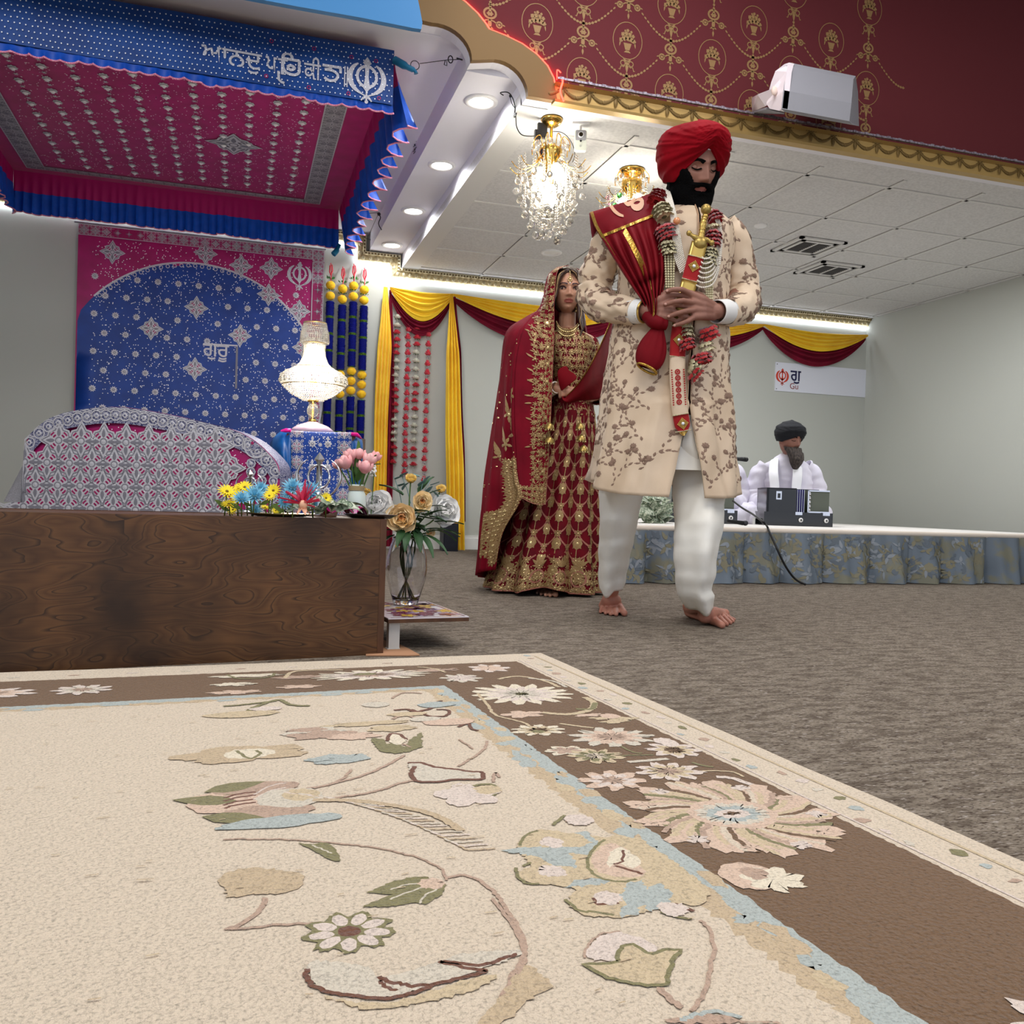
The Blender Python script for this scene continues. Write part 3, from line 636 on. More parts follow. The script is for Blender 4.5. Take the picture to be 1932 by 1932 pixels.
# ================================================================ DONATION BOX, low glass shelf, mat
M_woodd=bpy.data.materials.new('dark_walnut'); M_woodd.use_nodes=True
def _wood(m,c1,c2,c3,sc=1.):
    nt=m.node_tree;N=nt.nodes;L=nt.links;b=N['Principled BSDF'];b.inputs['Roughness'].default_value=.42;b.inputs['Specular IOR Level'].default_value=.4
    t=N.new('ShaderNodeTexCoord');mp=N.new('ShaderNodeMapping');mp.inputs['Scale'].default_value=(1.5*sc,1*sc,5.5*sc);L.new(t.outputs['Object'],mp.inputs['Vector'])
    n0=N.new('ShaderNodeTexNoise');n0.inputs['Scale'].default_value=1.5;n0.inputs['Detail'].default_value=2;L.new(mp.outputs['Vector'],n0.inputs['Vector'])
    r=N.new('ShaderNodeMath');r.operation='MULTIPLY';r.inputs[1].default_value=20;L.new(n0.outputs['Fac'],r.inputs[0])
    fr=N.new('ShaderNodeMath');fr.operation='FRACT';L.new(r.outputs[0],fr.inputs[0])
    cr=N.new('ShaderNodeValToRGB');e=cr.color_ramp.elements;e[0].position=0;e[0].color=lin(c3);e[1].position=.16;e[1].color=lin(c1);x=cr.color_ramp.elements.new(.7);x.color=lin(c2);x=cr.color_ramp.elements.new(1.);x.color=lin(c1)
    L.new(fr.outputs[0],cr.inputs['Fac'])
    n2=N.new('ShaderNodeTexNoise');n2.inputs['Scale'].default_value=4;n2.inputs['Detail'].default_value=3;L.new(t.outputs['Object'],n2.inputs['Vector'])
    mr=N.new('ShaderNodeMapRange');mr.inputs['From Min'].default_value=.4;mr.inputs['From Max'].default_value=.72;L.new(n2.outputs['Fac'],mr.inputs['Value'])
    mx=N.new('ShaderNodeMix');mx.data_type='RGBA';mx.blend_type='MIX';L.new(mr.outputs['Result'],mx.inputs['Factor']);L.new(cr.outputs['Color'],mx.inputs['A']);mx.inputs['B'].default_value=lin(c3)
    n3=N.new('ShaderNodeTexNoise');n3.inputs['Scale'].default_value=90;mp3=N.new('ShaderNodeMapping');mp3.inputs['Scale'].default_value=(.15,1,2.5);L.new(t.outputs['Object'],mp3.inputs['Vector']);L.new(mp3.outputs['Vector'],n3.inputs['Vector'])
    m2=N.new('ShaderNodeMix');m2.data_type='RGBA';m2.blend_type='MULTIPLY';m2.inputs['Factor'].default_value=.5;L.new(mx.outputs['Result'],m2.inputs['A']);L.new(n3.outputs['Color'],m2.inputs['B'])
    g=N.new('ShaderNodeHueSaturation');g.inputs['Saturation'].default_value=0;L.new(n3.outputs['Color'],g.inputs['Color']);L.new(g.outputs['Color'],m2.inputs['B'])
    L.new(m2.outputs['Result'],b.inputs['Base Color'])
_wood(M_woodd,(116,78,44),(92,58,30),(50,30,16))
M_woode=mat('walnut_edge',(92,58,34),.45,c2=(70,42,24),scale=8,stretch=(4,4,1))
bl=V(atZ(423,1250,0)); br=V(atZ(720,1235,0)); d=(br-bl).normalized(); ang=atan2(d.y,d.x)
eb=empty('donation_box',br,'dark stained walnut box at the edge of the cream rug, flowers on its top','box',rz=ang)
BW=.98; BH=.378; BD=.42
b=MB(); b.bbox((-BW,0,0),(-.014,.018,BH)); b.build('front_panel',M_woodd,eb)
b=MB(); b.bbox((-.014,-.001,0),(.004,BD,BH)); b.build('side_panel',M_woode,eb)
b=MB(); b.bbox((-BW-.018,-.001,0),(-BW,BD,BH)); b.build('side_panel',M_woode,eb)
b=MB(); b.bbox((-BW,BD-.018,0),(-.014,BD,BH)); b.build('back_panel',M_woode,eb)
b=MB(); b.bbox((-BW,.018,BH-.02),(-.014,BD-.018,BH-.002)); b.build('top_panel',M_woode,eb)
BOXM=Matrix.Translation(br)@Matrix.Rotation(ang,4,'Z')
def BX(x,y,z=0): return BOXM@V((x,y,BH-.002+z))
# ================================================================ WALL DRAPES
M_yel=mat('yellow_voile',(250,208,40),.6,c2=(240,190,24),scale=6,sheen=.3,trans=.0,bump=.1,bscale=300)
M_mar=mat('maroon_voile',(120,14,42),.75,spec=.2,c2=(98,10,32),scale=6,bump=.1,bscale=300)
def swagcloth(b,top,bot,folds,amp,m,ybase,nu=48,nv=None,dip=1.):
    """cloth between a top curve and a bottom curve (functions of t -> (x,z)); folds run along the swag"""
    nv=nv or folds*6; R=[]
    for i in range(nu+1):
        t=i/nu; a=top(t); c=bot(t); pinch=.12+.88*sin(pi*t)**.7; row=[]
        for j in range(nv+1):
            s=j/nv; q=amp*pinch*(sin(s*folds*2*pi+.8*nz(t*2,s*4,ybase))+.5*nz(t*3,s*folds*1.3,3)) + .03*pinch*sin(pi*s)
            row.append((a[0]+(c[0]-a[0])*s,ybase-.02-abs(q)-.0*s,a[1]+(c[1]-a[1])*s))
        R.append(row)
    b.grid(R,m)
def sagc(x0,z0,x1,z1,d,p=1.): return lambda t:(x0+(x1-x0)*t, z0+(z1-z0)*t-d*(1-abs(2*t-1)**1.9)**p)
def swag(x0,x1,z0,z1,top,ymid,mbot,label,wall=YB):
    e=empty('drape_swag',((x0+x1)/2,wall,z0),label,'drape','swags along the back wall'); ox,oz=(x0+x1)/2,z0
    def sh(f): return lambda t:(f(t)[0]-ox,f(t)[1]-oz)
    b=MB(); swagcloth(b,sh(sagc(x0,z0-.02,x1,z1-.02,ymid-.04)),sh(sagc(x0,z0-.05,x1,z1-.05,mbot,.9)),4,.022,0,-.03); b.build('maroon_cloth',M_mar,e)
    b=MB(); swagcloth(b,sh(sagc(x0,z0,x1,z1,top)),sh(sagc(x0,z0-.02,x1,z1-.02,ymid)),5,.02,0,-.065); b.build('yellow_cloth',M_yel,e)
    return e
swag(1.212,1.778,2.265,2.262,.015,.25,.345,'short yellow and maroon swag above the red flower garlands')
swag(1.778,3.50,2.262,2.265,.03,.20,.34,'wide yellow and maroon swag behind the bride')
swag(3.50,4.93,2.265,2.272,.03,.17,.27,'yellow and maroon swag behind the groom')
swag(4.93,6.15,2.272,2.27,.03,.2,.32,'yellow and maroon swag above the white sign at right')
def tail(name,x0,x1,w0,w1,z0,z1,folds,amp,m,y,label,ph=0):
    b=MB();R=[]
    for i in range(41):
        t=i/40; z=z0+(z1-z0)*t; k=min(1,.25+t*3.2) ; w=(w0+(w1-w0)*min(1,t*1.5))*k; c=x0+(x1-x0)*t+.012*nz(t*3,ph); row=[]
        for j in range(folds*8+1):
            s=j/(folds*8); row.append((c+(s-.5)*w,y-abs(amp*k*sin(s*folds*pi+ph+.6*nz(t*2,s*2,ph)))-.006*nz(t*6,s*5,ph+4),z))
        R.append(row)
    b.grid(R,0); return tag(b.build(name,m),label,'drape')
tail('drape_tail',1.175,1.165,.13,.115,2.262,.02,4,.04,M_yel,YB-.07,'yellow cloth tail hanging to the floor left of the red garlands',1)
tail('drape_tail',1.225,1.268,.07,.07,2.25,.02,2,.03,M_mar,YB-.035,'thin maroon cloth tail beside the left yellow tail',2)
tail('drape_tail',1.755,1.865,.10,.16,2.255,.0,4,.05,M_yel,YB-.09,'yellow cloth tail hanging to the floor right of the red garlands',3)
tail('drape_tail',1.80,1.885,.07,.14,2.25,.25,2,.02,M_mar,YB-.03,'narrow maroon cloth edge showing behind the right yellow tail',4)
b=MB(); b.bbox((1.69,YB-.34,0),(1.82,YB-.20,.24)); b.bbox((1.70,YB-.345,.02),(1.81,YB-.34,.22)); tag(b.build('speaker_box',mat('black_box',(18,20,34),.5)),'small black box on the floor behind the right yellow drape tail','box')
# ================================================================ GARLANDS
M_pomy=mat('marigold_yellow',(250,206,30),.8,c2=(240,176,16),scale=60,sheen=.3,bump=.5,bscale=90)
M_tins=mat('blue_tinsel',(20,34,170),.45,c2=(8,16,110),scale=160,spec=.5,bump=.8,bscale=150)
M_leafg=mat('garland_leaf',(44,120,40),.6); M_band=mat('green_gold_band',(120,160,40),.4,c2=(30,80,30),scale=200,lo=.45,hi=.55)
M_str=mat('red_string',(214,40,60),.7)
def pompom(b,c,r,m=0,seed=0):
    P=[]
    for i in range(11):
        t=pi*i/10; row=[]
        for k in range(18):
            a=2*pi*k/18; q=r*(1+.10*nz(c[2]*40+seed+cos(a)*3,sin(a)*3,t*4)+.05*sin(9*a+3*t)*sin(t)); st=max(sin(t),.001)
            row.append((c[0]+q*st*cos(a),c[1]+q*st*sin(a)*.8,c[2]-q*.92*cos(t)))
        P.append(row)
    b.grid(P,m,closev=True,flip=True)
def leafring(b,c,r,n=9,m=0,up=1,size=.03):
    for k in range(n):
        a=2*pi*k/n+random.random()*.5; d=V((cos(a),sin(a)*.7,0)); o=V(c)+d*r*.5; tip=o+d*size*.7+V((0,0,up*size*random.uniform(.5,1.1))); sd=V((-sin(a),cos(a),0))*size*.28; md=(o+tip)/2+d*.004
        b.poly([o,md+sd,tip,md-sd],m)
def tinsel(b,x,y,z0,z1,r,m=0):
    b.tube([(x,y,z0),(x,y,z1)],r*.86,12,m)
    n=max(3,int(abs(z0-z1)/.006)); 
    for i in range(n):
        z=z0+(z1-z0)*(i+.5)/n; rr=r*random.uniform(.88,1.06); P=[]
        P.append([(x+rr*.55*cos(2*pi*k/14),y+rr*.55*sin(2*pi*k/14),z+.002) for k in range(14)])
        P.append([(x+rr*(1+.1*((k%2)*2-1))*cos(2*pi*k/14+i),y+rr*sin(2*pi*k/14+i)*.85,z-.004) for k in range(14)])
        P.append([(x+rr*.5*cos(2*pi*k/14),y+rr*.5*sin(2*pi*k/14),z-.007) for k in range(14)])
        b.grid(P,m,closev=True)
bx_=[(.71,0,'leftmost'),(.812,-.02,'second from left'),(.905,.015,'third from left'),(.996,-.01,'rightmost')]
for gi,(gx,dz,w) in enumerate(bx_):
    e=empty('marigold_garland',(gx,YB-.055,.6),'blue tinsel and yellow marigold garland on the wall, '+w+' of four','garland','blue and yellow garlands'); random.seed(gi+20)
    Z=lambda z:z-.6+dz
    b=MB(); b.tube([(0,0,Z(2.27)),(.004,0,Z(2.33)),(0,.03,Z(2.43))],.004,5); b.tube([(0,0,Z(2.32)),(.014,0,Z(2.36)),(.008,0,Z(2.41)),(-.01,0,Z(2.40)),(-.012,0,Z(2.35)),(0,0,Z(2.32))],.005,5); b.build('hanging_loop',M_str,e)
    z=2.235; R=.04
    def yb(z):
        b=MB(); pompom(b,(0,0,Z(z)),R,0,gi); b.build('marigold_bloom',M_pomy,e)
    def lf(z,up=1): b=MB(); leafring(b,(0,0,Z(z)),R,up=up); b.build('leaf_ring',M_leafg,e)
    def seg(z0,z1): b=MB(); tinsel(b,0,0,Z(z0),Z(z1),.038); b.build('tinsel_section',M_tins,e)
    def band(z):
        b=MB(); tinsel(b,0,0,Z(z+.014),Z(z-.014),.037); b.build('band',M_band,e)
    lf(2.285,1); yb(2.235); lf(2.19,.4); yb(2.145); lf(2.095,-.6)
    z=2.095
    for k in range(4):
        seg(z,z-.12); z-=.12
        if k<3: band(z-.01); z-=.022
    lf(z-.01,.5); z-=.045; yb(z); lf(z-.04,.3); z-=.083; yb(z); z-=.083; yb(z); lf(z-.045,-.5); z-=.055
    for k in range(5):
        if z<.95: break
        seg(z,z-.12); z-=.12; band(z-.01); z-=.022
    z-=.03; yb(z); yb(z-.08)
# red and white flower strings
M_rose=mat('silk_rose_red',(216,36,64),.7,c2=(240,96,110),scale=60); M_rosew=mat('silk_rose_white',(240,240,226),.7); M_rosel=mat('silk_leaf',(84,100,66),.7)
M_bead=mat('clear_bead',(225,215,225),.08,trans=.6,ior=1.4)
def frill(b,c,r,h,m=0,n=7,L=3):
    for l in range(L):
        rr=r*(1-.27*l); zz=c[2]-h*.5+h*l/L
        for k in range(n):
            a=2*pi*k/n+l*.5+random.random()*.3; d=V((cos(a),sin(a),0)); s=V((-sin(a),cos(a),0))*rr*.52; o=V((c[0],c[1],zz))
            b.grid([[o+s*.3,o+d*rr*.6+s+V((0,0,h*.15)),o+d*rr+s*.6+V((0,0,h*.45))],[o,o+d*rr*.65+V((0,0,-.002)),o+d*rr*1.08+V((0,0,h*.3))],[o-s*.3,o+d*rr*.6-s+V((0,0,h*.15)),o+d*rr-s*.6+V((0,0,h*.45))]],m)
cols=[('wwrrrrwwwwrrrrwwwwrrr',1.289,2.02,.063,'leftmost'),('r'*19,1.389,1.93,.07,'second from left'),('rrrwwwwrrrrwwwwrrr',1.466,1.935,.07,'third from left'),('r'*16,1.566,1.90,.085,'rightmost')]
for gi,(seq,gx,z0,dz,w) in enumerate(cols):
    e=empty('rose_garland',(gx,YB-.05,.55),('red and white' if gi in(0,2) else 'beaded red')+' silk flower string under the short swag, '+w+' of four','garland','rose strings under the short swag'); random.seed(gi)
    b=MB(); b.tube([(0,0,z0-.55+.2),(0,0,z0-.55-dz*len(seq))],.0018,4); b.build('cord',M_rosew,e)
    for i,ch in enumerate(seq):
        z=z0-.55-dz*i+random.uniform(-.006,.006); xx=random.uniform(-.004,.004); b=MB()
        if gi in(0,2): frill(b,(xx,0,z),.034,.03,0)
        else: frill(b,(xx,0,z),.028,.045,0,6,3)
        b.build('silk_rose',M_rose if ch=='r' else M_rosew,e)
        b=MB()
        if gi in(0,2):
            leafring(b,(xx,0,z-.016),.02,6,0,-.4,.028); b.build('leaf_ring',M_rosel,e)
        else:
            for k in range(5): b.sph((xx+.009*cos(k*1.3),.009*sin(k*1.3),z-dz*.5+random.uniform(-.01,.01)),.007,0,4,6)
            b.build('bead_cluster',M_bead,e)
# ================================================================ EMBROIDERY MOTIFS
def khanda(b,M,c,s,h,m,dome=0,w=1.):
    """double edged sword, ring and two curved blades; s = half height"""
    X=lambda x,y:(c[0]+x*s,c[1]+y*s)
    b.dfill(M,[X(*p) for p in [(0,1),(.2,.72),(.1,.62),(.075,.1),(.14,-.3),(.16,-.42),(0,-.62),(-.16,-.42),(-.14,-.3),(-.075,.1),(-.1,.62),(-.2,.72)]],h+dome,m)
    pts=[]
    for i in range(22):
        a=radians(90+(i/21)*360); pts.append(X(.0+.44*cos(a),.1+.47*sin(a)))
    b.dstroke(M,pts,.13*s*w,h+dome*.5,m,closed=False)
    for sx in (-1,1):
        q=[X(sx*x,y) for x,y in [(.40,.66),(.62,.48),(.76,.16),(.74,-.18),(.58,-.46),(.3,-.66),(.02,-.80),(-.16,-.92)]]
        b.dstroke(M,smooth2(q,3),lambda t:s*w*(.05+.19*sin(pi*min(1,t*1.25+.02)) if t<.8 else .07),h+dome*.7,m)
        b.dstroke(M,[X(-sx*.02,-.78),X(-sx*.14,-.86),X(-sx*.24,-1.0)],.07*s,h+dome,m)
    b.dstroke(M,[X(0,-.55),X(0,-1.02)],.08*s,h+dome,m); b.ddisc(M,X(0,-1.04),.085*s,h+dome,m,8)
def rosette(b,M,c,r,h,m,m2,dome=.004,n=10):
    b.ddisc(M,c,r,h,m,n*2,pet=n,dep=.35,dome=dome); b.ddisc(M,c,r*.36,h+dome*.8,m2,8); b.ddisc(M,c,r*.18,h+dome*1.2,m,6,dome=.002)
def diamond(b,M,c,r,h,m,m2,m3,dome=.003):
    pts=[]
    for i in range(32):
        a=2*pi*i/32; k=1/(abs(cos(a))+abs(sin(a))); k=k*(1+.10*cos(8*a)); pts.append((c[0]+r*k*cos(a),c[1]+r*1.0*k*sin(a)))
    b.dfan(M,c,pts,h,m,dome)
    b.dstroke(M,[(c[0]+(p[0]-c[0])*.84,c[1]+(p[1]-c[1])*.84) for p in pts],r*.06,h+dome*.5,m2,closed=True)
    for k in range(4):
        a=pi/4+k*pi/2
        for dd in (-.16,.0,.16):
            for e2 in (.33,.5):
                b.ddisc(M,(c[0]+r*e2*cos(a+dd),c[1]+r*e2*sin(a+dd)),r*.055,h+dome*.9,m3,6)
        a=k*pi/2; b.dleaf(M,(c[0]+r*.2*cos(a),c[1]+r*.2*sin(a)),a,r*.5,r*.1,h+dome,m2,.001)
    b.dring(M,c,r*.17,r*.06,h+dome,m2,10); b.ddisc(M,c,r*.1,h+dome*1.1,m,8,dome=.002)
def zari(b,M,u0,v0,u1,v1,h,m,m2,m3,s=None):
    """dense silver border of interlaced diamonds and scrolls filling a rectangle"""
    w=min(u1-u0,v1-v0) if not s else s; hor=(u1-u0)>(v1-v0)
    b.dfill(M,[(u0,v0),(u1,v0),(u1,v1),(u0,v1)],h,m3)
    for q in ([(u0,v0),(u1,v0)],[(u0,v1),(u1,v1)],[(u0,v0),(u0,v1)],[(u1,v0),(u1,v1)]): b.dstroke(M,q,w*.07,h+.002,m)
    L=(u1-u0) if hor else (v1-v0); n=max(1,int(L/w)); st=L/n
    for i in range(n):
        c=(u0+st*(i+.5),(v0+v1)/2) if hor else ((u0+u1)/2,v0+st*(i+.5))
        diamond(b,M,c,w*.46,h+.001,m,m2,m3,.003)
        for sx in(-1,1):
            for sy in(-1,1):
                q=(c[0]+sx*(st if hor else w)*.38,c[1]+sy*(w if hor else st)*.36)
                b.dring(M,q,w*.085,w*.03,h+.002,m,9); b.ddisc(M,q,w*.035,h+.002,m,6,dome=.001)
                b.dstroke(M,[(c[0]+sx*w*.1,c[1]+sy*w*.44),(c[0]+sx*w*.3,c[1]+sy*w*.28),(c[0]+sx*w*.44,c[1]+sy*w*.1)],w*.03,h+.002,m)
M_silv=mat('silver_zari',(218,216,222),.42,metal=.12,c2=(172,170,178),scale=400); M_silvd=mat('silver_shade',(128,126,136),.5,metal=.1); M_dot=mat('silver_sequin',(244,244,248),.3)
M_mag=mat('magenta_satin',(176,10,106),.5,c2=(158,6,92),scale=9,sheen=.2,bump=.08,bscale=400); M_roy=mat('royal_blue_satin',(8,62,152),.5,c2=(4,52,134),scale=9,bump=.08,bscale=400)
M_magd=mat('magenta_net',(158,24,92),.5)
M_gfont=bpy.data.fonts.load(bpy.utils.system_resource('DATAFILES',path='fonts')+'/NotoSansGurmukhi-VariableFont_wdth,wght.woff2') if False else None
# tapestry on the rear wall
TX0,TX1,TZ0,TZ1=-1.25,.655,.35,2.53; e=empty('tapestry',((TX0+TX1)/2,YB,TZ0),'blue and magenta embroidered tapestry with silver border hung behind the lamp','wall hanging')
ox=(TX0+TX1)/2; MT=lambda u,v,h:(u-ox+0,-.03-h-.006*sin(u*9)*(1 if v<TZ1-.3 else .3),v-TZ0)
b=MB(); b.grid([[MT(TX0+(TX1-TX0)*i/40,TZ0+(TZ1-TZ0)*j/4,0) for j in range(5)] for i in range(41)],1)
b.prism([MT(TX1,TZ0,0),MT(TX1,TZ1,0),MT(TX1,TZ1,-.01),MT(TX1,TZ0,-.01)],(.002,0,0),5)
cc=(-.36,1.28); cr=1.03
arcp=[(cc[0]+cr*cos(radians(a)),cc[1]+cr*sin(radians(a))) for a in range(-70,251,4)]
for i in range(len(arcp)-1):
    p,q=arcp[i],arcp[i+1]
circ=[(cc[0]+cr*cos(2*pi*i/64),cc[1]+cr*sin(2*pi*i/64)) for i in range(64)]
rr=[]; 
for k in range(9): rr.append([MT(max(TX0+.01,min(TX1-.08,cc[0]+(x-cc[0])*k/8)),max(TZ0+.01,min(TZ1-.08,cc[1]+(z-cc[1])*k/8)),.0015) for x,z in circ])
b.grid(rr,0,closev=True,flip=True)
b.dstroke(MT,[p for p in circ if 0]+[(cc[0]+cr*cos(radians(a)),cc[1]+cr*sin(radians(a))) for a in range(-45,140,3)],.014,.004,2)
for a in range(-44,138,3):
    q=(cc[0]+(cr-.022)*cos(radians(a)),cc[1]+(cr-.022)*sin(radians(a)))
    if q[0]<TX1-.1 and q[1]<TZ1-.08: b.dring(MT,q,.014,.006,.004,2,7)
zari(b,MT,TX1-.095,TZ0+.05,TX1-.005,TZ1-.11,.003,2,3,4); zari(b,MT,TX0,TZ1-.085,TX1-.1,TZ1-.005,.003,2,3,4); zari(b,MT,TX1-.095,TZ1-.1,TX1-.005,TZ1-.005,.0035,2,3,4)
big=[(-.02,2.327),(.221,2.331),(.205,2.109),(.458,2.0),(-.014,1.751),(.50,1.69),(-.3,2.40),(-.36,1.95),(-.36,1.45),(-.7,1.75),(-1.0,2.33)]
for c in big: diamond(b,MT,c,.088,.003,2,3,4)
khanda(b,MT,(.453,2.30),.115,.004,2)
random.seed(3)
pts=[]
for i in range(-3,16):
    for j in range(14):
        c=(-1.2+.155*i+(.078 if j%2 else 0)+(.0),.5+.148*j)
        if not(TX0+.05<c[0]<TX1-.13 and TZ0+.05<c[1]<TZ1-.13): continue
        if any(hypot(c[0]-q[0],c[1]-q[1])<.125 for q in big+[(.453,2.30)]): continue
        if abs(hypot(c[0]-cc[0],c[1]-cc[1])-cr)<.035: continue
        if -.25<c[0]<0 and 1.35<c[1]<1.70: continue
        rosette(b,MT,c,.03,.003,2,3); pts.append(c)
for i in range(2600):
    c=(random.uniform(TX0+.1,TX1-.11),random.uniform(TZ0+.1,TZ1-.1))
    if any(hypot(c[0]-q[0],c[1]-q[1])<.034 for q in pts) or any(abs(c[0]-q[0])+abs(c[1]-q[1])<.095 for q in big): continue
    b.ddisc(MT,c,.0042,.0035,5,5)
b.text(lambda u,v,h:MT(u,v,h),'ਗੁਰੂ',.15,.006,2,at=(-.30,1.565),ext=.002)
b.dstroke(MT,[(-.035,1.66),(-.035,1.31)],.016,.006,3); b.dstroke(MT,[(-.30,1.66),(-.03,1.665)],.012,.006,2)
b.build('embroidered_cloth',[M_roy,M_mag,M_silv,M_silvd,M_magd,M_dot],e)
b=MB(); b.tube([(TX0-ox-.03,-.03,TZ1-TZ0+.01),(TX1-ox+.01,-.03,TZ1-TZ0+.01)],.008,8); b.build('hanging_rod',M_silvd,e)
# ================================================================ CLOTH CANOPY
CX0,CX1,CY0,CY1,CZ=-1.55,.69,4.46,6.99,2.65
ec=empty('cloth_canopy',((CX0+CX1)/2,(CY0+CY1)/2,CZ),'blue and magenta cloth canopy with silver lettering and ruffled edges','canopy'); cmx,cmy=(CX0+CX1)/2,(CY0+CY1)/2
M_ruf=mat('blue_satin_ruffle',(10,78,186),.5,spec=.35,c2=(6,70,170),scale=20); M_rufm=mat('magenta_satin_ruffle',(166,8,96),.5); M_trimp=mat('pink_bead_trim',(206,70,120),.5,c2=(240,200,214),scale=500,lo=.5,hi=.55)
M_teal=mat('teal_tie',(10,110,150),.5)
def MU(u,v,h): return (u-cmx,v-cmy,-h-.012*sin((u-CX0)*3)*0)
b=MB(); b.grid([[MU(CX0+(CX1-CX0)*i/12,CY0+(CY1-CY0)*j/12,0) for j in range(13)] for i in range(13)],0,flip=True)
bx0,bx1,by0,by1=CX0+.22,CX1-.27,CY0+.06,CY1-.17
zs=.115
def zb(u0,v0,u1,v1):
    zari(b,MU,u0,v0,u1,v1,.004,1,2,2)
zb(bx1-.0,by0,bx1+zs,by1+zs*.6); zb(bx0,by1,bx1,by1+zs*.6); zb(bx0-zs,by0,bx0,by1+zs*.6); zb(bx0,by0,bx1,by0+zs)
# crystal drops
for i in range(14):
    for j in range(16):
        c=(bx1-.11-.15*i,by0+.17+.15*j+(.075 if i%2 else 0))
        if c[0]<bx0+.06 or c[1]>by1-.04: continue
        pts=[]
        for k in range(16):
            a=2*pi*k/16; q=.034*(1-.25*(.5-.5*cos(8*a))); 
            if k==4: q=.05
            pts.append((c[0]+q*cos(a)*.85,c[1]+q*sin(a)))
        b.dfan(MU,c,pts,.004,1,.003); b.ddisc(MU,c,.017,.009,3,6,dome=.012)
        q=(c[0],c[1]+.075); 
        if q[1]<by1-.03:
            for k in range(6): b.dleaf(MU,q,k*pi/3,.016,.003,.004,1)
random.seed(8)
for i in range(1900):
    c=(random.uniform(bx0+.02,bx1-.02),random.uniform(by0+.12,by1-.02)); b.ddisc(MU,c,.0036,.004,3,5)
diamond(b,MU,(-.08,5.93),.16,.005,1,2,2)
b.build('ceiling_cloth',[M_mag,M_silv,M_silvd,M_dot],ec)
def ruffle(p0,p1,z0,z1,nf,amp,side,mats,name,zsplit=.5,seed=0,flare=.0,trim=True):
    """hanging valance from p0 to p1 (xy) with gathers; side=outward unit (x,y)"""
    p0=V((*p0,0));p1=V((*p1,0));sd=V((*side,0)); n=nf*8; R=[];T=[];NV=9
    for i in range(n+1):
        t=i/n; row=[]
        ph=t*nf*2*pi+1.5*nz(t*nf*.35,seed)*2; a=amp*(.75+.5*nz(t*nf*.6,seed+5))
        for j in range(NV):
            s=j/(NV-1); g=s**1.3
            p=p0.lerp(p1,t)+sd*(a*g*sin(ph)+flare*g)+(p1-p0).normalized()*(a*.7*g*cos(ph)); z=z0+(z1-z0)*s+.018*g*nz(t*nf*.5,seed+9)
            row.append((p.x-cmx,p.y-cmy,z-CZ))
        R.append(row);T.append(row[-1])
    b=MB(); ks=int(zsplit*(NV-1)); b.grid(R,lambda i,j:0 if j<ks else 1); o=b.build(name,mats,ec)
    if trim:
        b=MB(); b.tube(T,.0045,5); b.build('bead_trim',M_trimp,o)
    return o
# front valance: flat band with lettering plus short ruffle below
ZF0,ZF1=CZ+.02,2.40
e=MB(); MF=lambda u,v,h:(u-cmx,CY0-.01-h-cmy+.004*sin(u*7),v-CZ)
b=MB(); b.grid([[MF(CX0+(CX1-CX0)*i/24,ZF1+(ZF0-ZF1)*j/2,0) for j in range(3)] for i in range(25)],0)
b.grid([[MF(CX0+(CX1-CX0)*i/24,ZF1+(ZF0-ZF1)*j/2,-.012) for j in range(3)] for i in range(25)],0,flip=True)
khanda(b,MF,(.558,2.505),.108,.004,1)
_m=lambda u,v,h:MF(u,v,h)
# text baseline/heights measured on the valance
tz=2.462; tf=lambda t,a,c:b.text(_m,t,.118,.005,1,at=(0,tz),ext=.0008,fit=(a,c)); tf('ਆਨਦੁ',-.215,.058); tf('ਪ',.075,.128); tf('ਿ',.132,.205)
def gstroke(x0,w,P,ww=.013):
    for q in P: b.dstroke(_m,smooth2([(x0+w*x,tz+.004+.073*y) for x,y in q],4),ww,.0052,1)
gstroke(.150,.085,[[(0,1),(.5,1),(1,1)],[(.98,1),(.96,.8),(.97,.62)],[(.12,.86),(.06,.5),(.25,.12),(.7,.03),(.97,.25),(.95,.6)],[(.3,.48),(.5,.62),(.72,.48),(.5,.32),(.3,.46)]])
gstroke(.342,.085,[[(0,1),(.5,1),(1.06,1)],[(.5,1),(.42,.82),(.12,.74)],[(.12,.74),(.6,.72),(.88,.48),(.75,.14),(.4,.04),(.12,.2)],[(1.02,1),(1.02,.62)]])
b.dstroke(_m,[(.136,2.475),(.138,2.435),(.15,2.425),(.165,2.422)],.012,.005,1)
tf('ਕੀ',.255,.335)
for dx in (0,.012): b.dstroke(_m,[(.450+dx,2.55),(.450+dx,2.45)],.006,.005,1)
random.seed(4)
for i in range(int((CX1-CX0)/.024)):
    for j in range(10):
        c=(CX0+.012+.024*i+(.012 if j%2 else 0)+random.uniform(-.002,.002),ZF1+.012+.026*j+random.uniform(-.002,.002)); b.ddisc(_m,c,.0035,.0058,2,5)
for c in ((.10,2.61),(.30,2.61),(.48,2.60),(.60,2.60),(.08,2.44),(.28,2.42),(.47,2.42),(.62,2.42)): b.dring(_m,c,.008,.004,.006,3,8)
b.build('lettered_valance',[mat('deep_blue_satin',(4,66,140),.5,c2=(2,54,122),scale=9),M_silv,M_dot,M_magd],ec)
ruffle((CX0,CY0),(CX1,CY0),2.42,2.365,34,.014,(0,-1),[M_ruf,M_ruf],'front_ruffle',.5,1)
o=ruffle((CX1,CY0),(CX1,CY1),CZ+.01,2.33,13,.070,(1,0),[M_rufm,M_ruf],'side_valance',.40,2,flare=.085)
ruffle((CX0,CY1),(CX1,CY1),CZ,2.36,40,.018,(0,-1),[M_rufm,M_ruf],'rear_valance',.62,3)
ruffle((CX0,CY0),(CX0,CY1),CZ+.01,2.36,17,.04,(-1,0),[M_rufm,M_ruf],'side_valance',.40,4)
M_wire=mat('dark_wire',(40,36,36),.5)
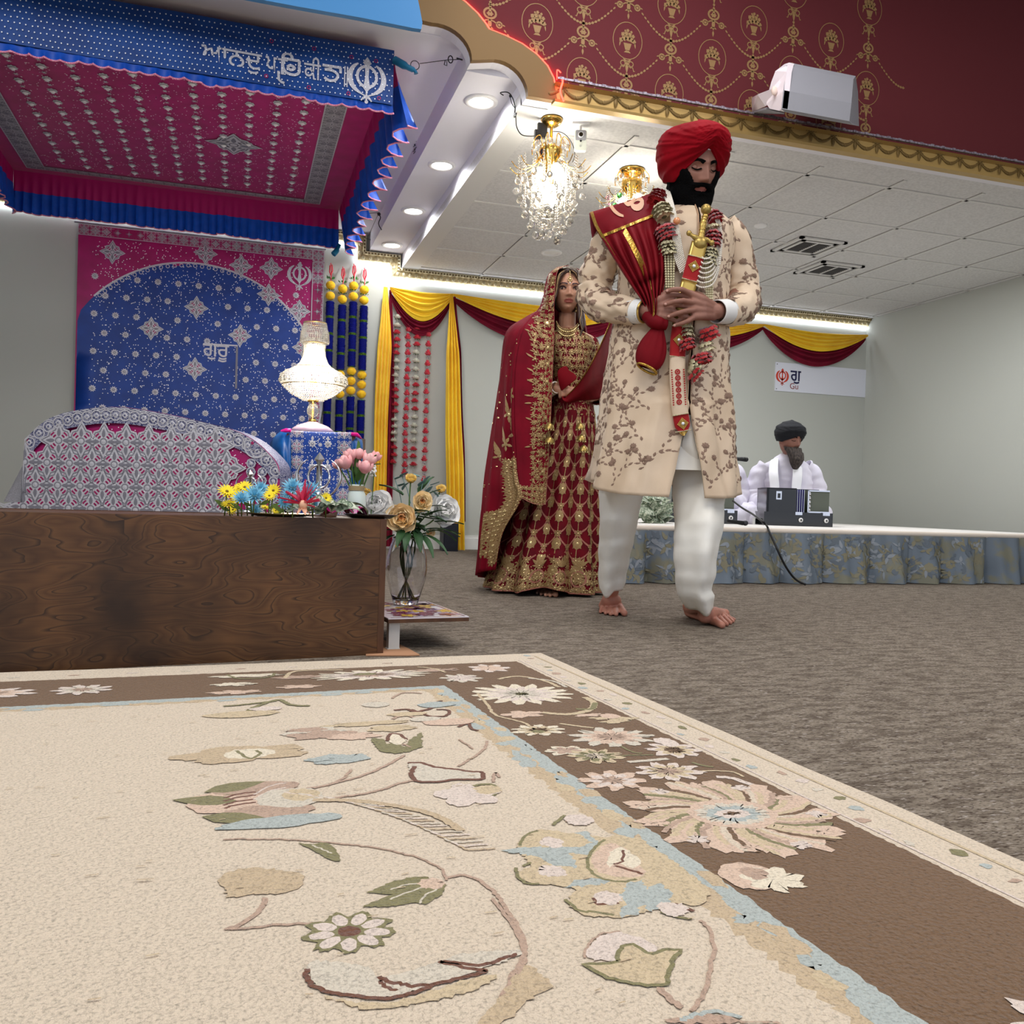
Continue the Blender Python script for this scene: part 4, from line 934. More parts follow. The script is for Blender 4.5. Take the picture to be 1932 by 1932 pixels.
# tie, ring and wire at the near right corner; wires at the rear corner
b=MB(); q=[V(atY(745,113,4.44)),V(atY(768,126,4.4)),V(atY(782,133,4.4)),V(atY(785,139,4.4))]; off=V((cmx,cmy,CZ))
b.tube([p-off for p in crom(q,4)],[.02]*4+[.014]*4+[.009]*4+[.012],7); b.build('corner_tie',M_teal,ec)
b=MB(); q=[V(atY(640,462,7.0)),V(atY(636,472,6.98)),V(atY(629,480,6.97))]; b.tube([p-off for p in crom(q,4)],[.015]*4+[.022]*5,7); b.build('corner_tie',M_teal,ec)
b=MB(); rc=V(atY(783,123,4.41)); 
b.tube([rc+V((.022*cos(2*pi*i/16),0,.022*sin(2*pi*i/16))) for i in range(17)],.0022,5)
b.tube([atY(792,120,4.41),atY(822,116,4.42),atY(845,113,4.42),atY(868,112,4.42)],.002,4)
hk=V(atY(850,112,4.42)); b.tube([hk+V((.012*cos(i*.5),0,.018*sin(i*.5))) for i in range(14)],.003,5); b.tube([atY(840,114,4.42),atY(838,122,4.42),atY(843,124,4.42),atY(843,115,4.42)],.0025,5)
b.tube([atY(862,110,4.42),atY(872,113,4.39)],.004,5)
tag(b.build('hook_wire',M_wire),'thin wire, ring and eye hook tying the canopy corner to the arch','wire')
b=MB(); b.tube([atY(668,405,6.9),atY(690,403,6.9),atY(715,401,6.9)],.0022,4); b.tube([atY(715,401,6.9),atY(695,445,6.95)],.0018,4); b.tube([atY(668,430,6.9),atY(690,450,6.95),atY(700,452,6.95)],.0018,4)
b.tube(crom([atY(712,402,6.9),atY(718,410,6.9),atY(714,422,6.9),atY(720,434,6.9)],3),.004,5); b.sph(atY(715,404,6.9),.014,0,5,8)
tag(b.build('hook_wire',M_wire),'dark wires and hook tying the rear canopy corner near the stepped cornice','wire')
# blue painted board above the canopy
b=MB(); bp=[(-2.2,2.80),(.46,2.80)]; 
q=[atY(423,-14,3.95),atY(560,12,3.95),atY(680,33,3.95),atY(780,53,3.95),atY(795,55,3.95)]
ed=[(p[0],p[2]) for p in q]; edge_=[(-1.9,ed[0][1]+.02)]+ed+[(ed[-1][0]+.004,ed[-1][1]+.03),(ed[-1][0]-.012,ed[-1][1]+.10),(ed[-1][0]-.05,ed[-1][1]+.24),(ed[-1][0]-.10,ed[-1][1]+.34),(-1.9,ed[-1][1]+.36)]
b.prism([(x,3.95,z) for x,z in edge_],(0,.03,0)); tag(b.build('header_board',mat('sky_blue_paint',(52,122,178),.5)),'sky blue painted board with rounded end above the canopy','board')
b=MB(); 
for x in(-1.5,-.3,.3): b.bbox((x-.02,3.955,2.9),(x+.02,YH-.045,2.94))
b.build('bracket',M_silvd,bpy.data.objects['header_board'])
# ================================================================ PEOPLE HELPERS
def ga(x,c,s): return exp(-((x-c)/s)**2)
def head_pt(t,a,P):
    """t 0..1 bottom..top, a angle (0=front). returns head-local point; front is -y"""
    th=pi*t; z=-cos(th)*.118; r=sin(th)
    x=.074*r**.82*sin(a); y=-.096*r**.82*cos(a) if r>0 else 0
    if z<0:
        k=min(1,-z/.118); x*=1-.20*k**1.3; 
        if y<0: y*=1-.02*k
        else: y*=1-.30*k; 
        z*=1.0
    if z>.02: y*=1.03
    if cos(a)>0:
        f=min(1,cos(a)*2.2); ax=abs(x); d=0
        d+=.0045*ga(z,.026,.012)*ga(ax,.028,.024)
        d-=.0115*ga(ax,.031,.0165)*ga(z,.006,.0125)
        nh=.006+.020*min(1,max(0,(.016-z)/.048)) if z<.016 else .006*ga(z,.016,.018)
        if z<-.034: nh*=ga(z,-.034,.0065)
        nw=.0085+.004*max(0,min(1,(.01-z)/.045)); d+=P.get('nose',1)*nh*ga(x,0,nw)
        d+=.0085*ga(ax,.0135,.006)*ga(z,-.034,.007)
        d+=.004*ga(ax,.045,.018)*ga(z,-.018,.02)
        lw=P.get('lip',1)
        d+=.0062*lw*ga(z,-.0585,.0045)*ga(x,0,.019)+.0068*lw*ga(z,-.0705,.005)*ga(x,0,.017)-.0045*ga(z,-.0645,.0022)*ga(x,0,.022)
        d+=.003*ga(ax,.012,.01)*ga(z,-.05,.008)-.004*ga(z,-.083,.006)*ga(x,0,.02)
        d+=.010*ga(x,0,.02)*ga(z,-.100,.013)
        y-=d*f
    return V((x,y,z))
def head_mesh(b,H,P={},nu=90,nv=120,ears=True):
    b.grid([[H@head_pt(i/nu*.998+.001,2*pi*k/nv,P) for k in range(nv)] for i in range(nu+1)],0,closev=True,flip=True,capu=True)
    if ears:
        for s in(-1,1):
            R=H.to_3x3().normalized(); b.sph(H@V((s*.076,.008,-.012)),(.009,.017,.031),0,8,10,R=R)
def face_at(H,x,z,P={},h=0):
    """point on the front of the face at head-local x,z"""
    lo,hi=.001,.999
    t=acos(max(-1,min(1,-z/.118)))/pi
    best=None
    a=asin(max(-.99,min(.99,x/.075)))
    for _ in range(12):
        p=head_pt(t,a,P); a+=(x-p.x)/.085; a=max(-1.4,min(1.4,a))
    p=head_pt(t,a,P); return H@(p+V((sin(a)*.4,-1,0)).normalized()*h)
def limb(b,pts,rad,n=14,m=0):
    b.tube(pts,rad,n,m); 
    for p,r in zip(pts,rad): b.sph(p,r,m,8,n)
def bake(b,name,mats,parent,voxel,smooth=3,assign=None,fac=.5):
    t=b.build('tmp',mats); md=t.modifiers.new('r','REMESH'); md.mode='VOXEL'; md.voxel_size=voxel; md.use_smooth_shade=True
    ms=t.modifiers.new('s','SMOOTH'); ms.factor=fac; ms.iterations=smooth
    dg=bpy.context.evaluated_depsgraph_get(); me=bpy.data.meshes.new_from_object(t.evaluated_get(dg)); me.name=name
    old=t.data; bpy.data.objects.remove(t); bpy.data.meshes.remove(old)
    me.materials.clear()
    for m in mats: me.materials.append(m)
    if assign:
        n=len(me.polygons); co=np.empty(n*3); me.polygons.foreach_get('center',co); idx=assign(co.reshape(n,3)).astype(int)
        me.polygons.foreach_set('material_index',idx)
    else: me.polygons.foreach_set('material_index',[0]*len(me.polygons))
    me.polygons.foreach_set('use_smooth',[True]*len(me.polygons)); me.update()
    o=bpy.data.objects.new(name,me); COL.objects.link(o)
    if parent: o.parent=parent
    return o
class Fig:
    """person frame: x = image right, -y = towards the camera, z up, origin on the floor"""
    def __init__(s,px,py,D,name,label,z0=0):
        s.D=D; g=V(at(px,py,D)); s.M=Matrix.Translation((g.x,g.y,z0))@Matrix.Rotation(-_a,4,'Z'); s.I=s.M.inverted()
        s.e=empty(name,(g.x,g.y,z0),label,'person',rz=-_a)
    def p(s,px,py,dy=0): return s.I@V(at(px,py,s.D+dy))
    def ps(s,L): return [s.p(*q) for q in L]
def HMX(loc,yaw,pitch,roll=0,sc=1.): return Matrix.Translation(loc)@Matrix.Rotation(radians(yaw),4,'Z')@Matrix.Rotation(radians(pitch),4,'X')@Matrix.Rotation(radians(roll),4,'Y')@Matrix.Scale(sc,4)
def loft(tab,sup=2.2):
    """tab rows: (z,cx,cy,rx,ryf,ryb) ascending z -> surface function S(a,z,h)"""
    tb=[(r[0],tuple(r[1:])) for r in tab]
    def S(a,z,h=0):
        cx,cy,rx,rf,rb=interp(tb,z); sa,ca=sin(a),cos(a); e=2/sup
        x=rx*(abs(sa)**e)*(1 if sa>=0 else -1); y=-(rf if ca>0 else rb)*(abs(ca)**e)*(1 if ca>=0 else -1)
        p=V((cx+x,cy+y,z))
        if h: 
            n=V((sa/rx,-ca/(rf if ca>0 else rb),0)).normalized(); p+=n*h
        return p
    return S
def tubefn(pts,rad,flat=1.,up=(0,-1,0)):
    """smooth tube surface T(a,t,h)"""
    P=crom(pts,8); n=len(P)-1; K=len(rad)-1
    fr=[];x=None
    for i,p in enumerate(P):
        d=(P[min(i+1,n)]-P[max(i-1,0)]).normalized()
        u=V(up); x=(u-d*u.dot(d)).normalized() if x is None else (x-d*x.dot(d)).normalized(); fr.append((p,x,d.cross(x),d))
    def T(a,t,h=0):
        q=max(0,min(.9999,t))*n; i=int(q); k=q-i; f,g=fr[i],fr[i+1]
        rr=interp([(j/K,rad[j]) for j in range(K+1)],t)
        c=f[0].lerp(g[0],k); X=f[1].lerp(g[1],k).normalized(); Y=f[2].lerp(g[2],k).normalized()
        return c+(X*cos(a)+Y*sin(a)*flat)*(rr+h)
    return T
M_skin1=mat('skin_brown',(150,104,88),.55,c2=(136,92,78),scale=14,sss=.08,bump=.15,bscale=500,bdist=.0006); M_lip1=mat('lip_brown',(150,86,78),.5)
M_skin1l=mat('foot_skin',(186,128,108),.55,c2=(172,114,96),scale=14)
M_black=mat('beard_black',(8,8,9),.9,spec=.08,bump=1,bscale=260,bdist=.006); M_sclera=mat('eye_white',(215,208,200),.3); M_iris=mat('eye_dark',(30,18,14),.15)
M_coat=mat('sherwani_beige',(226,204,178),.5,c2=(218,194,166),scale=7,bump=.12,bscale=350); M_emb=mat('taupe_embroidery',(162,134,116),.75,c2=(130,104,88),scale=300,bump=.5,bscale=700); M_emb2=mat('taupe_dark',(112,84,68),.7)
M_cream=mat('ivory_silk',(250,249,243),.45,bump=.1,bscale=60,c2=(246,243,234),scale=8); M_cuff=mat('white_cotton',(236,236,234),.6)
M_redt=mat('crimson_turban',(142,4,22),.85,c2=(124,3,18),scale=10,spec=.15,bump=.25,bscale=400); M_reds=mat('crimson_silk',(120,3,20),.7,spec=.2,c2=(104,2,16),scale=9,bump=.15,bscale=300)
M_gtape=mat('gold_tape',(214,176,84),.3,metal=.7,c2=(160,120,40),scale=220,bump=.8,bscale=180); M_gpet=mat('gold_petal',(206,198,162),.4,metal=.25); M_pearl=mat('pearl',(238,232,220),.25,coat=.5)
M_vel=mat('red_velvet',(160,10,18),.8,sheen=.5); M_gbr=mat('bright_gold',(212,178,98),.3,metal=.75); M_gdull=mat('antique_gold',(176,150,84),.35,metal=.7)
M_nail=mat('fingernail',(186,140,126),.35)
def vine(b,M,c,ang,L,h,m,sc,depth=0,fl=True):
    """embroidered stem with leaf chain, side twigs and round flower"""
    pts=[];a=ang;x,y=c;n=max(4,int(L/(.020*sc)));bend=random.uniform(-.09,.09)
    for i in range(n+1):
        pts.append((x,y)); x+=cos(a)*L/n; y+=sin(a)*L/n; a+=bend+random.uniform(-.06,.06)
    b.dstroke(M,pts,.0030*sc,h,m)
    for i,p in enumerate(pts[:-1]):
        b.dleaf(M,p,atan2(pts[i+1][1]-p[1],pts[i+1][0]-p[0])+(.35 if i%2 else -.35),.0185*sc,.0046*sc,h,m,.002)
    if fl:
        r=random.uniform(.0105,.0145)*sc; b.ddisc(M,pts[-1],r,h+.001,m,16,pet=8,dep=.22,dome=.003); b.ddisc(M,pts[-1],r*.55,h+.003,m,8,dome=.0015)
    if depth<1:
        for k in range(1,n-1):
            if k%3==1: 
                s=1 if random.random()<.5 else -1; vine(b,M,pts[k],ang+s*random.uniform(.6,1.1),L*random.uniform(.30,.55),h,m,sc,depth+1)
def gold_flower(b,M,c,r,h,m,m2,k=8,rot=0):
    for i in range(k): b.dleaf(M,(c[0]+r*.22*cos(i*2*pi/k+rot),c[1]+r*.22*sin(i*2*pi/k+rot)),i*2*pi/k+rot,r*.8,r*.2,h,m,.0015)
    b.ddisc(M,c,r*.34,h+.001,m,8,dome=.002); b.ddisc(M,c,r*.15,h+.003,m2,6,dome=.002)
def bead(b,c,r,m=0): b.sph(c,r,m,4,6)
def beads(b,pts,r,m=0,gap=1.9):
    P=[V(p) for p in pts];acc=0;b_=P[0]; bead(b,b_,r,m)
    for i in range(1,len(P)):
        seg=(P[i]-P[i-1]).length;
        if seg<1e-6: continue
        t=gap*r-acc
        while t<=seg: bead(b,P[i-1].lerp(P[i],t/seg),r,m); t+=gap*r
        acc=seg-(t-gap*r)
# ================================================================ GROOM
G=Fig(1250,1175,3.30,'person','man in red turban and embroidered beige coat, head bowed, clasping a sheathed sword')
g=G.p; E_=G.e; random.seed(31)
HG=HMX(g(1306,321,-.05),20,17,-3,1.05); PG=dict(nose=1.1,lip=.9)
b=MB()
head_mesh(b,HG,PG)
limb(b,G.ps([(1300,415,.0),(1301,385,-.01),(1304,355,-.03)]),[.062,.058,.055])
# torso
limb(b,G.ps([(1262,845,.02),(1260,780,.01),(1262,690,.01),(1268,600,.0),(1275,520,.0),(1285,450,.0)]),[.085,.115,.115,.12,.125,.10],18)
for q,r in (((1215,500,.0),.085),((1330,500,.0),.085),((1215,800,.02),.08),((1310,790,.03),.075)): b.sph(g(*q),r,0,10,14)
limb(b,G.ps([(1182,456,.02),(1230,440,.01),(1300,428,0),(1350,442,.01),(1366,458,.02)]),[.048,.052,.055,.050,.046])
WR=g(1222,588,-.20); WL=g(1350,588,-.20)
limb(b,G.ps([(1168,448,.02),(1138,505,.05),(1122,552,.04)])+G.ps([(1165,580,-.09)])+[WR],[.052,.047,.042,.037,.027])
limb(b,G.ps([(1368,458,.02),(1390,505,.05),(1396,555,.04)])+G.ps([(1378,582,-.08)])+[WL],[.052,.047,.042,.037,.027])
# his left hand (image right)
def finger(pts,r0=.0105,r1=.0082): 
    P=G.ps(pts); n=len(P); limb(b,P,[r0+(r1-r0)*i/(n-1) for i in range(n)],10)
for k,(kx,ky) in enumerate(((1303,554),(1308,569),(1310,584),(1310,598))):
    limb(b,[g(1346,578+6*k,-.203),g((1346+kx)/2,(578+6*k+ky)/2-1,-.232),g(kx,ky,-.242)],[.017,.0155,.0125],12)
finger([(1303,554,-.243),(1286,546,-.262),(1272,546,-.262),(1259,549,-.252)])
finger([(1308,571,-.243),(1289,567,-.266),(1272,569,-.266),(1256,574,-.255)])
finger([(1310,585,-.243),(1293,587,-.266),(1278,591,-.266),(1262,597,-.255)])
finger([(1310,598,-.240),(1299,605,-.258),(1287,610,-.258),(1273,614,-.250)],.0095,.0072)
finger([(1338,572,-.205),(1322,557,-.200),(1306,552,-.192)],.013,.010)
# his right hand (image left)
for k,(kx,ky) in enumerate(((1262,556),(1268,570),(1268,585),(1262,599))):
    limb(b,[g(1228,578+6*k,-.203),g((1228+kx)/2,(578+6*k+ky)/2-1,-.228),g(kx,ky,-.232)],[.017,.0155,.0125],12)
finger([(1262,556,-.232),(1284,557,-.242),(1298,561,-.238)]); finger([(1268,572,-.234),(1288,577,-.246),(1304,579,-.240)])
finger([(1268,586,-.234),(1288,596,-.246),(1302,600,-.238)]); finger([(1262,600,-.232),(1276,606,-.240),(1290,603,-.236)],.0095,.0072)
finger([(1240,566,-.205),(1254,553,-.198),(1272,548,-.19)],.013,.010)
# legs
def foot(ank,heel,toes,ball,flat=.03):
    limb(b,[ank,V((heel.x,heel.y,.045)),V((heel.x,heel.y,.028))],[.036,.034,.028],12)
    for q in (ball[0],ball[2],ball[4]): limb(b,[V((heel.x,heel.y,.026)),V(((heel.x+q.x)/2,(heel.y+q.y)/2,.024)),V((q.x,q.y,.019))],[.026,.023,.018],10)
    for i,t in enumerate(toes):
        bp=ball[i]; t=bp.lerp(t,.85) if i else t; r=.0135 if i==0 else .0095-.0006*i
        limb(b,[ank+V((0,0,-.03))+(bp-ank)*.15,V((ank.x,ank.y,0)).lerp(V((bp.x,bp.y,0)),.55)+V((0,0,.045-.004*i)),bp+V((0,0,.020-.001*i)),t+V((0,0,r*.95))],[.030,.026,.0165-.001*i,r],10)
def z0(q): q=V(q); q.z=0; return q
def fl(px,py): 
    w=V(atZ(px,py,0)); q=G.I@w; q.z=0; return q
limb(b,G.ps([(1190,860,.03),(1172,945,.10),(1160,1030,.20),(1152,1110,.30)]),[.085,.062,.048,.034])
limb(b,G.ps([(1305,850,.04),(1316,960,-.01),(1313,1060,-.055),(1326,1140,.0)]),[.055,.058,.046,.036])
a1=g(1152,1112,.31); 
foot(a1,fl(1150,1138),[fl(1178,1163),fl(1163,1165),fl(1152,1164),fl(1142,1162),fl(1132,1159)],[fl(1168,1153),fl(1160,1153),fl(1152,1152),fl(1144,1152),fl(1137,1151)])
a2=g(1328,1140,.0)
foot(a2,fl(1303,1166),[fl(1362,1186),fl(1374,1183),fl(1381,1180),fl(1386,1177),fl(1388,1173)],[fl(1348,1181),fl(1356,1176),fl(1362,1172),fl(1366,1169),fl(1368,1166)])
HI=HG.inverted()
def asg(c):
    n=len(c); hi=np.array(HI); q=np.c_[c,np.ones(n)]@hi.T; x,y,z=q[:,0],q[:,1],q[:,2]
    m=(y<-.07)&((np.abs(x)/.026)**2+((z+.0655)/.0095)**2<1)
    return np.where(c[:,2]<.17,2,m*1)
bake(b,'body',[M_skin1,M_lip1,M_skin1l],E_,.0034,3,asg)
# nails
b=MB()
for p,q in (((1259,549,-.2595),0),((1256,574,-.2625),0),((1262,597,-.2625),0),((1273,614,-.257),0)): b.sph(g(*p)+V((-.001,-.001,0)),(.0055,.0025,.0045),0,6,8)
b.build('fingernails',M_nail,E_)
# eyes: lowered lids with lashes, brows
b=MB()
for s in(-1,1):
    c=face_at(HG,s*.031,.004,PG); R=HG.to_3x3().normalized()
    b.sph(c+R@V((0,.0065,0)),(.0145,.0125,.0115),0,8,12,R=R)
b.build('eyelids',M_skin1,E_)
b=MB()
def facestroke(b,pts,w,h,H,P,m=0,n=4):
    pp=smooth2(pts,n); b.dstroke(lambda u,v,hh:face_at(H,u,v,P,hh),pp,w,h,m)
for s in(-1,1):
    facestroke(b,[(s*.046,.002),(s*.036,-.003),(s*.026,-.003),(s*.017,.001)],.0050,.0065,HG,PG)
    facestroke(b,[(s*.012,.020),(s*.024,.026),(s*.038,.027),(s*.052,.018)],lambda t:.0125*(1-.5*t),.0035,HG,PG)
b.build('eyebrows',M_black,E_)
# beard and moustache grown from the head grid
b=MB(); nu,nv=90,120; Z=[]
def bm(x,z,y):
    ax=abs(x)
    if z>.012: return 0
    if y>.035: return 0
    up=-.045+.075*min(1,max(0,(ax-.030)/.042))**1.1   # cheek line
    k=min(1,max(0,(up-z)/.012))
    if z>-.0545 and ax<.034: k=max(0,min(1,(.0)))*k
    mo=ga(z,-.0505-.10*max(0,ax-.012)*.5,.0048)*(1 if ax<.036 else 0)
    lip=1 if ((ax/.0235)**2+((z+.0655)/.0072)**2)<1 else 0
    if lip: k=0
    return max(k,0 if lip and z<-.056 else mo)
rows=[]
for i in range(2,64):
    row=[]
    for k in range(nv):
        a=2*pi*k/nv; t=i/nu; p=head_pt(t,a,PG); w=bm(p.x,p.z,p.y)
        row.append((p,w,a))
    rows.append(row)
idx={}
for i,row in enumerate(rows):
    for k,(p,w,a) in enumerate(row):
        low=max(0,min(1,(-p.z-.055)/.06)); lf=min(1,.12+.45*((p.x/.026)**2+((p.z+.0655)/.017)**2)) if p.y<0 else 1; dd=.004+.012*w*lf+.040*low*w*lf+.0025*nz(p.x*90,p.y*90,p.z*90)
        q=p+V((sin(a)*.9,-cos(a)*1.0,-1.5*low)).normalized()*(dd if w>0 else -.006)
        idx[i,k]=b.pt(HG@q)
for i in range(len(rows)-1):
    for k in range(nv):
        k2=(k+1)%nv
        if max(rows[i][k][1],rows[i+1][k][1],rows[i][k2][1],rows[i+1][k2][1])>.2: b.face((idx[i,k],idx[i,k2],idx[i+1,k2],idx[i+1,k]),0,True)
b.build('beard',M_black,E_,sub=1)
# turban
b=MB(); NA,NT=120,44; P_=[]
def tur(a,t):
    ca,sa=cos(a),sin(a)
    ax=sa
    # lower edge: high peak at the forehead, low over the ears and nape
    f=max(0,ca); zl=.122*(max(0,1-abs((a if a<=pi else a-2*pi)-.06)/(1.2)))**.9-.050
    if a>pi: pass
    zt=.160; z=zl+(zt-zl)*t
    q=t; prof=.86+.30*sin(pi*min(1,q*1.02+.08))**.75 if q<.55 else None
    R_=interp([(0,.98),(.12,1.12),(.35,1.34),(.6,1.36),(.76,1.24),(.88,.96),(.96,.55),(1,.02)],q)
    x=.088*R_*sa*(1.0 if a<pi else 1.03); y=-.104*R_*ca*.98
    # folds radiating from the forehead peak
    aa=a if a<=pi else a-2*pi; ph=atan2(z-.075,(aa-.06)*.10)
    amp=min(1,hypot(z-.03,aa*.10)/.03)
    k=(ph*5.5)%1.0; d=.0052*(k**2)*amp*(1 if t<.85 else .3)+.003*sin(ph*23+aa*2)*amp*(1-t)
    x+=sa*d; y-=ca*d
    if t>.45: z+=.010*(t-.45)*sin(aa+.6)
    return V((x,y+.008,z+.0))
P_=[[HG@tur(2*pi*k/NA,i/NT) for k in range(NA)] for i in range(NT+1)]
inner=[[HG@(tur(2*pi*k/NA,0).lerp(V((0,0,.02)),.10+.25*i)) for k in range(NA)] for i in range(2)][::-1]
b.grid(inner+P_,0,closev=True,flip=True); b.build('turban',M_redt,E_,sub=1)
b=MB(); b.dfill(lambda u,v,h:face_at(HG,u,v,PG,h),[(-.016,.062),(.018,.062),(.002,.083)],.004,0); b.build('under_turban_band',M_cuff,E_)
# coat -----------------------------------------------------------
def row(py,xl,xr,cy,rf,rb):
    a=g(xl,py,cy); c=g(xr,py,cy); return ((a.z+c.z)/2,(a.x+c.x)/2,cy,(c.x-a.x)/2,rf,rb)
tabc=sorted([row(392,1272,1330,-.0,.058,.06),row(400,1266,1338,-.0,.066,.065),row(404,1240,1348,0,.078,.075),row(414,1195,1366,0,.10,.09),row(430,1158,1382,.0,.125,.11),row(460,1158,1380,0,.14,.12),row(520,1166,1372,.0,.15,.12),row(580,1166,1368,.0,.15,.12),row(640,1152,1370,.0,.15,.12),row(700,1144,1372,.0,.155,.13),row(780,1134,1380,.0,.165,.14),row(860,1124,1386,.0,.175,.16),row(945,1112,1392,0,.185,.17)])
SCt=loft(tabc,2.3); zt_,zb_=g(1300,392,0).z,g(1300,940,0).z
xcen=lambda z:interp([(zb_,g(1295,940,-.17).x),(g(1300,800).z,g(1291,800,-.16).x),(zt_,g(1302,386).x)],z)
zslit=g(1300,775).z
def edge_a(z,side):
    """front opening angle on each side (side -1 = image left panel)"""
    cx,cy,rx,rf,rb=interp([(r[0],tuple(r[1:])) for r in tabc],z)
    x0=xcen(z)
    if z<zslit:
        k=(zslit-z)/(zslit-zb_); x0+= (-.062*k if side<0 else .046*k)
    else: x0+=.004*side
    return asin(max(-.95,min(.95,(x0-cx)/rx)))
def coatS(s,z,h=0):
    """s in 0..1 from image-right front edge round the back to image-left front edge"""
    aR,aL=edge_a(z,1),edge_a(z,-1); a=aR+(2*pi+aL-aR)*s
    w=min(1,max(0,(g(1300,600).z-z)/.6)); hs=w*.010*sin(a*9+2*sin(z*6))+.006*nz(a*3,z*9,1)+.004*nz(a*9,z*16,5)
    if z<zslit+.02 and (s<.06 or s>.94): hs+=.012
    if s>.97 and z>zslit: hs+=.004
    p=SCt(a,z,h+hs)
    return p
zh=lambda s:zb_+.058*(0 if False else abs(cos(2*pi*s))**0*(1-max(0,cos(2*pi*s))**.5))*.9
b=MB(); NS,NZ=110,90
def cz(s,k): 
    z0_=zh(s); return z0_+(zt_-z0_)*k
b.grid([[coatS(i/NS,cz(i/NS,j/NZ)) for j in range(NZ+1)] for i in range(NS+1)],0,flip=False)
b.build('coat',M_coat,E_,solid=.004)
b=MB(); random.seed(12)
# u = s*1.05 m approx, v = z
LS=1.15
MC=lambda u,v,h:coatS(min(.999,max(.001,u/LS)),max(zh(u/LS)+.004,min(zt_-.002,v)),h+.002)
for (u0,u1) in ((.014,.50),(.66,LS-.012)):
    u=u0
    k=0
    while u<u1:
        v=zb_+.03+ (.07 if k%2 else 0)
        while v<zt_-.12:
            vine(b,MC,(u+random.uniform(-.015,.015),v+random.uniform(-.015,.015)),pi/2+(1 if (k+int(v*9))%2 else -1)*random.uniform(.25,.8),random.uniform(.13,.17),.0,0,.92)
            v+=.100
        u+=.080; k+=1
b.build('coat_embroidery',[M_emb,M_emb2],E_)
b=MB(); fe=[coatS(.997,z,.007) for z in [zslit+(zt_-zslit)*i/30 for i in range(31)]]
b.tube(fe,.0022,5); b.build('front_placket',mat('coat_edge',(196,160,128),.6),E_)
# back tail seen through the side slit at image left
b=MB(); L=[(1152,700,.04),(1140,760,.06),(1128,820,.08),(1114,880,.10),(1103,905,.10)]; R=[(1158,705,.0),(1152,760,.0),(1142,820,.0),(1132,880,.0),(1120,912,.0)]
b.grid([G.ps(L),G.ps([( (a[0]+c[0])/2,(a[1]+c[1])/2,(a[2]+c[2])/2+.01) for a,c in zip(L,R)]),G.ps(R)],0); b.build('coat_tail',M_coat,E_,solid=.004)
# sleeves
def sleeve(pts,rad,seed,nm='sleeve'):
    T=tubefn(G.ps(pts),rad,1.0)
    def S(a,t,h=0):
        w=sin(pi*min(1,t*1.02))**.5
        d=.0075*w*sin(34*t+2.2*sin(a+seed)+nz(a*2,t*6,seed)*3)*(.5+.5*cos(a-seed*1.3))+.006*nz(a*2,t*12,seed)
        return T(a,t,h+d)
    b=MB(); b.grid([[S(2*pi*k/36,i/80) for k in range(36)] for i in range(81)],0,closev=True,flip=True); o=b.build(nm,M_coat,E_,solid=.003)
    b=MB(); random.seed(seed+50); Mx=lambda u,v,h:S(u/.055,min(.99,max(.01,v/.62)),h+.0025)
    for k in range(6):
        for j in range(6): vine(b,Mx,(.0575*k+random.uniform(-.01,.01),.03+.1*j+random.uniform(-.02,.02)),random.choice([1,-1])*pi/2+random.uniform(-.7,.7),.085,0,0,1.0)
    b.build('sleeve_embroidery',[M_emb,M_emb2],o)
sleeve([(1186,432,.02),(1152,465,.03),(1131,510,.05),(1122,548,.045),(1128,572,-.01),(1160,582,-.09),(1200,588,-.165)],[.070,.071,.064,.060,.058,.051,.045],1)
sleeve([(1358,430,.02),(1380,460,.03),(1393,510,.05),(1402,552,.045),(1400,578,-.01),(1384,586,-.08),(1368,590,-.15)],[.066,.069,.064,.062,.060,.052,.046],2)
def cuff(p0,p1,r0,r1):
    T=tubefn([g(*p0),g(*p0).lerp(g(*p1),.5),g(*p1)],[r0,(r0+r1)/2,r1]); b=MB()
    b.grid([[T(2*pi*k/24,i/6) for k in range(24)] for i in range(7)],0,closev=True,flip=True); b.build('shirt_cuff',M_cuff,E_,solid=.003)
cuff((1190,587,-.15),(1214,588,-.19),.043,.040); cuff((1374,588,-.14),(1352,588,-.19),.043,.040)
T=tubefn([g(1211,588,-.185),g(1215,588,-.192),g(1219,588,-.198)],[.037,.037,.037]); b=MB(); b.tube([T(2*pi*k/28,.5,0) for k in range(29)],.0045,6); b.tube([T(2*pi*k/28,.1,.002) for k in range(29)],.003,6); b.build('bangle',M_gbr,E_)
# collar embroidery
b=MB(); 
for k in range(14): b.ddisc(lambda u,v,h:SCt(u,v,h),( -1.1+.17*k,zt_-.012-.012*(k%2)),.05,.004,0,10,pet=6,dome=.003,ry=.007)
b.build('collar_embroidery',[M_emb],E_)
# trousers -------------------------------------------------------
def leg(rows,nm,crease,hem=0):
    """rows: (py,xl,xr,dy,ry)"""
    tb=sorted([row(r[0],r[1],r[2],r[3],r[4],r[4]) for r in rows]); S=loft(tb,1.75)
    z0_,z1_=tb[0][0],tb[-1][0]; b=MB(); P=[]
    for i in range(61):
        r_=[]
        for k in range(40):
            a=2*pi*k/40; z=z0_+(z1_-z0_)*i/60; d=.006*nz(cos(a)*2,sin(a)*2,z*9)+.004*nz(a,z*22,3)
            fr=max(0,cos(a-crease))**14; zz=z-hem*(fr)*(1-i/60)**6
            q=S(a,z,d+.016*fr); q.z=zz; r_.append(q)
        P.append(r_)
    b.grid(P,0,closev=True,flip=True); b.build(nm,M_cream,E_,solid=.003)
leg([(860,1140,1240,.04,.11),(935,1131,1212,.09,.095),(975,1130,1203,.13,.09),(1020,1131,1194,.19,.08),(1060,1130,1186,.24,.072),(1095,1130,1179,.28,.062),(1112,1131,1174,.30,.055)],'trouser_leg',-.45,.03)
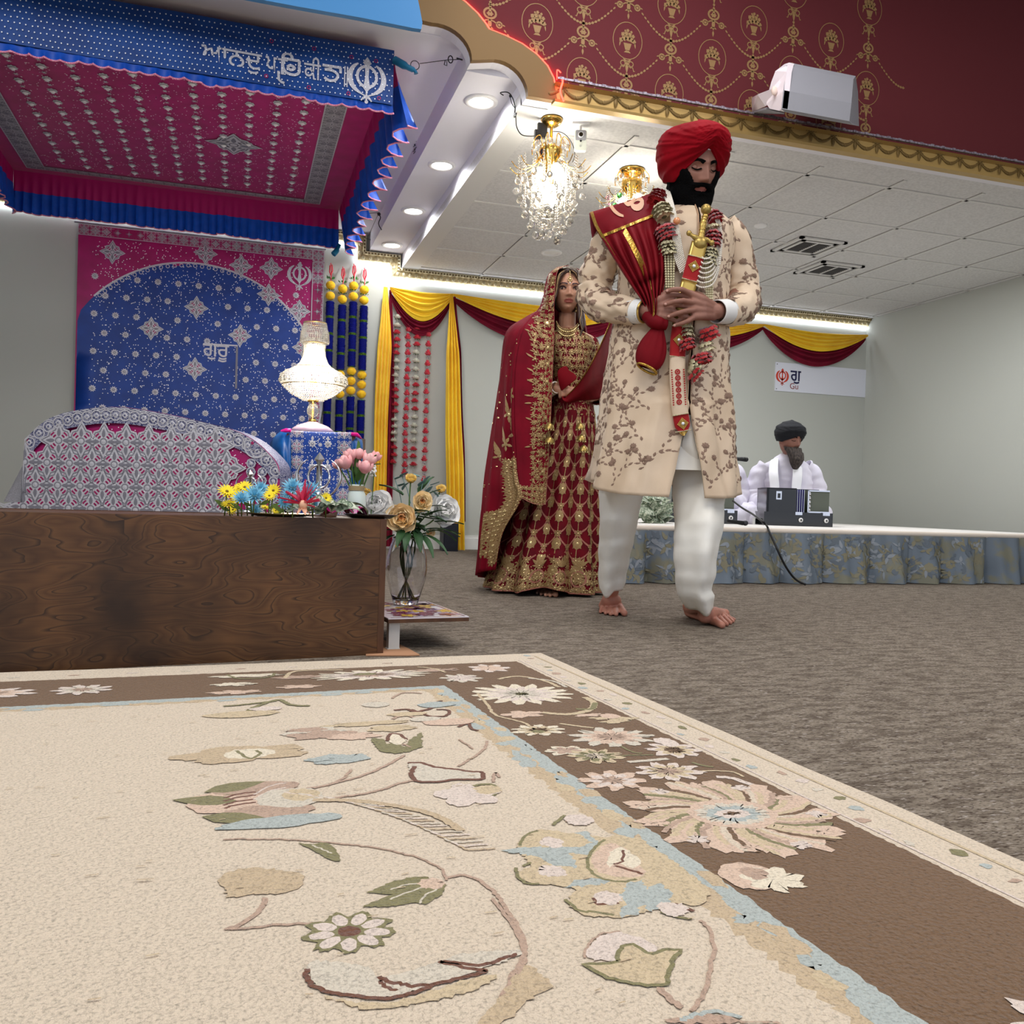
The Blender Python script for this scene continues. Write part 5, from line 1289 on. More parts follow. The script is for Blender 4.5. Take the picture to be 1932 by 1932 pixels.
leg([(860,1268,1366,.02,.08),(935,1270,1367,-.02,.095),(985,1271,1364,-.06,.10),(1040,1272,1352,-.08,.09),(1085,1274,1349,-.07,.08),(1112,1277,1340,-.05,.072),(1122,1278,1346,-.04,.074),(1134,1284,1346,-.02,.066),(1148,1296,1345,0,.055)],'trouser_leg',.15,.02)
# inner kurta flap in the front opening
b=MB(); b.grid([G.ps([(1302,785,-.135),(1312,785,-.15),(1322,790,-.14)]),G.ps([(1292,815,-.15),(1306,815,-.165),(1320,818,-.15)]),G.ps([(1284,838,-.155),(1302,842,-.17),(1318,846,-.16)]),G.ps([(1286,848,-.14),(1304,858,-.15),(1318,868,-.15)]),G.ps([(1279,876,-.135),(1300,872,-.145),(1318,868,-.145)])],0)
b.build('inner_shirt',M_cream,E_,solid=.003,sub=2)
b=MB(); S2=loft(sorted([row(790,1190,1368,.0,.13,.12),row(890,1190,1366,-.01,.14,.12)]),2.2); b.grid([[S2(2*pi*k/40,g(1300,890).z+(g(1300,790).z-g(1300,890).z)*i/4) for k in range(40)] for i in range(5)],0,closev=True,flip=True); b.build('kurta',M_cream,E_)
# wedding garland ------------------------------------------------
def block(b,pts,r,m,n=10,rows=None):
    """ruffled petal section along pts"""
    P=crom(G.ps(pts),4); L=sum((P[i+1]-P[i]).length for i in range(len(P)-1)); rows=rows or int(L/.011)
    for i in range(rows):
        t=(i+.5)/rows*(len(P)-1); k=int(t); c=P[k].lerp(P[min(k+1,len(P)-1)],t-k); d=(P[min(k+1,len(P)-1)]-P[k]).normalized(); x,y=orth(d)
        for j in range(n):
            a=2*pi*j/n+i*.4+random.uniform(-.2,.2); o=x*cos(a)+y*sin(a); s=x*-sin(a)+y*cos(a); rr=r*random.uniform(.85,1.1)
            b.grid([[c+o*rr*.3-s*rr*.15,c+o*rr*.75-s*rr*.34-d*.004,c+o*rr-s*rr*.2+d*.006],[c+o*rr*.3,c+o*rr*.8-d*.008,c+o*rr*1.06+d*.003],[c+o*rr*.3+s*rr*.15,c+o*rr*.75+s*rr*.34-d*.004,c+o*rr+s*rr*.2+d*.006]],m)
eg=bpy.data.objects.new('flower_garland',None); COL.objects.link(eg); eg.parent=E_
for nm,m_,lst in (('rose_section',M_vel,[([(1243,366,-.10),(1237,382,-.13)],.030),([(1252,428,-.19),(1260,452,-.19)],.036),([(1345,402,-.16),(1352,418,-.17)],.028),([(1346,438,-.185),(1345,466,-.19)],.03),([(1333,618,-.21),(1340,640,-.20)],.036),([(1292,642,-.22),(1298,660,-.22)],.030),([(1322,668,-.22),(1326,686,-.22)],.036),([(1306,702,-.22),(1318,712,-.22)],.030)]),('petal_section',M_gpet,[([(1246,390,-.165),(1254,412,-.18)],.034),([(1258,458,-.19),(1262,482,-.19)],.030),([(1342,424,-.18),(1344,434,-.18)],.030),([(1340,470,-.19),(1335,500,-.19)],.030),([(1297,616,-.215),(1298,636,-.22)],.022),([(1330,648,-.215),(1336,664,-.215)],.028),([(1302,690,-.22),(1320,694,-.22)],.026)])):
    for pts,r in lst:
        b=MB(); block(b,pts,r,0); b.build(nm,m_,eg)
b=MB()
for k in range(4): beads(b,crom(G.ps([(1255+5.5*k,484,-.195),(1256+5*k,515,-.20),(1257+4.5*k,545,-.205)]),6),.0048,0)
b.build('gold_bead_string',M_gpet,eg); b=MB()
for k in range(4): beads(b,crom(G.ps([(1331+4.5*k,496,-.19),(1332+4*k,530,-.195),(1333+3.5*k,568,-.20)]),6),.0045,0)
b.build('gold_bead_string',M_gpet,eg)
b=MB()
for k in range(7):
    y0=470+9*k; beads(b,crom(G.ps([(1318-2.5*k,y0+6,-.195),(1328-k,y0+18,-.225),(1342,y0+14,-.215),(1352,y0-2,-.19),(1357,y0-22,-.175)]),6),.0036,0)
for k in range(3): beads(b,crom(G.ps([(1339+4*k,396,-.125),(1352+3*k,420,-.165),(1358+2*k,455,-.18),(1356+k,500,-.185)]),8),.0036,0)
b.build('pearl_loops',M_pearl,eg)
b=MB()
for k in range(6): beads(b,crom(G.ps([(1247+3.2*k,352+2*k,-.06),(1254+2.5*k,372,-.115),(1264+2*k,400,-.17),(1269+2.6*k,440,-.195),(1272+3.4*k,480,-.20),(1284+3.2*k,515,-.20)]),10),.0034,0)
b.build('pearl_necklace',M_pearl,E_)
b=MB(); b.sph(g(1277,417,-.20),.013,0,8,12); b.build('pendant',mat('peach_jewel',(222,150,100),.2,coat=.6),E_)
# sword ----------------------------------------------------------
es=empty('sheathed_sword',G.M@g(1287,815,-.2),'ceremonial sword in red and gold jewelled sheath held upright in the clasped hands','sword',rz=-_a)
SI=es.location; 
def gs(q,dy=None): return (G.p(*q))-G.p(1287,815,-.2)
path=[(1320,458,-.215),(1311,492,-.212),(1301,530,-.21),(1291,570,-.205),(1284,610,-.205),(1279,650,-.205),(1278,700,-.205),(1281,760,-.205),(1287,800,-.2),(1290,822,-.2)]
PT=crom([gs(q) for q in path],6)
def sheath(t0,t1,w,m,nm,th=.011):
    n=len(PT)-1; i0,i1=int(t0*n),max(int(t1*n),int(t0*n)+1); b=MB(); R=[]
    for i in range(i0,i1+1):
        p=PT[i]; d=(PT[min(i+1,n)]-PT[max(i-1,0)]).normalized(); x=V((1,0,0)); x=(x-d*x.dot(d)).normalized(); y=d.cross(x); ww=w(i/n) if callable(w) else w
        R.append([p+x*ww*cos(2*pi*k/16)*(1 if abs(cos(2*pi*k/16))<.99 else 1)+y*th*sin(2*pi*k/16) for k in range(16)])
    b.grid(R,0,closev=True,capu=True); return b,i0,i1
W_=lambda t:.0285 if t<.9 else .0285*(1-(t-.9)/.1*.9)
for (t0,t1,m,nm) in ((0,.12,M_gbr,'sheath_throat'),(.10,.235,M_vel,'velvet_panel'),(.235,.33,M_gbr,'gold_collar'),(.33,.50,M_gdull,'gold_collar'),(.48,.62,M_vel,'velvet_panel'),(.60,.86,M_coat,'brocade_panel'),(.84,.96,M_vel,'velvet_panel'),(.955,1.,M_gbr,'sheath_tip')):
    b,i0,i1=sheath(t0,t1,W_,m,nm,.012 if m is M_vel else .0115); o=b.build(nm,m,es)
    n=len(PT)-1; c=PT[(i0+i1)//2]; d=(PT[i1]-PT[i0]).normalized(); x=(V((1,0,0))-d*d.x).normalized()
    F=lambda u,v,h:c+x*u+(-d)*v+V((0,-.0135-h,0))
    if m is M_vel:
        b=MB(); r=.019
        for q in range(5): b.tube([F(-r+q*r*.5-(0),-0+q*r*.5*0-r*0+ (q-2)*0 ,0)]*1+[F(-r+q*r*.5,0,0)],.0001,3) if 0 else None
        dm=[(0,r),(r*.95,0),(0,-r),(-r*.95,0)]
        for s_ in (1,.7,.42):
            for e_ in range(4):
                a_,c_=dm[e_],dm[(e_+1)%4]; beads(b,[F(a_[0]*s_,a_[1]*s_,0),F(c_[0]*s_,c_[1]*s_,0)],.0022,0)
        b.build('gold_mount',M_gbr,o)
        b=MB(); b.sph(F(0,0,.002),(.0065,.004,.0065),0,6,10); b.build('crystal',mat('crystal_stone',(235,238,240),.05,metal=.6),o)
        b=MB()
        for z_ in (i0,i1): beads(b,[PT[z_]+x*q*.0275+V((0,-.010,0)) for q in (-1,-.5,0,.5,1)],.0025,0)
        b.build('bead_band',M_gpet,o)
    if nm=='brocade_panel':
        b=MB()
        for q in range(6):
            b.dring(F,(-.001,.052-.021*q),.0075,.0045,.0,0,14); b.ddisc(F,(-.001,.052-.021*q),.0035,.0005,0,8)
        for s_ in(-1,1):
            for q in range(16): b.ddisc(F,(s_*.021,-.062+.008*q),.003,0,0,6)
        b.build('red_roundel',M_vel,o)
b=MB(); hp=[gs(q) for q in [(1320,462,-.215),(1324,440,-.218),(1327,420,-.22),(1331,405,-.22)]]; b.tube(crom(hp,4),[.010,.012,.013,.012,.011,.010,.011,.012,.011,.010,.009,.009,.010],10)
for q in range(9): 
    p=crom(hp,3)[q]; b.sph(p,(.0125,.0125,.005),0,6,10)
b.build('grip',M_gbr,es)
b=MB(); b.sph(gs((1332,395,-.22)),.0185,0,12,16); b.build('pommel',M_gdull,es)
b=MB(); b.tube(crom([gs(q) for q in [(1300,440,-.22),(1310,447,-.222),(1322,452,-.222),(1334,453,-.222),(1342,458,-.222)]],4),[.007]*4+[.010]*9+[.007]*4,8); b.sph(gs((1300,440,-.22)),.010,0,6,8); b.sph(gs((1343,458,-.222)),.010,0,6,8); b.sph(gs((1321,458,-.222)),(.024,.014,.022),0,8,12); b.build('crossguard',M_gdull,es)
# sash -----------------------------------------------------------
el=empty('sash',G.M@g(1225,590,-.21),'long crimson sash with gold edging, from the turbaned man\'s shoulder to the bride\'s hand','sash',rz=-_a)
gl=lambda *q:G.p(*q)-G.p(1225,590,-.21)
rowsL=[(1128,470,.16),(1118,415,.11),(1113,402,.02),(1122,428,-.05),(1140,458,-.10),(1166,500,-.14),(1192,540,-.185),(1214,572,-.205),(1222,598,-.20)]
rowsR=[(1240,440,.14),(1240,375,.10),(1243,362,.0),(1249,386,-.09),(1254,420,-.135),(1258,465,-.165),(1256,515,-.19),(1248,560,-.205),(1242,600,-.205)]
LL=crom([V(q) for q in rowsL],6); RR=crom([V(q) for q in rowsR],6); N=len(LL); P=[]
for i in range(N):
    r_=[];k=i/(N-1); pl=min(1,max(0,(k-.42)/.15))
    for j in range(49):
        s=j/48; q=LL[i].lerp(RR[i],s); d=.05*sin(pi*s)*(1 if k<.75 else .5)+pl*.014*sin(s*7*2*pi+nz(k*4,s*4)*2)+.008*nz(s*4,k*9)
        r_.append(gl(q.x,q.y,q.z-d))
    P.append(r_)
b=MB(); b.grid(P,0); b.build('shoulder_cloth',M_reds,el,solid=.003)
def SS(u,v,h):
    i=max(0,min(N-1.001,v*(N-1))); j=max(0,min(47.99,u*48)); a,c=int(i),int(j); 
    p=P[a][c].lerp(P[min(a+1,N-1)][c],i-a); q=P[a][c+1].lerp(P[min(a+1,N-1)][c+1],i-a); r=p.lerp(q,j-c); return r+V((0,-.004-h,.001))
b=MB()
b.dstroke(SS,[(.02,.20+.38*i/30) for i in range(31)],.05,.001,0); b.dstroke(SS,[(i/30,.46-.03*i/30) for i in range(31)],.018,.001,0); b.dstroke(SS,[(.36+.18*i/30,.47+.53*i/30) for i in range(31)],lambda t:.075+.09*t,.001,0)
b.build('gold_border',M_gtape,el)
b=MB(); MM=lambda u,v,h:SS(u,v,h)
b.dstroke(MM,smooth2([(.30,.235),(.32,.30),(.37,.345),(.43,.37)],4),lambda t:.055*(1-.7*t),.001,0); b.dring(MM,(.66,.305),.075,.05,.001,0,16,ry=.038); b.dstroke(MM,smooth2([(.50,.25),(.53,.29),(.60,.28),(.66,.24)],4),.045,.001,0)
b.build('gold_letters',mat('beige_applique',(206,160,128),.6),el)
b=MB(); b.grid([[gl(1112,402,.02),gl(1116,440,.01),gl(1124,480,.03)],[gl(1128,400,.05),gl(1134,440,.04),gl(1134,492,.05)]],0); b.build('back_fold',mat('dark_crimson',(112,8,30),.7),el,solid=.003)
# knot and bulb below the hand
b=MB(); b.tube(crom([gl(1222,596,-.205),gl(1232,606,-.225),gl(1245,610,-.225),gl(1258,612,-.22)],4),[.024]*4+[.026]*5+[.022]*4,12)
prof_b=[(.018,0),(.026,-.02),(.042,-.05),(.052,-.085),(.053,-.115),(.046,-.14),(.034,-.152)]; c0=gl(1243,616,-.215); tilt=Matrix.Rotation(radians(14),3,'Y')
b.lathe([(r,z*.98) for r,z in prof_b],c0,40,0,R=tilt,sy=.5,f=lambda a,z:1+.06*sin(a*11)*(1 if z>-.09 else .3)); b.build('knot',M_reds,el,sub=1)
b=MB(); q=[c0+tilt@V((.036*cos(2*pi*k/24),.018*sin(2*pi*k/24),-.152+.010*cos(2*pi*k/24+2.5))) for k in range(25)]; b.tube(q,.005,6); b.build('gold_hem',M_gtape,el)
# the length that runs behind him to the bride
A=[(1160,585,.28),(1146,625,.34),(1120,680,.55),(1095,720,.75),(1068,748,.90),(1058,742,.93)]; B_=[(1160,700,.26),(1150,730,.32),(1135,750,.5),(1110,755,.72),(1085,755,.85),(1070,752,.88)]
LA=crom([V(q) for q in A],6); LB=crom([V(q) for q in B_],6); N2=len(LA); P2=[]
for i in range(N2):
    r_=[]
    for j in range(17):
        s=j/16; q=LA[i].lerp(LB[i],s); r_.append(gl(q.x,q.y+10*sin(pi*s)*(i/N2),q.z-.05*sin(pi*s)+.012*sin(s*9+i*.1)))
    P2.append(r_)
b=MB(); b.grid(P2,0); b.build('trailing_cloth',M_reds,el,solid=.003)
b=MB(); b.tube([p[0] for p in P2],.006,6,flat=.5); b.build('gold_border',M_gtape,el)
b=MB(); A=[(1050,698,.90),(1062,690,.89),(1071,689,.88),(1072,700,.86)]; C_=[(1052,715,.88),(1060,712,.86),(1070,705,.85),(1078,700,.84)]; D_=[(1058,742,.90),(1064,735,.86),(1080,722,.83),(1094,712,.82)]
b.grid([G.ps(A),G.ps(C_),G.ps(D_)],0); 
for i in range(len(b.v)): b.v[i]=tuple(V(b.v[i])-G.p(1225,590,-.21))
b.build('folded_end',M_reds,el,solid=.003,sub=2)
# ================================================================ BRIDE
B=Fig(1040,1112,4.36,'person','bride with crimson veil and gold embroidered maroon dress standing behind the groom')
q_=B.p; F_=B.e; random.seed(5)
M_skin2=mat('skin_tan',(196,146,120),.5,sss=.08,c2=(188,136,110),scale=14); M_lip2=mat('lip_rose',(166,90,80),.4)
M_drs=mat('maroon_velvet',(106,5,22),.75,spec=.2,c2=(86,3,18),scale=20); M_veil=mat('crimson_chiffon',(122,5,30),.75,spec=.15,c2=(102,3,24),scale=8,bump=.1,bscale=300)
M_gth=mat('gold_thread',(168,140,102),.5,metal=.3,c2=(140,108,56),scale=300,bump=.4,bscale=500); M_gseq=mat('gold_sequin',(236,210,150),.2,metal=.7); M_pipe=mat('rose_piping',(160,100,84),.6)
M_hair=mat('brown_hair',(70,44,30),.45,c2=(34,22,18),scale=60,stretch=(6,6,.6),bump=.6,bscale=120); M_hairb=mat('blonde_streak',(176,148,104),.45,c2=(120,92,62),scale=60,stretch=(6,6,.6))
HB=HMX(q_(1070,551,-.02),4,3,0,.97)@Matrix.Diagonal((1,1,.88,1)); PB=dict(nose=.85,lip=1.1)
b=MB(); head_mesh(b,HB,PB)
limb(b,B.ps([(1070,640,.03),(1070,612,.02),(1071,580,.015)]),[.050,.043,.043])
limb(b,B.ps([(1035,648,.03),(1070,635,.02),(1108,648,.03)]),[.045,.06,.045])
limb(b,B.ps([(1078,830,.03),(1080,760,.03),(1078,700,.0),(1074,655,.02)]),[.13,.105,.105,.09],16)
limb(b,B.ps([(1030,650,.03),(1008,700,.05),(1000,748,.04),(1022,745,-.03),(1044,732,-.10)]),[.043,.038,.033,.028,.022])
limb(b,B.ps([(1110,650,.03),(1130,700,.05),(1134,745,.02),(1110,748,-.08),(1078,738,-.12)]),[.043,.038,.033,.028,.022])
for s,(hx,hy,hd) in ((1,(1044,732,-.10)),(-1,(1078,738,-.12))):
    limb(b,B.ps([(hx,hy,hd),(hx+s*8,hy+3,hd-.03)]),[.022,.024])
    for k in range(4): limb(b,B.ps([(hx+s*8,hy-4+3.5*k,hd-.03),(hx+s*17,hy-4+4*k,hd-.045),(hx+s*22,hy+2+3*k,hd-.03)]),[.010,.009,.0075],8)
    limb(b,B.ps([(hx+s*4,hy-5,hd-.03),(hx+s*12,hy-10,hd-.05)]),[.011,.009],8)
def flb(px,py): q=B.I@V(atZ(px,py,0)); q.z=0; return q
for (ax,tx) in ((1032,1028),(1075,1078)):
    limb(b,B.ps([(1062 if ax<1050 else 1085,860,.03),(ax+10,980,.0),(ax+2,1080,-.03 if ax<1050 else .06)]),[.085,.055,.04])
foot(q_(1032,1090,-.06),flb(1036,1112),[flb(1048,1127),flb(1038,1128),flb(1029,1127),flb(1020,1125),flb(1012,1122)],[flb(1046,1121),flb(1038,1121),flb(1031,1120),flb(1024,1119),flb(1018,1118)])
foot(q_(1078,1092,.08),flb(1080,1104),[flb(1092,1116),flb(1085,1116),flb(1079,1115),flb(1073,1114),flb(1068,1113)],[flb(1090,1112),flb(1084,1112),flb(1079,1111),flb(1074,1110),flb(1070,1110)])
HBI=np.array(HB.inverted())
def asgb(c):
    q=np.c_[c,np.ones(len(c))]@HBI.T; x,y,z=q[:,0],q[:,1],q[:,2]
    return (((np.abs(x)/.023)**2+((z+.0650)/.0125)**2<1)&(y<-.07))*1
bake(b,'body',[M_skin2,M_lip2],F_,.0034,2,asgb)
b=MB(); R=HB.to_3x3().normalized()
for s in(-1,1):
    c=face_at(HB,s*.031,.004,PB); b.sph(c+R@V((0,.0080,0)),(.0130,.0125,.0075),0,8,14,R=R)
b.build('eyeballs',M_sclera,F_)
b=MB()
for s in(-1,1):
    c=face_at(HB,s*.031,.004,PB); b.sph(c+R@V((s*.001-.002,-.0015,-.0005)),(.0056,.0045,.0060),0,6,10,R=R)
b.build('irises',M_iris,F_)
M_kohl=mat('kohl_shadow',(54,34,42),.6)
b=MB()
for s in(-1,1):
    facestroke(b,[(s*.046,.008),(s*.038,.0125),(s*.028,.0125),(s*.017,.004)],.0060,.006,HB,PB); facestroke(b,[(s*.046,.007),(s*.036,-.0045),(s*.024,-.004),(s*.017,.003)],.0018,.0055,HB,PB)
    facestroke(b,[(s*.012,.024),(s*.024,.030),(s*.038,.031),(s*.050,.022)],lambda t:.0080*(1-.6*t),.0025,HB,PB)
b.build('eye_makeup',M_kohl,F_)
# hair
def hairpt(t,a,o):
    p=head_pt(t,a,PB); n=V((p.x/.074,p.y/.096,p.z/.118)).normalized(); return HB@(p+n*o)
b=MB(); rows=[]
for i in range(30):
    row=[]
    for k in range(80):
        a=2*pi*k/80; aa=a if a<=pi else a-2*pi; tl=.80-.62*min(1,max(0,(abs(aa)-.05)/1.2))**2.0 if abs(aa)<1.25 else .12
        t=tl+(.998-tl)*i/29; row.append(hairpt(t,a,.006+.016*sin(pi/2*min(1,i/12.))*(1+.3*nz(aa*3,t*5))+.0015*sin(a*40)))
    rows.append(row)
b.grid(rows,0,closev=True,flip=True); b.build('hair',M_hair,F_)
def lock(pts,r,m,nm):
    b=MB(); b.tube(crom(B.ps(pts),6),[r*(.35+.65*sin(pi*min(1,(i/ (6*(len(pts)-1)))*1.1+.12))) for i in range(6*(len(pts)-1)+1)],9,flat=.6); b.build(nm,m,F_)
for (p,r) in (([(1067,510,-.10),(1058,518,-.115),(1053,532,-.11),(1050,552,-.105),(1046,566,-.12),(1043,578,-.14)],.014),([(1062,512,-.10),(1054,522,-.11),(1049,545,-.09),(1047,560,-.09)],.012),([(1089,560,-.03),(1092,580,-.05),(1093,600,-.07),(1098,618,-.09),(1094,636,-.10)],.018),([(1075,508,-.10),(1085,513,-.105),(1090,525,-.09),(1092,540,-.07)],.012),([(1092,575,-.0),(1096,595,-.03),(1099,615,-.06),(1097,630,-.06)],.020)): lock(p,r,M_hair,'hair_lock')
for (p,r) in (([(1064,511,-.115),(1056,517,-.128),(1052,530,-.125),(1049,550,-.115),(1043,566,-.13),(1039,580,-.155)],.006),([(1060,514,-.118),(1054,525,-.125),(1051,540,-.115),(1049,556,-.11)],.006),([(1078,510,-.115),(1086,516,-.115),(1091,528,-.10)],.004),([(1095,578,-.07),(1097,592,-.08),(1094,606,-.09),(1099,622,-.11)],.005)): lock(p,r,M_hairb,'blonde_lock')
# blouse
def rowb(py,xl,xr,cy,rf,rb): a=q_(xl,py,cy); c=q_(xr,py,cy); return ((a.z+c.z)/2,(a.x+c.x)/2,cy,(c.x-a.x)/2,rf,rb)
tb=sorted([rowb(626,1050,1092,.02,.085,.06),rowb(632,1040,1104,.02,.10,.075),rowb(640,1028,1116,.02,.11,.09),rowb(656,1022,1122,.02,.125,.10),rowb(690,1034,1114,.02,.135,.10),rowb(725,1038,1112,.03,.125,.10),rowb(765,1038,1116,.03,.13,.11),rowb(800,1030,1124,.03,.14,.12)]); SB=loft(tb,2.2)
zb0,zb1=tb[0][0],tb[-1][0]
b=MB(); b.grid([[SB(2*pi*k/48,zb0+(zb1-zb0)*i/40,.004*nz(k*.4,i*.3)) for k in range(48)] for i in range(41)],0,closev=True,flip=True); b.build('blouse',M_drs,F_,solid=.003)
b=MB(); random.seed(3); MBl=lambda u,v,h:SB(u/.15,max(zb0,min(zb1,v)),h+.005)
for i in range(16):
    for j in range(12):
        u=(-1.3+.175*i+(.085 if j%2 else 0))*.15; v=zb1-.012-.036*j
        if v<zb0+.02: continue
        if j<9: gold_flower(b,MBl,(u+random.uniform(-.004,.004),v+random.uniform(-.004,.004)),.017,0,0,1,random.choice([6,7,8]),random.random())
        for k in range(2): a=random.uniform(0,6.3); b.dleaf(MBl,(u+.017*cos(a),v+.017*sin(a)),a+1,.02,.004,0,0,.001)
for x in (-.06,-.02,.03,.07): b.dstroke(MBl,[(x,zb1-.03-.02*k) for k in range(9)],.004,.001,2)
for k in range(200): b.ddisc(MBl,(random.uniform(-.22,.22),random.uniform(zb0+.05,zb1-.01)),.002,.002,1,5,dome=.001)
b.build('blouse_embroidery',[M_gth,M_gseq,M_pipe],F_)
for nm,pts in (('blouse_sleeve',[(1034,645,.03),(1016,680,.045),(1005,715,.05),(1000,745,.04),(1014,747,-.03)]),('blouse_sleeve',[(1106,645,.03),(1123,680,.045),(1132,715,.045),(1135,744,.02),(1124,748,-.04)])):
    T=tubefn(B.ps(pts),[.052,.050,.046,.043,.038]); b=MB(); b.grid([[T(2*pi*k/24,i/30,.003*nz(k,i*.5)) for k in range(24)] for i in range(31)],0,closev=True,flip=True); o=b.build(nm,M_drs,F_,solid=.003)
    b=MB(); MS_=lambda u,v,h:T(u/.045,min(.99,max(.01,v/.33)),h+.003)
    for i in range(8):
        for j in range(8): gold_flower(b,MS_,(i*.035,.02+.04*j+(.02 if i%2 else 0)),.018,0,0,1,7,random.random())
    b.build('sleeve_embroidery',[M_gth,M_gseq],o)
# necklace, earrings, forehead jewel
b=MB()
for k in range(4):
    P=[q_(1050+0*k,607+3*k,-.045),q_(1054,615+3.6*k,-.075-.004*k),q_(1063,621+4*k,-.10-.006*k),q_(1073,622+4*k,-.105-.006*k),q_(1083,619+3.8*k,-.09-.005*k),q_(1091,610+3.2*k,-.05)]
    beads(b,crom(P,6),.0052 if k%2 else .0042,0 if k%2 else 1,1.9)
b.build('necklace',[M_gseq,M_gth],F_)
b=MB(); c=face_at(HB,.0,.063,PB,.012); p0=HB@V((.0,-.060,.115)); 
beads(b,crom([p0,HB@V((0,-.085,.095)),c],5),.0028,0); 
for k in range(10): b.sph(c+R@V((.011*cos(k*.628),-.002,.011*sin(k*.628)-.010)),.0034,0,4,6)
b.sph(c+R@V((0,-.003,-.010)),(.006,.003,.006),0,6,8); b.sph(c+R@V((0,-.003,-.028)),.0042,1,6,8); b.build('forehead_jewel',[M_gseq,M_pearl],F_)
b=MB()
for cx_,cy_,dd in ((1090,572,-.035),):
    c=q_(cx_,cy_,dd); 
    for k in range(9): b.sph(c+V((.010*cos(k*.7),-.002,.014*sin(k*.7)-.012)),.0045,0,4,6)
    b.sph(c+V((0,-.002,-.012)),(.008,.004,.011),0,6,8); b.lathe([(.003,-.028),(.012,-.036),(.014,-.044)],c,10,0)
b.build('earring',M_gseq,F_)
T=tubefn([q_(1036,737,-.10),q_(1042,734,-.125),q_(1049,731,-.148)],[.031,.029,.027])
for k in range(7):
    b=MB(); b.tube([T(2*pi*j/20,.05+.15*k,0) for j in range(21)],.0034,5); b.build('bangle',M_gseq if k%2 else M_pearl,F_)
# skirt
def rows_(py,xl,xr,cy,rf,rb): return rowb(py,xl,xr,cy,rf,rb)
ts=sorted([rows_(755,1040,1116,.03,.12,.11),rows_(785,1030,1122,.03,.14,.14),rows_(850,1012,1126,.03,.17,.17),rows_(920,985,1129,.03,.20,.20),rows_(1000,962,1132,.03,.235,.24),rows_(1060,942,1134,.03,.26,.27),rows_(1108,925,1137,.03,.275,.30)]); SK=loft(ts,2.1)
zk1=ts[-1][0]; zk0=.012
def skS(a,z,h=0):
    k=max(0,min(1,(zk1-z)/(zk1-zk0))); fl=.030*k**1.2*sin(a*11+1.5*sin(z*2))+.012*k*nz(a*4,z*3)
    bun=max(0,1-abs((a+.18+2*pi)%(2*pi) if 0 else (a+.05))/.42)
    p=SK(a,max(z,ts[0][0]),h+fl)
    if z<ts[0][0]: p.z=z
    if bun>0 and z<.2: p.z+=.035*bun**.6*(1-z/.2)*(1 if z<.08 else .5); p+=V((0,-.02*bun,0))
    return p
b=MB(); b.grid([[skS(-pi+2*pi*k/150,zk0+(zk1-zk0)*i/70) for k in range(150)] for i in range(71)],0,closev=True,flip=True); b.build('skirt',M_drs,F_,solid=.003)
b=MB(); random.seed(9); RS=.30
MK=lambda u,v,h:skS(u/RS,max(.014,min(zk1,v)),h+.004)
du=.135; dv=.128; nrow=8
for i in range(-6,7):
    for j in range(nrow):
        c=(du*.5*i,.17+dv*j+(dv*.5 if i%2 else 0))
        if c[1]>zk1-.03: continue
        gold_flower(b,MK,c,.020,0,0,1,8,0)
        # hanging medallion
        m_=(c[0],c[1]-.047)
        pts=[(m_[0]+.021*(1+.16*cos(8*t))*(abs(cos(t))**.5*(1 if cos(t)>0 else -1)),m_[1]+.026*(1+.16*cos(8*t))*(abs(sin(t))**.5*(1 if sin(t)>0 else -1))) for t in [2*pi*k/24 for k in range(24)]]
        if m_[1]>.12: b.dfan(MK,m_,pts,0,0,.003); b.ddisc(MK,m_,.006,.003,1,6,dome=.002)
        b.dstroke(MK,[(c[0],c[1]+.02),(c[0],c[1]+.05)],.004,0,0)
        for sx in(-1,1):
            for sy in (1,-1):
                e=(c[0]+sx*du*.5,c[1]+sy*dv*.5)
                if e[1]<.12: continue
                q=[(c[0]+sx*du*.5*t,c[1]+sy*dv*.5*(t**1.7 if sy>0 else t**.6)) for t in (0,.25,.5,.75,1)]
                b.dstroke(MK,q,.0055,0,2)
# dense hem band
for i in range(80):
    for j in range(4):
        u=-1.0+.0255*i+(.012 if j%2 else 0); v=.03+.038*j+random.uniform(-.006,.006)
        if j==3 and i%3: continue
        gold_flower(b,MK,(u,v),random.uniform(.018,.024),0,0,1,random.choice([6,7,9]),random.random()*3)
        a=random.uniform(0,6.3); b.dleaf(MK,(u,v),a,.035,.006,.001,0,.001)
for i in range(18):
    u=-.95+.11*i; b.dring(MK,(u,.085),.030,.007,.002,2,16,ry=.036); gold_flower(b,MK,(u,.085),.024,.003,0,1,9)
    for k in range(5): b.dleaf(MK,(u,.14),pi/2+(k-2)*.42,.05,.008,.002,0,.002)
b.dstroke(MK,[(-.94+.02*k,.016) for k in range(95)],.008,.002,2)
for k in range(900): b.ddisc(MK,(random.uniform(-.9,.9),abs(random.gauss(0,.09))+.015),.0022,.005,1,5,dome=.001)
b.build('skirt_embroidery',[M_gth,M_gseq,M_pipe],F_)
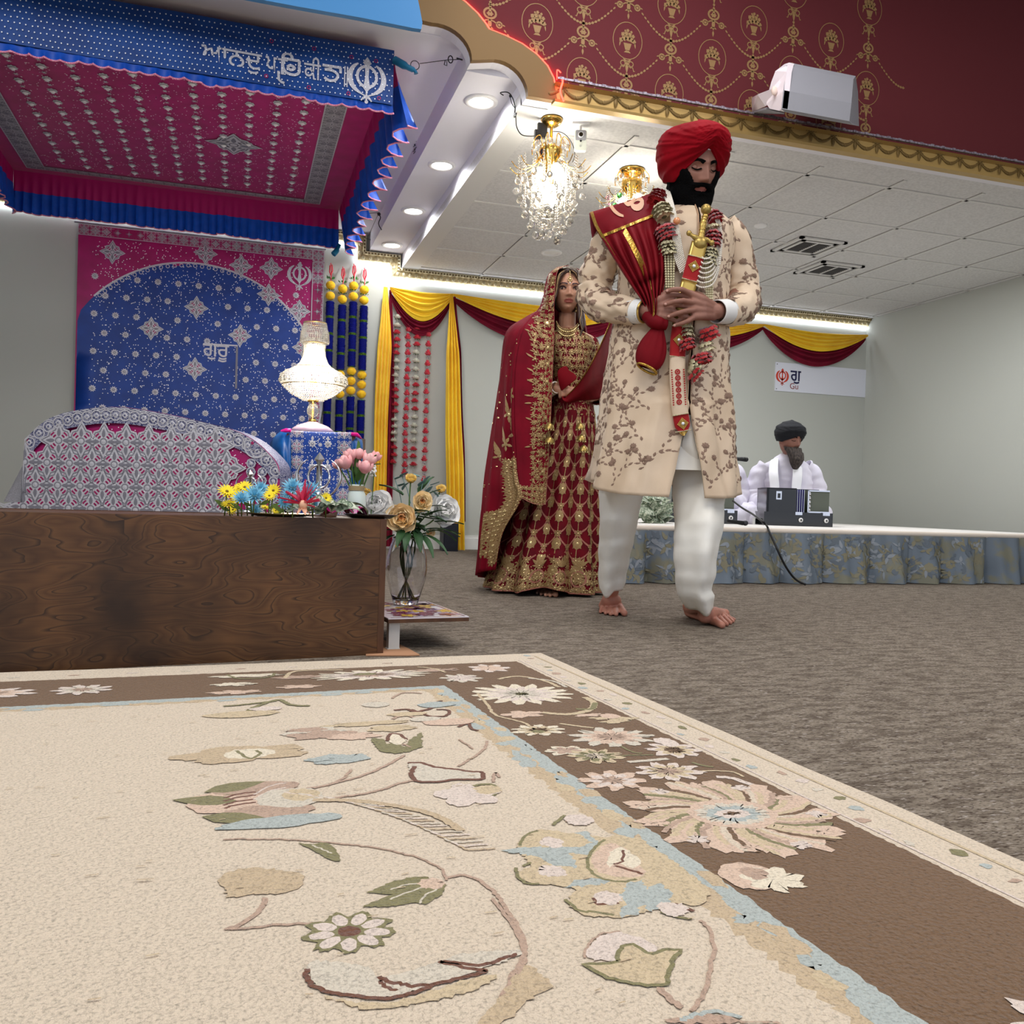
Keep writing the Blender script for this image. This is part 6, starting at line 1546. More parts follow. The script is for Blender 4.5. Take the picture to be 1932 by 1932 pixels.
# veil
VR=[[(1074,501,-.085),(1063,502,-.08),(1052,504,-.02),(1052,506,.06),(1070,506,.13),(1086,506,.07),(1094,509,.0)],
[(1054,509,-.125),(1043,513,-.10),(1035,518,-.02),(1038,526,.09),(1066,528,.16),(1094,526,.09),(1101,524,.02)],
[(1048,540,-.12),(1036,543,-.10),(1028,547,-.02),(1033,552,.1),(1066,555,.15),(1094,552,.1),(1100,550,.03)],
[(1046,572,-.13),(1032,575,-.12),(1020,579,-.04),(1030,583,.1),(1066,585,.15),(1096,583,.12),(1101,580,.05)],
[(1046,605,-.13),(1031,606,-.14),(1004,600,-.08),(995,602,.08),(1060,615,.17),(1100,612,.14),(1104,612,.08)],
[(1045,645,-.16),(1026,648,-.18),(985,628,-.13),(964,628,.05),(1040,650,.18),(1100,655,.16),(1106,650,.12)],
[(1043,700,-.19),(1020,702,-.21),(972,692,-.19),(950,688,.0),(985,705,.18),(1080,705,.18),(1096,700,.15)],
[(1040,780,-.21),(1016,782,-.24),(970,780,-.23),(938,776,-.04),(960,792,.18),(1050,790,.21),(1080,790,.18)],
[(1036,860,-.235),(1013,862,-.265),(974,862,-.26),(927,860,-.07),(945,880,.18),(1020,880,.24),(1070,880,.2)],
[(1033,905,-.25),(1011,906,-.28),(978,905,-.28),(921,905,-.09),(936,925,.18),(1000,925,.26),(1060,930,.22)],
[(1030,952,-.265),(1008,951,-.295),(985,940,-.30),(915,955,-.11),(928,970,.16),(985,975,.28),(1050,975,.24)],
[(960,1000,-.27),(955,1000,-.27),(950,1005,-.26),(909,1020,-.12),(918,1040,.14),(975,1045,.29),(1040,1045,.26)],
[(948,1060,-.25),(942,1070,-.25),(936,1075,-.24),(905,1080,-.12),(912,1090,.12),(968,1090,.30),(1035,1090,.28)]]
def surf(rows,nu,nv):
    cols=[crom(r,nv) for r in rows]; m=len(cols[0]); out=[[None]*m for _ in range(nu*(len(rows)-1)+1)]
    for j in range(m):
        c=crom([cols[i][j] for i in range(len(rows))],nu)
        for i,p in enumerate(c): out[i][j]=p
    return out
def veilpart(rr,nm,pl,cs=None,sub=0):
    S=surf([[B.p(*p) for p in r] for r in rr],6,8); n=len(S);m=len(S[0])
    for i in range(n):
        for j in range(m):
            u=j/(m-1); k=min(1,i/(n*.35)); d=pl*k*sin(u*11*2*pi+1.2*nz(i*.05,u*3))*(sin(pi*u)**.3 if u>0 and u<1 else .3); c=V((S[i][j].x-.1,S[i][j].y-.03,0)); nrm=c.normalized() if c.length>1e-4 else V((0,-1,0)); S[i][j]=S[i][j]+nrm*d
    b=MB(); b.grid(S,0); o=b.build(nm,M_veil,F_,solid=.002); return S,o
SA,oa=veilpart([r[:3] for r in VR[:11]],'veil_front',.004)
SBk,ob=veilpart([r[2:] for r in VR],'veil_back',.022)
def onsurf(S,us=1,off=.003):
    n,m=len(S),len(S[0])
    def f(u,v,h):
        i=max(0,min(n-1.001,v*(n-1))); j=max(0,min(m-1.001,u*(m-1))); a,c=int(i),int(j); p=S[a][c].lerp(S[a+1][c],i-a); q=S[a][c+1].lerp(S[a+1][c+1],i-a)
        return p.lerp(q,j-c)+V((-.001,-off-h,0))
    return f
fA_=onsurf(SA); b=MB(); random.seed(2)
LENV=1.22; WID=.115
# metric mapping: u metres from inner edge, v metres down
YR=[499,514,540,572,605,645,700,780,860,905,951]
def vmap(v):
    y=499+v*384
    for i in range(10):
        if y<=YR[i+1]: return (i+(y-YR[i])/(YR[i+1]-YR[i]))/10
    return 1.
Wt=lambda v:interp([(0,.05),(.1,.055),(.2,.07),(.28,.11),(.38,.155),(.52,.185),(1.3,.185)],v)
MV=lambda u,v,h:fA_(min(1,u/Wt(v)),vmap(v),h)
b.dstroke(MV,[(.002,LENV*k/60) for k in range(61)],.006,.002,2); 
v=.01
while v<LENV-.02:
    w=min(.125,Wt(v)*.9)
    for u in (.014,.038,.062,.086,.110):
        if u>w: continue
        gold_flower(b,MV,(u+random.uniform(-.003,.003),v+random.uniform(-.008,.008)),random.uniform(.012,.017),0,0,1,random.choice([5,6,8]),random.random()*3)
        a=random.uniform(0,6.3); b.dleaf(MV,(u+.01*cos(a),v+.01*sin(a)),a,.022,.004,.001,0,.001)
    if int(v/.03)%3==0:
        if w>.06: b.ddisc(MV,(.05,v+.015),.013,.002,0,10,dome=.004); b.ddisc(MV,(.05,v+.015),.006,.005,1,8,dome=.002); b.dleaf(MV,(.07,v+.012),-.4+random.uniform(-.6,.6),.03,.006,.001,0,.002)
    v+=.029
for k in range(20): gold_flower(b,fA_ and (lambda u,v,h:fA_(u,v,h)),(.08+.045*k,.985-.004*k%.02),.0,0,0,1) if 0 else None
Mh=lambda u,v,h:fA_(min(1,u/.13),1-v/LENV,h)
for k in range(6):
    for j in range(3): gold_flower(b,Mh,(.01+.022*k,.02+.03*j),.015,0,0,1,7,random.random())
b.dstroke(Mh,[(.0+.0065*k,.003) for k in range(21)],.006,.002,2)
b.build('veil_border',[M_gth,M_gseq,M_pipe],oa)
fB_=onsurf(SBk); b=MB()
MW2=lambda u,v,h:fB_(u/.62,v/1.45,h)
for k in range(90): b.ddisc(MW2,(random.uniform(.01,.2),random.uniform(.3,1.3)),.0026,.004,1,5,dome=.001)
for k in range(26):
    v=.98+.017*k; 
    for u in (.012,.034,.058): gold_flower(b,MW2,(u+random.uniform(-.005,.005),v+(.01 if u>.02 else 0)),.018,0,0,1,7,random.random())
for (u,v) in ((.05,.85),(.06,.93),(.03,.9),(.10,.97),(.02,.80)): gold_flower(b,MW2,(u,v),.022,0,0,1,5,.4); b.dleaf(MW2,(u,v),-1.2,.05,.006,.001,0,.002)
for k in range(28): 
    for u in (.085,.12,.155): gold_flower(b,MW2,(u-.02+random.uniform(-.01,.01),1.25+.016*(k%9)),.017,0,0,1,6,random.random())
b.build('veil_border',[M_gth,M_gseq,M_pipe],ob)
b=MB()
for (cx_,cy_,dd) in ((1037,806,-.265),(1037,832,-.265),(1095,806,-.19),(1097,828,-.19),(1101,848,-.19)):
    c=q_(cx_,cy_,dd); b=MB(); b.lathe([(.004,.021),(.010,.017),(.018,.009),(.022,-.004),(.0225,-.009)],c,16,0)
    for k in range(10): b.sph(c+V((.020*cos(k*.628),.020*sin(k*.628),-.013)),.0038,1,4,6)
    b.tube([c+V((0,0,.02)),c+V((0,0,.05))],.0015,4)
    b.build('bell_tassel',[M_gdull,M_gseq],F_)
# ================================================================ STAGE + MUSICIAN
ZS=.325; SX0,SX1,SY0,SY1=2.02,5.5,4.63,7.4
es_=empty('stage_platform',((SX0+SX1)/2,(SY0+SY1)/2,0),'low stage with white padded edge and blue grey floral pleated skirt behind the groom','stage')
ox,oy=(SX0+SX1)/2,(SY0+SY1)/2
b=MB(); b.bbox((SX0-ox,SY0-oy,ZS-.05),(SX1-ox,SY1-oy,ZS)); b.build('deck',mat('stage_sheet',(226,222,216),.9),es_)
b=MB(); b.tube([(SX0-ox+ (SX1-SX0)*k/40,SY0-oy-.01,ZS-.016+.002*nz(k*.7)) for k in range(41)],.019,10); b.build('padded_edge',mat('stage_edge',(222,210,196),.9,bump=.3,bscale=60),es_)
M_skf=mat('floral_skirt_cloth',(112,124,136),.7,c2=(128,128,112),scale=7,det=4,lo=.50,hi=.60)
M_skf2=mat('floral_skirt_leaf',(134,130,108),.7); M_skf3=mat('floral_skirt_petal',(142,150,158),.7); M_skf4=mat('floral_skirt_shade',(100,110,120),.7)
def skP(u,v,h=0):
    """u metres along front, v height"""
    k=1-v/(ZS-.02); w=nz(u*1.3,7)*3
    d=.075*(.2+.8*k)*(abs(sin(u*11+w*2))**.6*2-1)+.014*sin(u*47+w)*(.5+.5*k)+.02*k*nz(u*6,v*8); return V((SX0-ox+u,SY0-oy-.03-.015*k-d*.8-.01-h,v+.006*nz(u*9,3)*k))
b=MB(); b.grid([[skP((SX1-SX0)*i/420,.004+(ZS-.028)*j/12) for j in range(13)] for i in range(421)],0)
b.grid([[V((SX0-ox+.01*sin(j*.8),SY0-oy-.02+(SY1-SY0)*i/60,.004+(ZS-.028)*j/6)) for j in range(7)] for i in range(61)],0)
random.seed(6)
for i in range(330):
    u=random.uniform(.02,2.6);v=random.uniform(.03,ZS-.05); m=random.choice([1,1,2,3])
    for k in range(random.choice([2,3,4])): b.dleaf(lambda a,c,h:skP(a,max(.006,min(ZS-.026,c)),h+.0015),(u,v),random.uniform(0,6.3),random.uniform(.025,.06),random.uniform(.006,.012),.0003*(i%5),m,0,4)
b.build('skirt',[M_skf,M_skf2,M_skf3,M_skf4],es_)
M_pbk=mat('piano_black',(12,12,14),.2,coat=.6); M_chr=mat('chrome',(215,215,220),.12,metal=1.); M_bel=mat('bellows_blue',(40,30,120),.6); M_pil=mat('grey_grille',(92,98,88),.6); M_wht=mat('knob_white',(236,236,234),.35); M_micb=mat('mic_black',(22,22,24),.45)
def harmonium(px,py,D,w,label,rz=0):
    p=V(at(px,py,D)); e=empty('harmonium',(p.x,p.y,ZS),label,'harmonium',rz=-_a+rz); H=.235
    b=MB(); b.bbox((0,0,0),(w,.28,.10)); b.bbox((.018,.01,.10),(w*.47,.03,H+.04)); b.bbox((.018,.01,.10),(.035,.26,H+.04)); b.bbox((.018,.25,.10),(w-.02,.26,H+.04)); b.bbox((.018,.01,H+.03),(w*.47,.26,H+.04)); b.build('case',M_pbk,e)
    b=MB()
    for k in range(8): b.bbox((w*.48+.008*k,.03,.10),(w*.48+.008*k+.003,.24,H+.03),k%2)
    b.build('bellows',[M_bel,M_chr],e)
    b=MB(); b.bbox((w*.66,.03,.10),(w-.02,.24,H+.03)); b.build('grille',M_pil,e)
    b=MB(); 
    for x0,x1,z0_,z1_ in ((w*.66-.01,w*.66,.10,H+.03),(w*.66-.01,w-.02,H+.02,H+.03),(w*.66-.01,w-.02,.10,.11)): b.bbox((x0,.02,z0_),(x1,.03,z1_))
    for k in range(5): b.sph((w*.66+.006,.018,.12+.03*k),(.008,.003,.012),0,5,8)
    b.build('grille_frame',M_chr,e); b=MB(); b.bbox((.085,.004,.19),(.125,.010,.25)); b.build('latch_frame',M_chr,e)
    for x in (w*.5,w*.9):
        b=MB(); b.box((x,-.004,.092),(.05,.008,.022)); b.box((x,-.008,.088),(.018,.006,.012)); b.build('clasp',M_chr,e)
    b=MB(); b.bbox((.095,.001,.20),(.115,.006,.235)); b.build('latch_plate',M_pbk,e)
    for x in (w*.53,w*.9):
        b=MB(); b.sph((x,-.008,.045),(.017,.010,.017),0,8,12); b.sph((x,-.018,.045),(.006,.004,.009),1,6,8); b.build('stop_knob',[M_wht,M_pbk],e)
    b=MB()
    for k in range(22): b.bbox((.03+k*(w-.06)/22,.262,.098),(.03+(k+.9)*(w-.06)/22,.40 if 0 else .34,.112),0)
    b.build('keyboard',M_wht,e); b=MB(); b.bbox((0,.26,0),(w,.36,.097)); b.build('key_bed',M_pbk,e)
    return e
harmonium(1441,990,6.45,.50,'black harmonium with chrome fittings in front of the white robed musician')
harmonium(1262,986,6.5,.50,'second black harmonium on the stage, half hidden behind the groom')
# musician
def musician(px,label,seedcol,D=6.95):
    K=Fig(px,990,D,'person',label,z0=ZS); k=K.p; e=K.e
    def L(pts): return [k(x+px,y,d) for x,y,d in pts]
    H=HMX(k(px+8,830,-.08),22,8,2,1.0); Pm=dict(nose=1.15,lip=.6)
    b=MB(); head_mesh(b,H,Pm); limb(b,L([(2,885,.0),(6,866,-.03),(8,846,-.06)]),[.05,.05,.05])
    limb(b,L([(0,975,.05),(-2,930,.05),(0,900,.02)]),[.15,.13,.09],16)
    limb(b,L([(-38,896,.02),(0,888,.0),(40,896,.02)]),[.05,.06,.05])
    for s in(-1,1):
        limb(b,L([(s*42,896,.02),(s*52,930,.02),(s*34,945,-.18),(s*14,935,-.30)]),[.06,.05,.042,.03])
        limb(b,L([(s*14,935,-.30),(s*8,934,-.35)]),[.028,.026])
        for q in range(4): limb(b,L([(s*8+4*(q-1.5)*1.0,934,-.35),(s*8+4.5*(q-1.5),931,-.40),(s*8+4.5*(q-1.5),936,-.43)]),[.011,.010,.008],8)
        limb(b,L([(s*4,936,-.33),(s*-2,936,-.37)]),[.012,.009],8)
        limb(b,L([(s*20,975,.02),(s*62,975,-.16),(s*10,982,-.26)]),[.09,.065,.045])
    HI=np.array(H.inverted())
    def A(c):
        q=np.c_[c,np.ones(len(c))]@HI.T; return ((((q[:,0])/.02)**2+((q[:,2]+.065)/.011)**2<1)&(q[:,1]<-.07))*1
    bake(b,'body',[M_skin1,M_lip1],e,.006,2,A)
    # kurta
    def rw(y,xl,xr,cy,rf,rb): a=k(px+xl,y,cy);c=k(px+xr,y,cy); return ((a.z+c.z)/2,(a.x+c.x)/2,cy,(c.x-a.x)/2,rf,rb)
    t=sorted([rw(856,-8,22,-.01,.070,.07),rw(866,-22,30,.0,.10,.09),rw(880,-44,46,.02,.12,.11),rw(900,-50,50,.03,.15,.13),rw(940,-48,48,.05,.19,.15),rw(988,-62,62,.05,.26,.2)]); S=loft(t,2.2); z0_,z1_=t[0][0],t[-1][0]
    b=MB(); b.grid([[S(2*pi*j/60,z0_+(z1_-z0_)*i/50,.008*sin(i*.5+6*nz(j*.12,i*.06))*(1-i/50)+.006*nz(j*.4,i*.3)) for j in range(60)] for i in range(51)],0,closev=True,flip=True); b.build('kurta',M_kur,e,solid=.003)
    for s in(-1,1):
        T=tubefn(L([(s*34,882,.01),(s*50,900,.02),(s*57,930,.02),(s*50,950,-.06),(s*32,946,-.2),(s*20,938,-.27)]),[.075,.08,.085,.08,.065,.048]); b=MB()
        b.grid([[T(2*pi*j/28,i/50,.005*sin(i*.9+3*nz(j*.3,i*.1))) for j in range(28)] for i in range(51)],0,closev=True,flip=True); b.build('sleeve',M_kur,e,solid=.003)
        T=tubefn(L([(s*20,978,.0),(s*58,972,-.10),(s*60,978,-.2),(s*14,984,-.27)]),[.11,.10,.085,.06]); b=MB()
        b.grid([[T(2*pi*j/24,i/40,.01*nz(i*.3,j*.3)*2) for j in range(24)] for i in range(41)],0,closev=True,flip=True); b.build('trouser_leg',M_kur,e)
        # scarf ends
        rws=[[(s*10,866,.06),(s*22,872,.06)],[(s*12,862,.0),(s*26,868,.0)],[(s*13,868,-.09),(s*30,876,-.06)],[(s*14,890,-.17),(s*31,895,-.14)],[(s*12,915,-.20),(s*29,918,-.18)],[(s*12,935,-.22),(s*28,936,-.20)]]
        G_=surf([[k(px+x,y,d) for x,y,d in (r[0],((r[0][0]+r[1][0])/2,(r[0][1]+r[1][1])/2,(r[0][2]+r[1][2])/2-.01),r[1])] for r in rws],6,5)
        b=MB(); b.grid(G_,0); b.build('white_scarf',M_scf,e,solid=.008)
    # turban
    b=MB(); P=[]
    for i in range(31):
        q=i/30; R_=interp([(0,1.0),(.15,1.16),(.4,1.30),(.65,1.18),(.85,.75),(1,.02)],q); row=[]
        for j in range(70):
            a=2*pi*j/70; aa=a if a<=pi else a-2*pi; zl=.052*max(0,1-abs(aa)/1.3)**.8-.020; z=zl+(.155-zl)*q; d=.004*(((atan2(z-.05,aa*.1)*5)%1)**2)
            row.append(H@V((.085*R_*sin(a)+sin(a)*d,-.102*R_*cos(a)-cos(a)*d+.008,z)))
        P.append(row)
    b.grid(P,0,closev=True,flip=True); b.build('turban',M_tbk,e)
    # long beard
    b=MB(); P=[]
    for i in range(25):
        q=i/24; z=-.052-.170*q; w=.070*(1-.35*q)*(1-q**2.6)**.5+.004; cy=-.045-.055*min(1,q*2)+.0*q; row=[]
        for j in range(40):
            a=2*pi*j/40; d=.004*nz(a*6,q*9)+.003*sin(a*17+q*4); yy=-cos(a)*(.055+.010*q)*(1-q**3)
            row.append(H@V((sin(a)*(w+d),cy+yy-(.012 if q>.2 else 0),z)))
        P.append(row)
    b.grid(P[::-1],0,closev=True,flip=True,capu=True); b.build('beard',seedcol,e)
    b=MB(); fs=lambda pts,w,h:facestroke(b,pts,w,h,H,Pm)
    for s in(-1,1): fs([(s*.004,-.050),(s*.018,-.053),(s*.034,-.066)],.012,.006); 
    b.build('moustache',seedcol,e)
    b=MB(); R=H.to_3x3().normalized()
    for s in(-1,1): facestroke(b,[(s*.045,.001),(s*.031,-.005),(s*.018,0)],.003,.006,H,Pm); facestroke(b,[(s*.012,.022),(s*.03,.028),(s*.05,.02)],.007,.003,H,Pm)
    b.build('eyebrows',M_black,e)
    b=MB()
    for s in(-1,1): b.sph(face_at(H,s*.031,.004,Pm)+R@V((0,.0065,0)),(.0145,.0125,.0115),0,8,12,R=R)
    b.build('eyelids',M_skin1,e)
    return K
M_kur=mat('white_kurta',(226,222,234),.8,c2=(216,212,226),scale=10); M_scf=mat('white_scarf',(244,244,248),.8); M_tbk=mat('black_turban',(16,18,24),.85,bump=.2,bscale=300)
M_grey=mat('grey_beard',(92,82,76),.8,c2=(44,38,36),scale=40,stretch=(3,3,.6),bump=.8,bscale=150,bdist=.006)
musician(1482,'seated man in black turban, long grey beard and white robe playing the harmonium at right',M_grey)
musician(1338,'seated man in white mostly hidden behind the groom, one hand by his coat hem',M_black)
# banknotes
M_bill=mat('banknote_green',(120,138,112),.8,c2=(206,212,192),scale=60,det=5,lo=.4,hi=.6); M_bill2=mat('banknote_print',(86,104,84),.8)
def bill(loc,rx,ry,rz,bend,label,grp,sc=1.):
    b=MB(); L_,W_=.156*sc,.066*sc; R=Matrix.Rotation(rz,3,'Z')@Matrix.Rotation(ry,3,'Y')@Matrix.Rotation(rx,3,'X')
    def Mq(u,v,h):
        t=u/L_; z=bend*sin(pi*(t+.5))*L_*.5+.25*bend*sin(v/W_*3+t*4)*W_; return R@V((u*(1-.25*abs(bend)),v,z+h))
    b.grid([[Mq(-L_/2+L_*i/10,-W_/2+W_*j/4,0) for j in range(5)] for i in range(11)],0)
    for hh in (.0006,-.0006):
        b.dring(Mq,(0,0),.013*sc,.003,hh,1,14,ry=.018*sc)
        for q in ([(-L_*.46,-W_*.42),(L_*.46,-W_*.42)],[(-L_*.46,W_*.42),(L_*.46,W_*.42)]): b.dstroke(Mq,[(q[0][0]+(q[1][0]-q[0][0])*k/8,q[0][1]) for k in range(9)],.004*sc,hh,1)
        for sx in(-1,1):
            for sy in (-1,1): b.ddisc(Mq,(sx*L_*.40,sy*W_*.28),.007*sc,hh,1,8)
            b.dstroke(Mq,[(sx*L_*.30,-W_*.3),(sx*L_*.30,W_*.3)],.004*sc,hh,1)
    o=b.build('banknote',[M_bill,M_bill2],loc=loc); tag(o,label,'banknote',grp); return o
random.seed(14)
n=0
for lay in range(5):
    for i in range(9-lay):
        px=1206+ (58-8*lay)*(i+.5)/(9-lay)+4*lay+random.uniform(-3,3); D=5.95+random.uniform(-.12,.15); p=V(at(px,960,D)); 
        bill((p.x,p.y,ZS+.028+.030*lay+random.uniform(0,.008)),random.uniform(-.9,.9),random.uniform(-.7,.7),random.uniform(-1.2,1.2),random.uniform(.15,.5)*random.choice([-1,1]),'crumpled dollar note in the loose heap on the stage beside the groom','dollar notes heaped on the stage'); n+=1
# microphones, small box, cable
e=empty('microphone',at(1388,990,6.0)[:2]+(ZS,),'black microphone lying on the stage edge beside the groom','microphone',rz=-_a); 
b=MB(); b.tube([(-.06,0,.030),(.05,.0,.017)],[.011,.015],12); b.build('handle',M_micb,e); b=MB(); b.sph((.065,0,.018),(.02,.018,.018),0,8,12); b.build('head',mat('mic_mesh',(50,50,54),.4,metal=.6),e)
pm=V(at(1395,866,6.6)); e=empty('microphone_stand',(pm.x-.12,pm.y+.05,ZS),'microphone on a boom stand poking out beside the groom\'s coat','microphone',rz=-_a)
hz=pm.z-ZS; b=MB(); b.tube([(0,0,.01),(0,0,hz-.02)],.008,8); b.lathe([(.0005,.0),(.11,.0),(.11,.01),(.0005,.014)],n=20); b.tube([(-.03,0,hz-.03),(.10,-.02,hz-.004)],.006,8); b.build('stand',M_micb,e); b=MB(); b.tube([(.07,-.015,hz-.0),(.13,-.025,hz-.001),(.17,-.03,hz-.003)],[.011,.015,.017],12); b.sph((.175,-.031,hz-.003),.0175,0,8,12); b.build('capsule',M_micb,e)
p=V(at(1428,983,6.6)); b=MB(); b.box((0,0,.026),(.055,.03,.05),0); b.box((0,-.016,.026),(.047,.004,.042),1); tag(b.build('tuner_box',[M_wht,M_pbk],loc=(p.x,p.y,ZS)),'tiny black and white box on the stage between the harmoniums','box')
b=MB(); pts=[at(1383,945,6.1),at(1400,958,5.8),at(1420,970,5.5),at(1440,985,5.05)]; pts=[V(q) for q in pts]; pts=[V((q.x,q.y,max(q.z,ZS+.01))) for q in pts]
_e=V(atY(1447,996,4.61)); _e.z=ZS+.014; _e2=V(atY(1453,1006,4.565))
fr=[_e,_e2,V(atY(1466,1035,4.49)),V(atY(1482,1068,4.47)),V(atY(1500,1092,4.47)),V(atZ(1520,1103,.006))]
b.tube(crom(pts+fr,6),.0065,7); tag(b.build('audio_cable',M_micb),'black audio cable running over the stage edge and down the floral skirt','cable')
# wall sign
p=V(atY(1464,683,YB-.01)); q=V(atY(1462,737,YB-.01)); sw=1.15; sh_=p.z-q.z
e=empty('wall_sign',(p.x,YB,q.z),'white sign with red crossed sword emblem and lettering on the rear wall','sign')
b=MB(); b.bbox((0,-.012,0),(sw,0,sh_)); b.build('board',mat('sign_white',(224,226,236),.4),e)
MSg=lambda u,v,h:(u,-.0125-h,v); b=MB(); khanda(b,MSg,(.078,.148),.082,.001,0,w=1.25); b.build('emblem',mat('sign_red',(206,66,46),.5),e)
b=MB(); b.text(MSg,'ਗੁ',.155,.001,0,at=(.175,.115),ext=.003); b.build('lettering',mat('sign_navy',(22,20,70),.5),e)
b=MB(); b.text(MSg,'Gu',.085,.001,0,at=(.165,.03)); b.build('lettering',mat('sign_maroon',(140,40,38),.5),e)
b=MB()
for z in (.02,sh_-.02): b.ddisc(MSg,(.013,z),.005,.002,0,8,dome=.003)
b.build('screw',M_pbk,e)
# ================================================================ ALTAR SIDE
M_glass=mat('clear_glass',(250,250,252),.02,trans=1.,ior=1.45); M_cry=mat('cut_crystal',(255,250,240),.03,trans=.85,ior=1.45)
M_bulb=mat('warm_bulb',(255,246,226),emit=38); M_goldm=mat('polished_gold',(226,184,96),.15,metal=1.); M_stem=mat('flower_stem',(70,98,44),.6); M_leaf=mat('flower_leaf',(46,84,44),.55,c2=(34,66,36),scale=30)
def petal(b,o,az,e0,e1,L,w,m=0,cup=.0,R=None,n=5,tip=.5,broad=False):
    """petal from o; azimuth az, elevation from e0 at base to e1 at tip"""
    o=V(o); x=0;z=0; rows=[]
    for i in range(n+1):
        t=i/n; e=e0+(e1-e0)*t; ww=w*(sin(pi*min(.97,max(.03,t**tip)))**.7)
        if broad: ww=w*min(1,(t*1.8+.15))**.7*(1-max(0,(t-.55)/.5)**2.2)**.5
        row=[]
        for s in (-1,-.5,0,.5,1):
            lx,ly,lz=x+cup*w*(-sin(e))*(s*s),s*ww,z+cup*w*cos(e)*(s*s)
            p=V((lx*cos(az)-ly*sin(az),lx*sin(az)+ly*cos(az),lz)); row.append(o+(R@p if R else p))
        rows.append(row); x+=cos(e)*L/n; z+=sin(e)*L/n
    b.grid(rows,m)
def Rdir(d):
    d=V(d).normalized(); return d.to_track_quat('Z','Y').to_matrix()
# ---- draped throne bed at far left
def leftpt(px,py,D): return V(at(px,py,D))
p0=leftpt(423,925,4.75); p1=leftpt(528,925,4.7)
pr=[(423,806),(440,811),(458,818),(476,828),(492,840),(506,853),(518,866),(524,875),(527,884),(528,900),(528,925),(528,962)]
e=empty('draped_throne',V((p1.x,p1.y,0)),'mound of silver and magenta embroidered cloth at the far left edge','cloth covered throne',rz=-_a)
I=(Matrix.Translation((p1.x,p1.y,0))@Matrix.Rotation(-_a,4,'Z')).inverted()
pf=[I@leftpt(x,y,4.7) for x,y in pr]
# outline arc length param, extruded back
full=[V((-1.35,pf[0].y,pf[0].z-.10)),V((-1.2,pf[0].y,pf[0].z+.03)),V((-.9,pf[0].y,pf[0].z+.09)),V((-.6,pf[0].y,pf[0].z+.06))]+pf
full=crom(full,4); NF=len(full); Ls=[0]
for i in range(1,NF): Ls.append(Ls[-1]+(full[i]-full[i-1]).length)
b=MB(); b.grid([[p+V((0,.035*k/6+ .2*(k/6),0.0)) for k in range(7)] for p in full],1)
# front face panel
fr=[[V((p.x,p.y+.02*nz(p.x*4,j*.5)-.015*sin(pi*j/10),.02+(p.z-.02)*j/10)) for j in range(11)] for p in full]; b.grid(fr,0,flip=True)
PTZ=lambda u,v,h:V((u,pf[0].y-.02-h,v))
# rim band following the outline, medallions and lattice on the face
def ztop(x):
    for i in range(NF-1):
        if full[i].x<=x<=full[i+1].x and full[i+1].x>full[i].x: return full[i].z+(full[i+1].z-full[i].z)*(x-full[i].x)/(full[i+1].x-full[i].x)
    return full[-1].z
PF=lambda u,v,h:V((u,pf[0].y-.022-h,min(v,ztop(min(u,-.003))-.001)))
b.dstroke(PF,[(p.x,p.z-.045) for p in full if p.x<-.004],.085,.001,1)
for i in range(0,30):
    x=-.02-.05*i; z=ztop(x)-.045; b.dring(PF,(x,z),.028,.007,.004,2,10); b.ddisc(PF,(x,z),.017,.004,2,10,pet=6,dome=.003); b.ddisc(PF,(x,z),.006,.007,1,6,dome=.002)
    b.dstroke(PF,[(x-.025,z+.03),(x,z+.038),(x+.025,z+.03)],.006,.004,2)
dd=.118
for i in range(10):
    for j in range(7):
        c=(-.30-.5*2*dd*i-(dd*.5 if j%2 else 0)+.02,.10+.118*j)
        if c[1]>ztop(c[0])-.10: continue
        diamond(b,PF,c,.098,.002,2,3,5)
for i in range(20):
    for k in range(3): 
        c=(-.03-.06*k,.06+.045*i)
        if c[1]>ztop(c[0])-.1: continue
        b.ddisc(PF,c,.027,.0015,1,8); b.dring(PF,c,.022,.005,.004,2,10); b.ddisc(PF,c,.010,.004,5 if (i+k)%2 else 2,8,dome=.002)
oc=(-.125,.695); 
pts=[(oc[0]+.055*cos(t)*(1+.12*cos(2*t)),oc[1]+.072*sin(t)*(1+.1*cos(2*t))) for t in [2*pi*k/24 for k in range(24)]]
b.dfan(PF,oc,pts,.003,1,.002); b.dstroke(PF,pts,.007,.006,2,closed=True); b.dstroke(PF,[(oc[0]+(p[0]-oc[0])*.7,oc[1]+(p[1]-oc[1])*.7) for p in pts],.004,.006,2,closed=True)
for s in(-1,1): b.ddisc(PF,(oc[0]+s*.02,oc[1]+.012),.009,.006,5,8,dome=.002); b.dstroke(PF,smooth2([(oc[0]+s*.004,oc[1]-.03),(oc[0]+s*.03,oc[1]-.012),(oc[0]+s*.016,oc[1]+.034)],3),.005,.006,3)
random.seed(5)
for i in range(700):
    x=random.uniform(-1.0,-.01); z=random.uniform(.05,.9)
    if z<ztop(x)-.01: b.ddisc(PF,(x,z),.0032,.0045,4,5)
b.dstroke(PF,[(-.003,pf[-1].z+.02*k) for k in range(9)],.012,.003,0)
b.build('embroidered_cloth',[M_mag,mat('silver_on_blue',(150,150,170),.5,c2=(40,44,96),scale=140,lo=.5,hi=.56),M_silv,M_silvd,M_dot,M_magd],e)
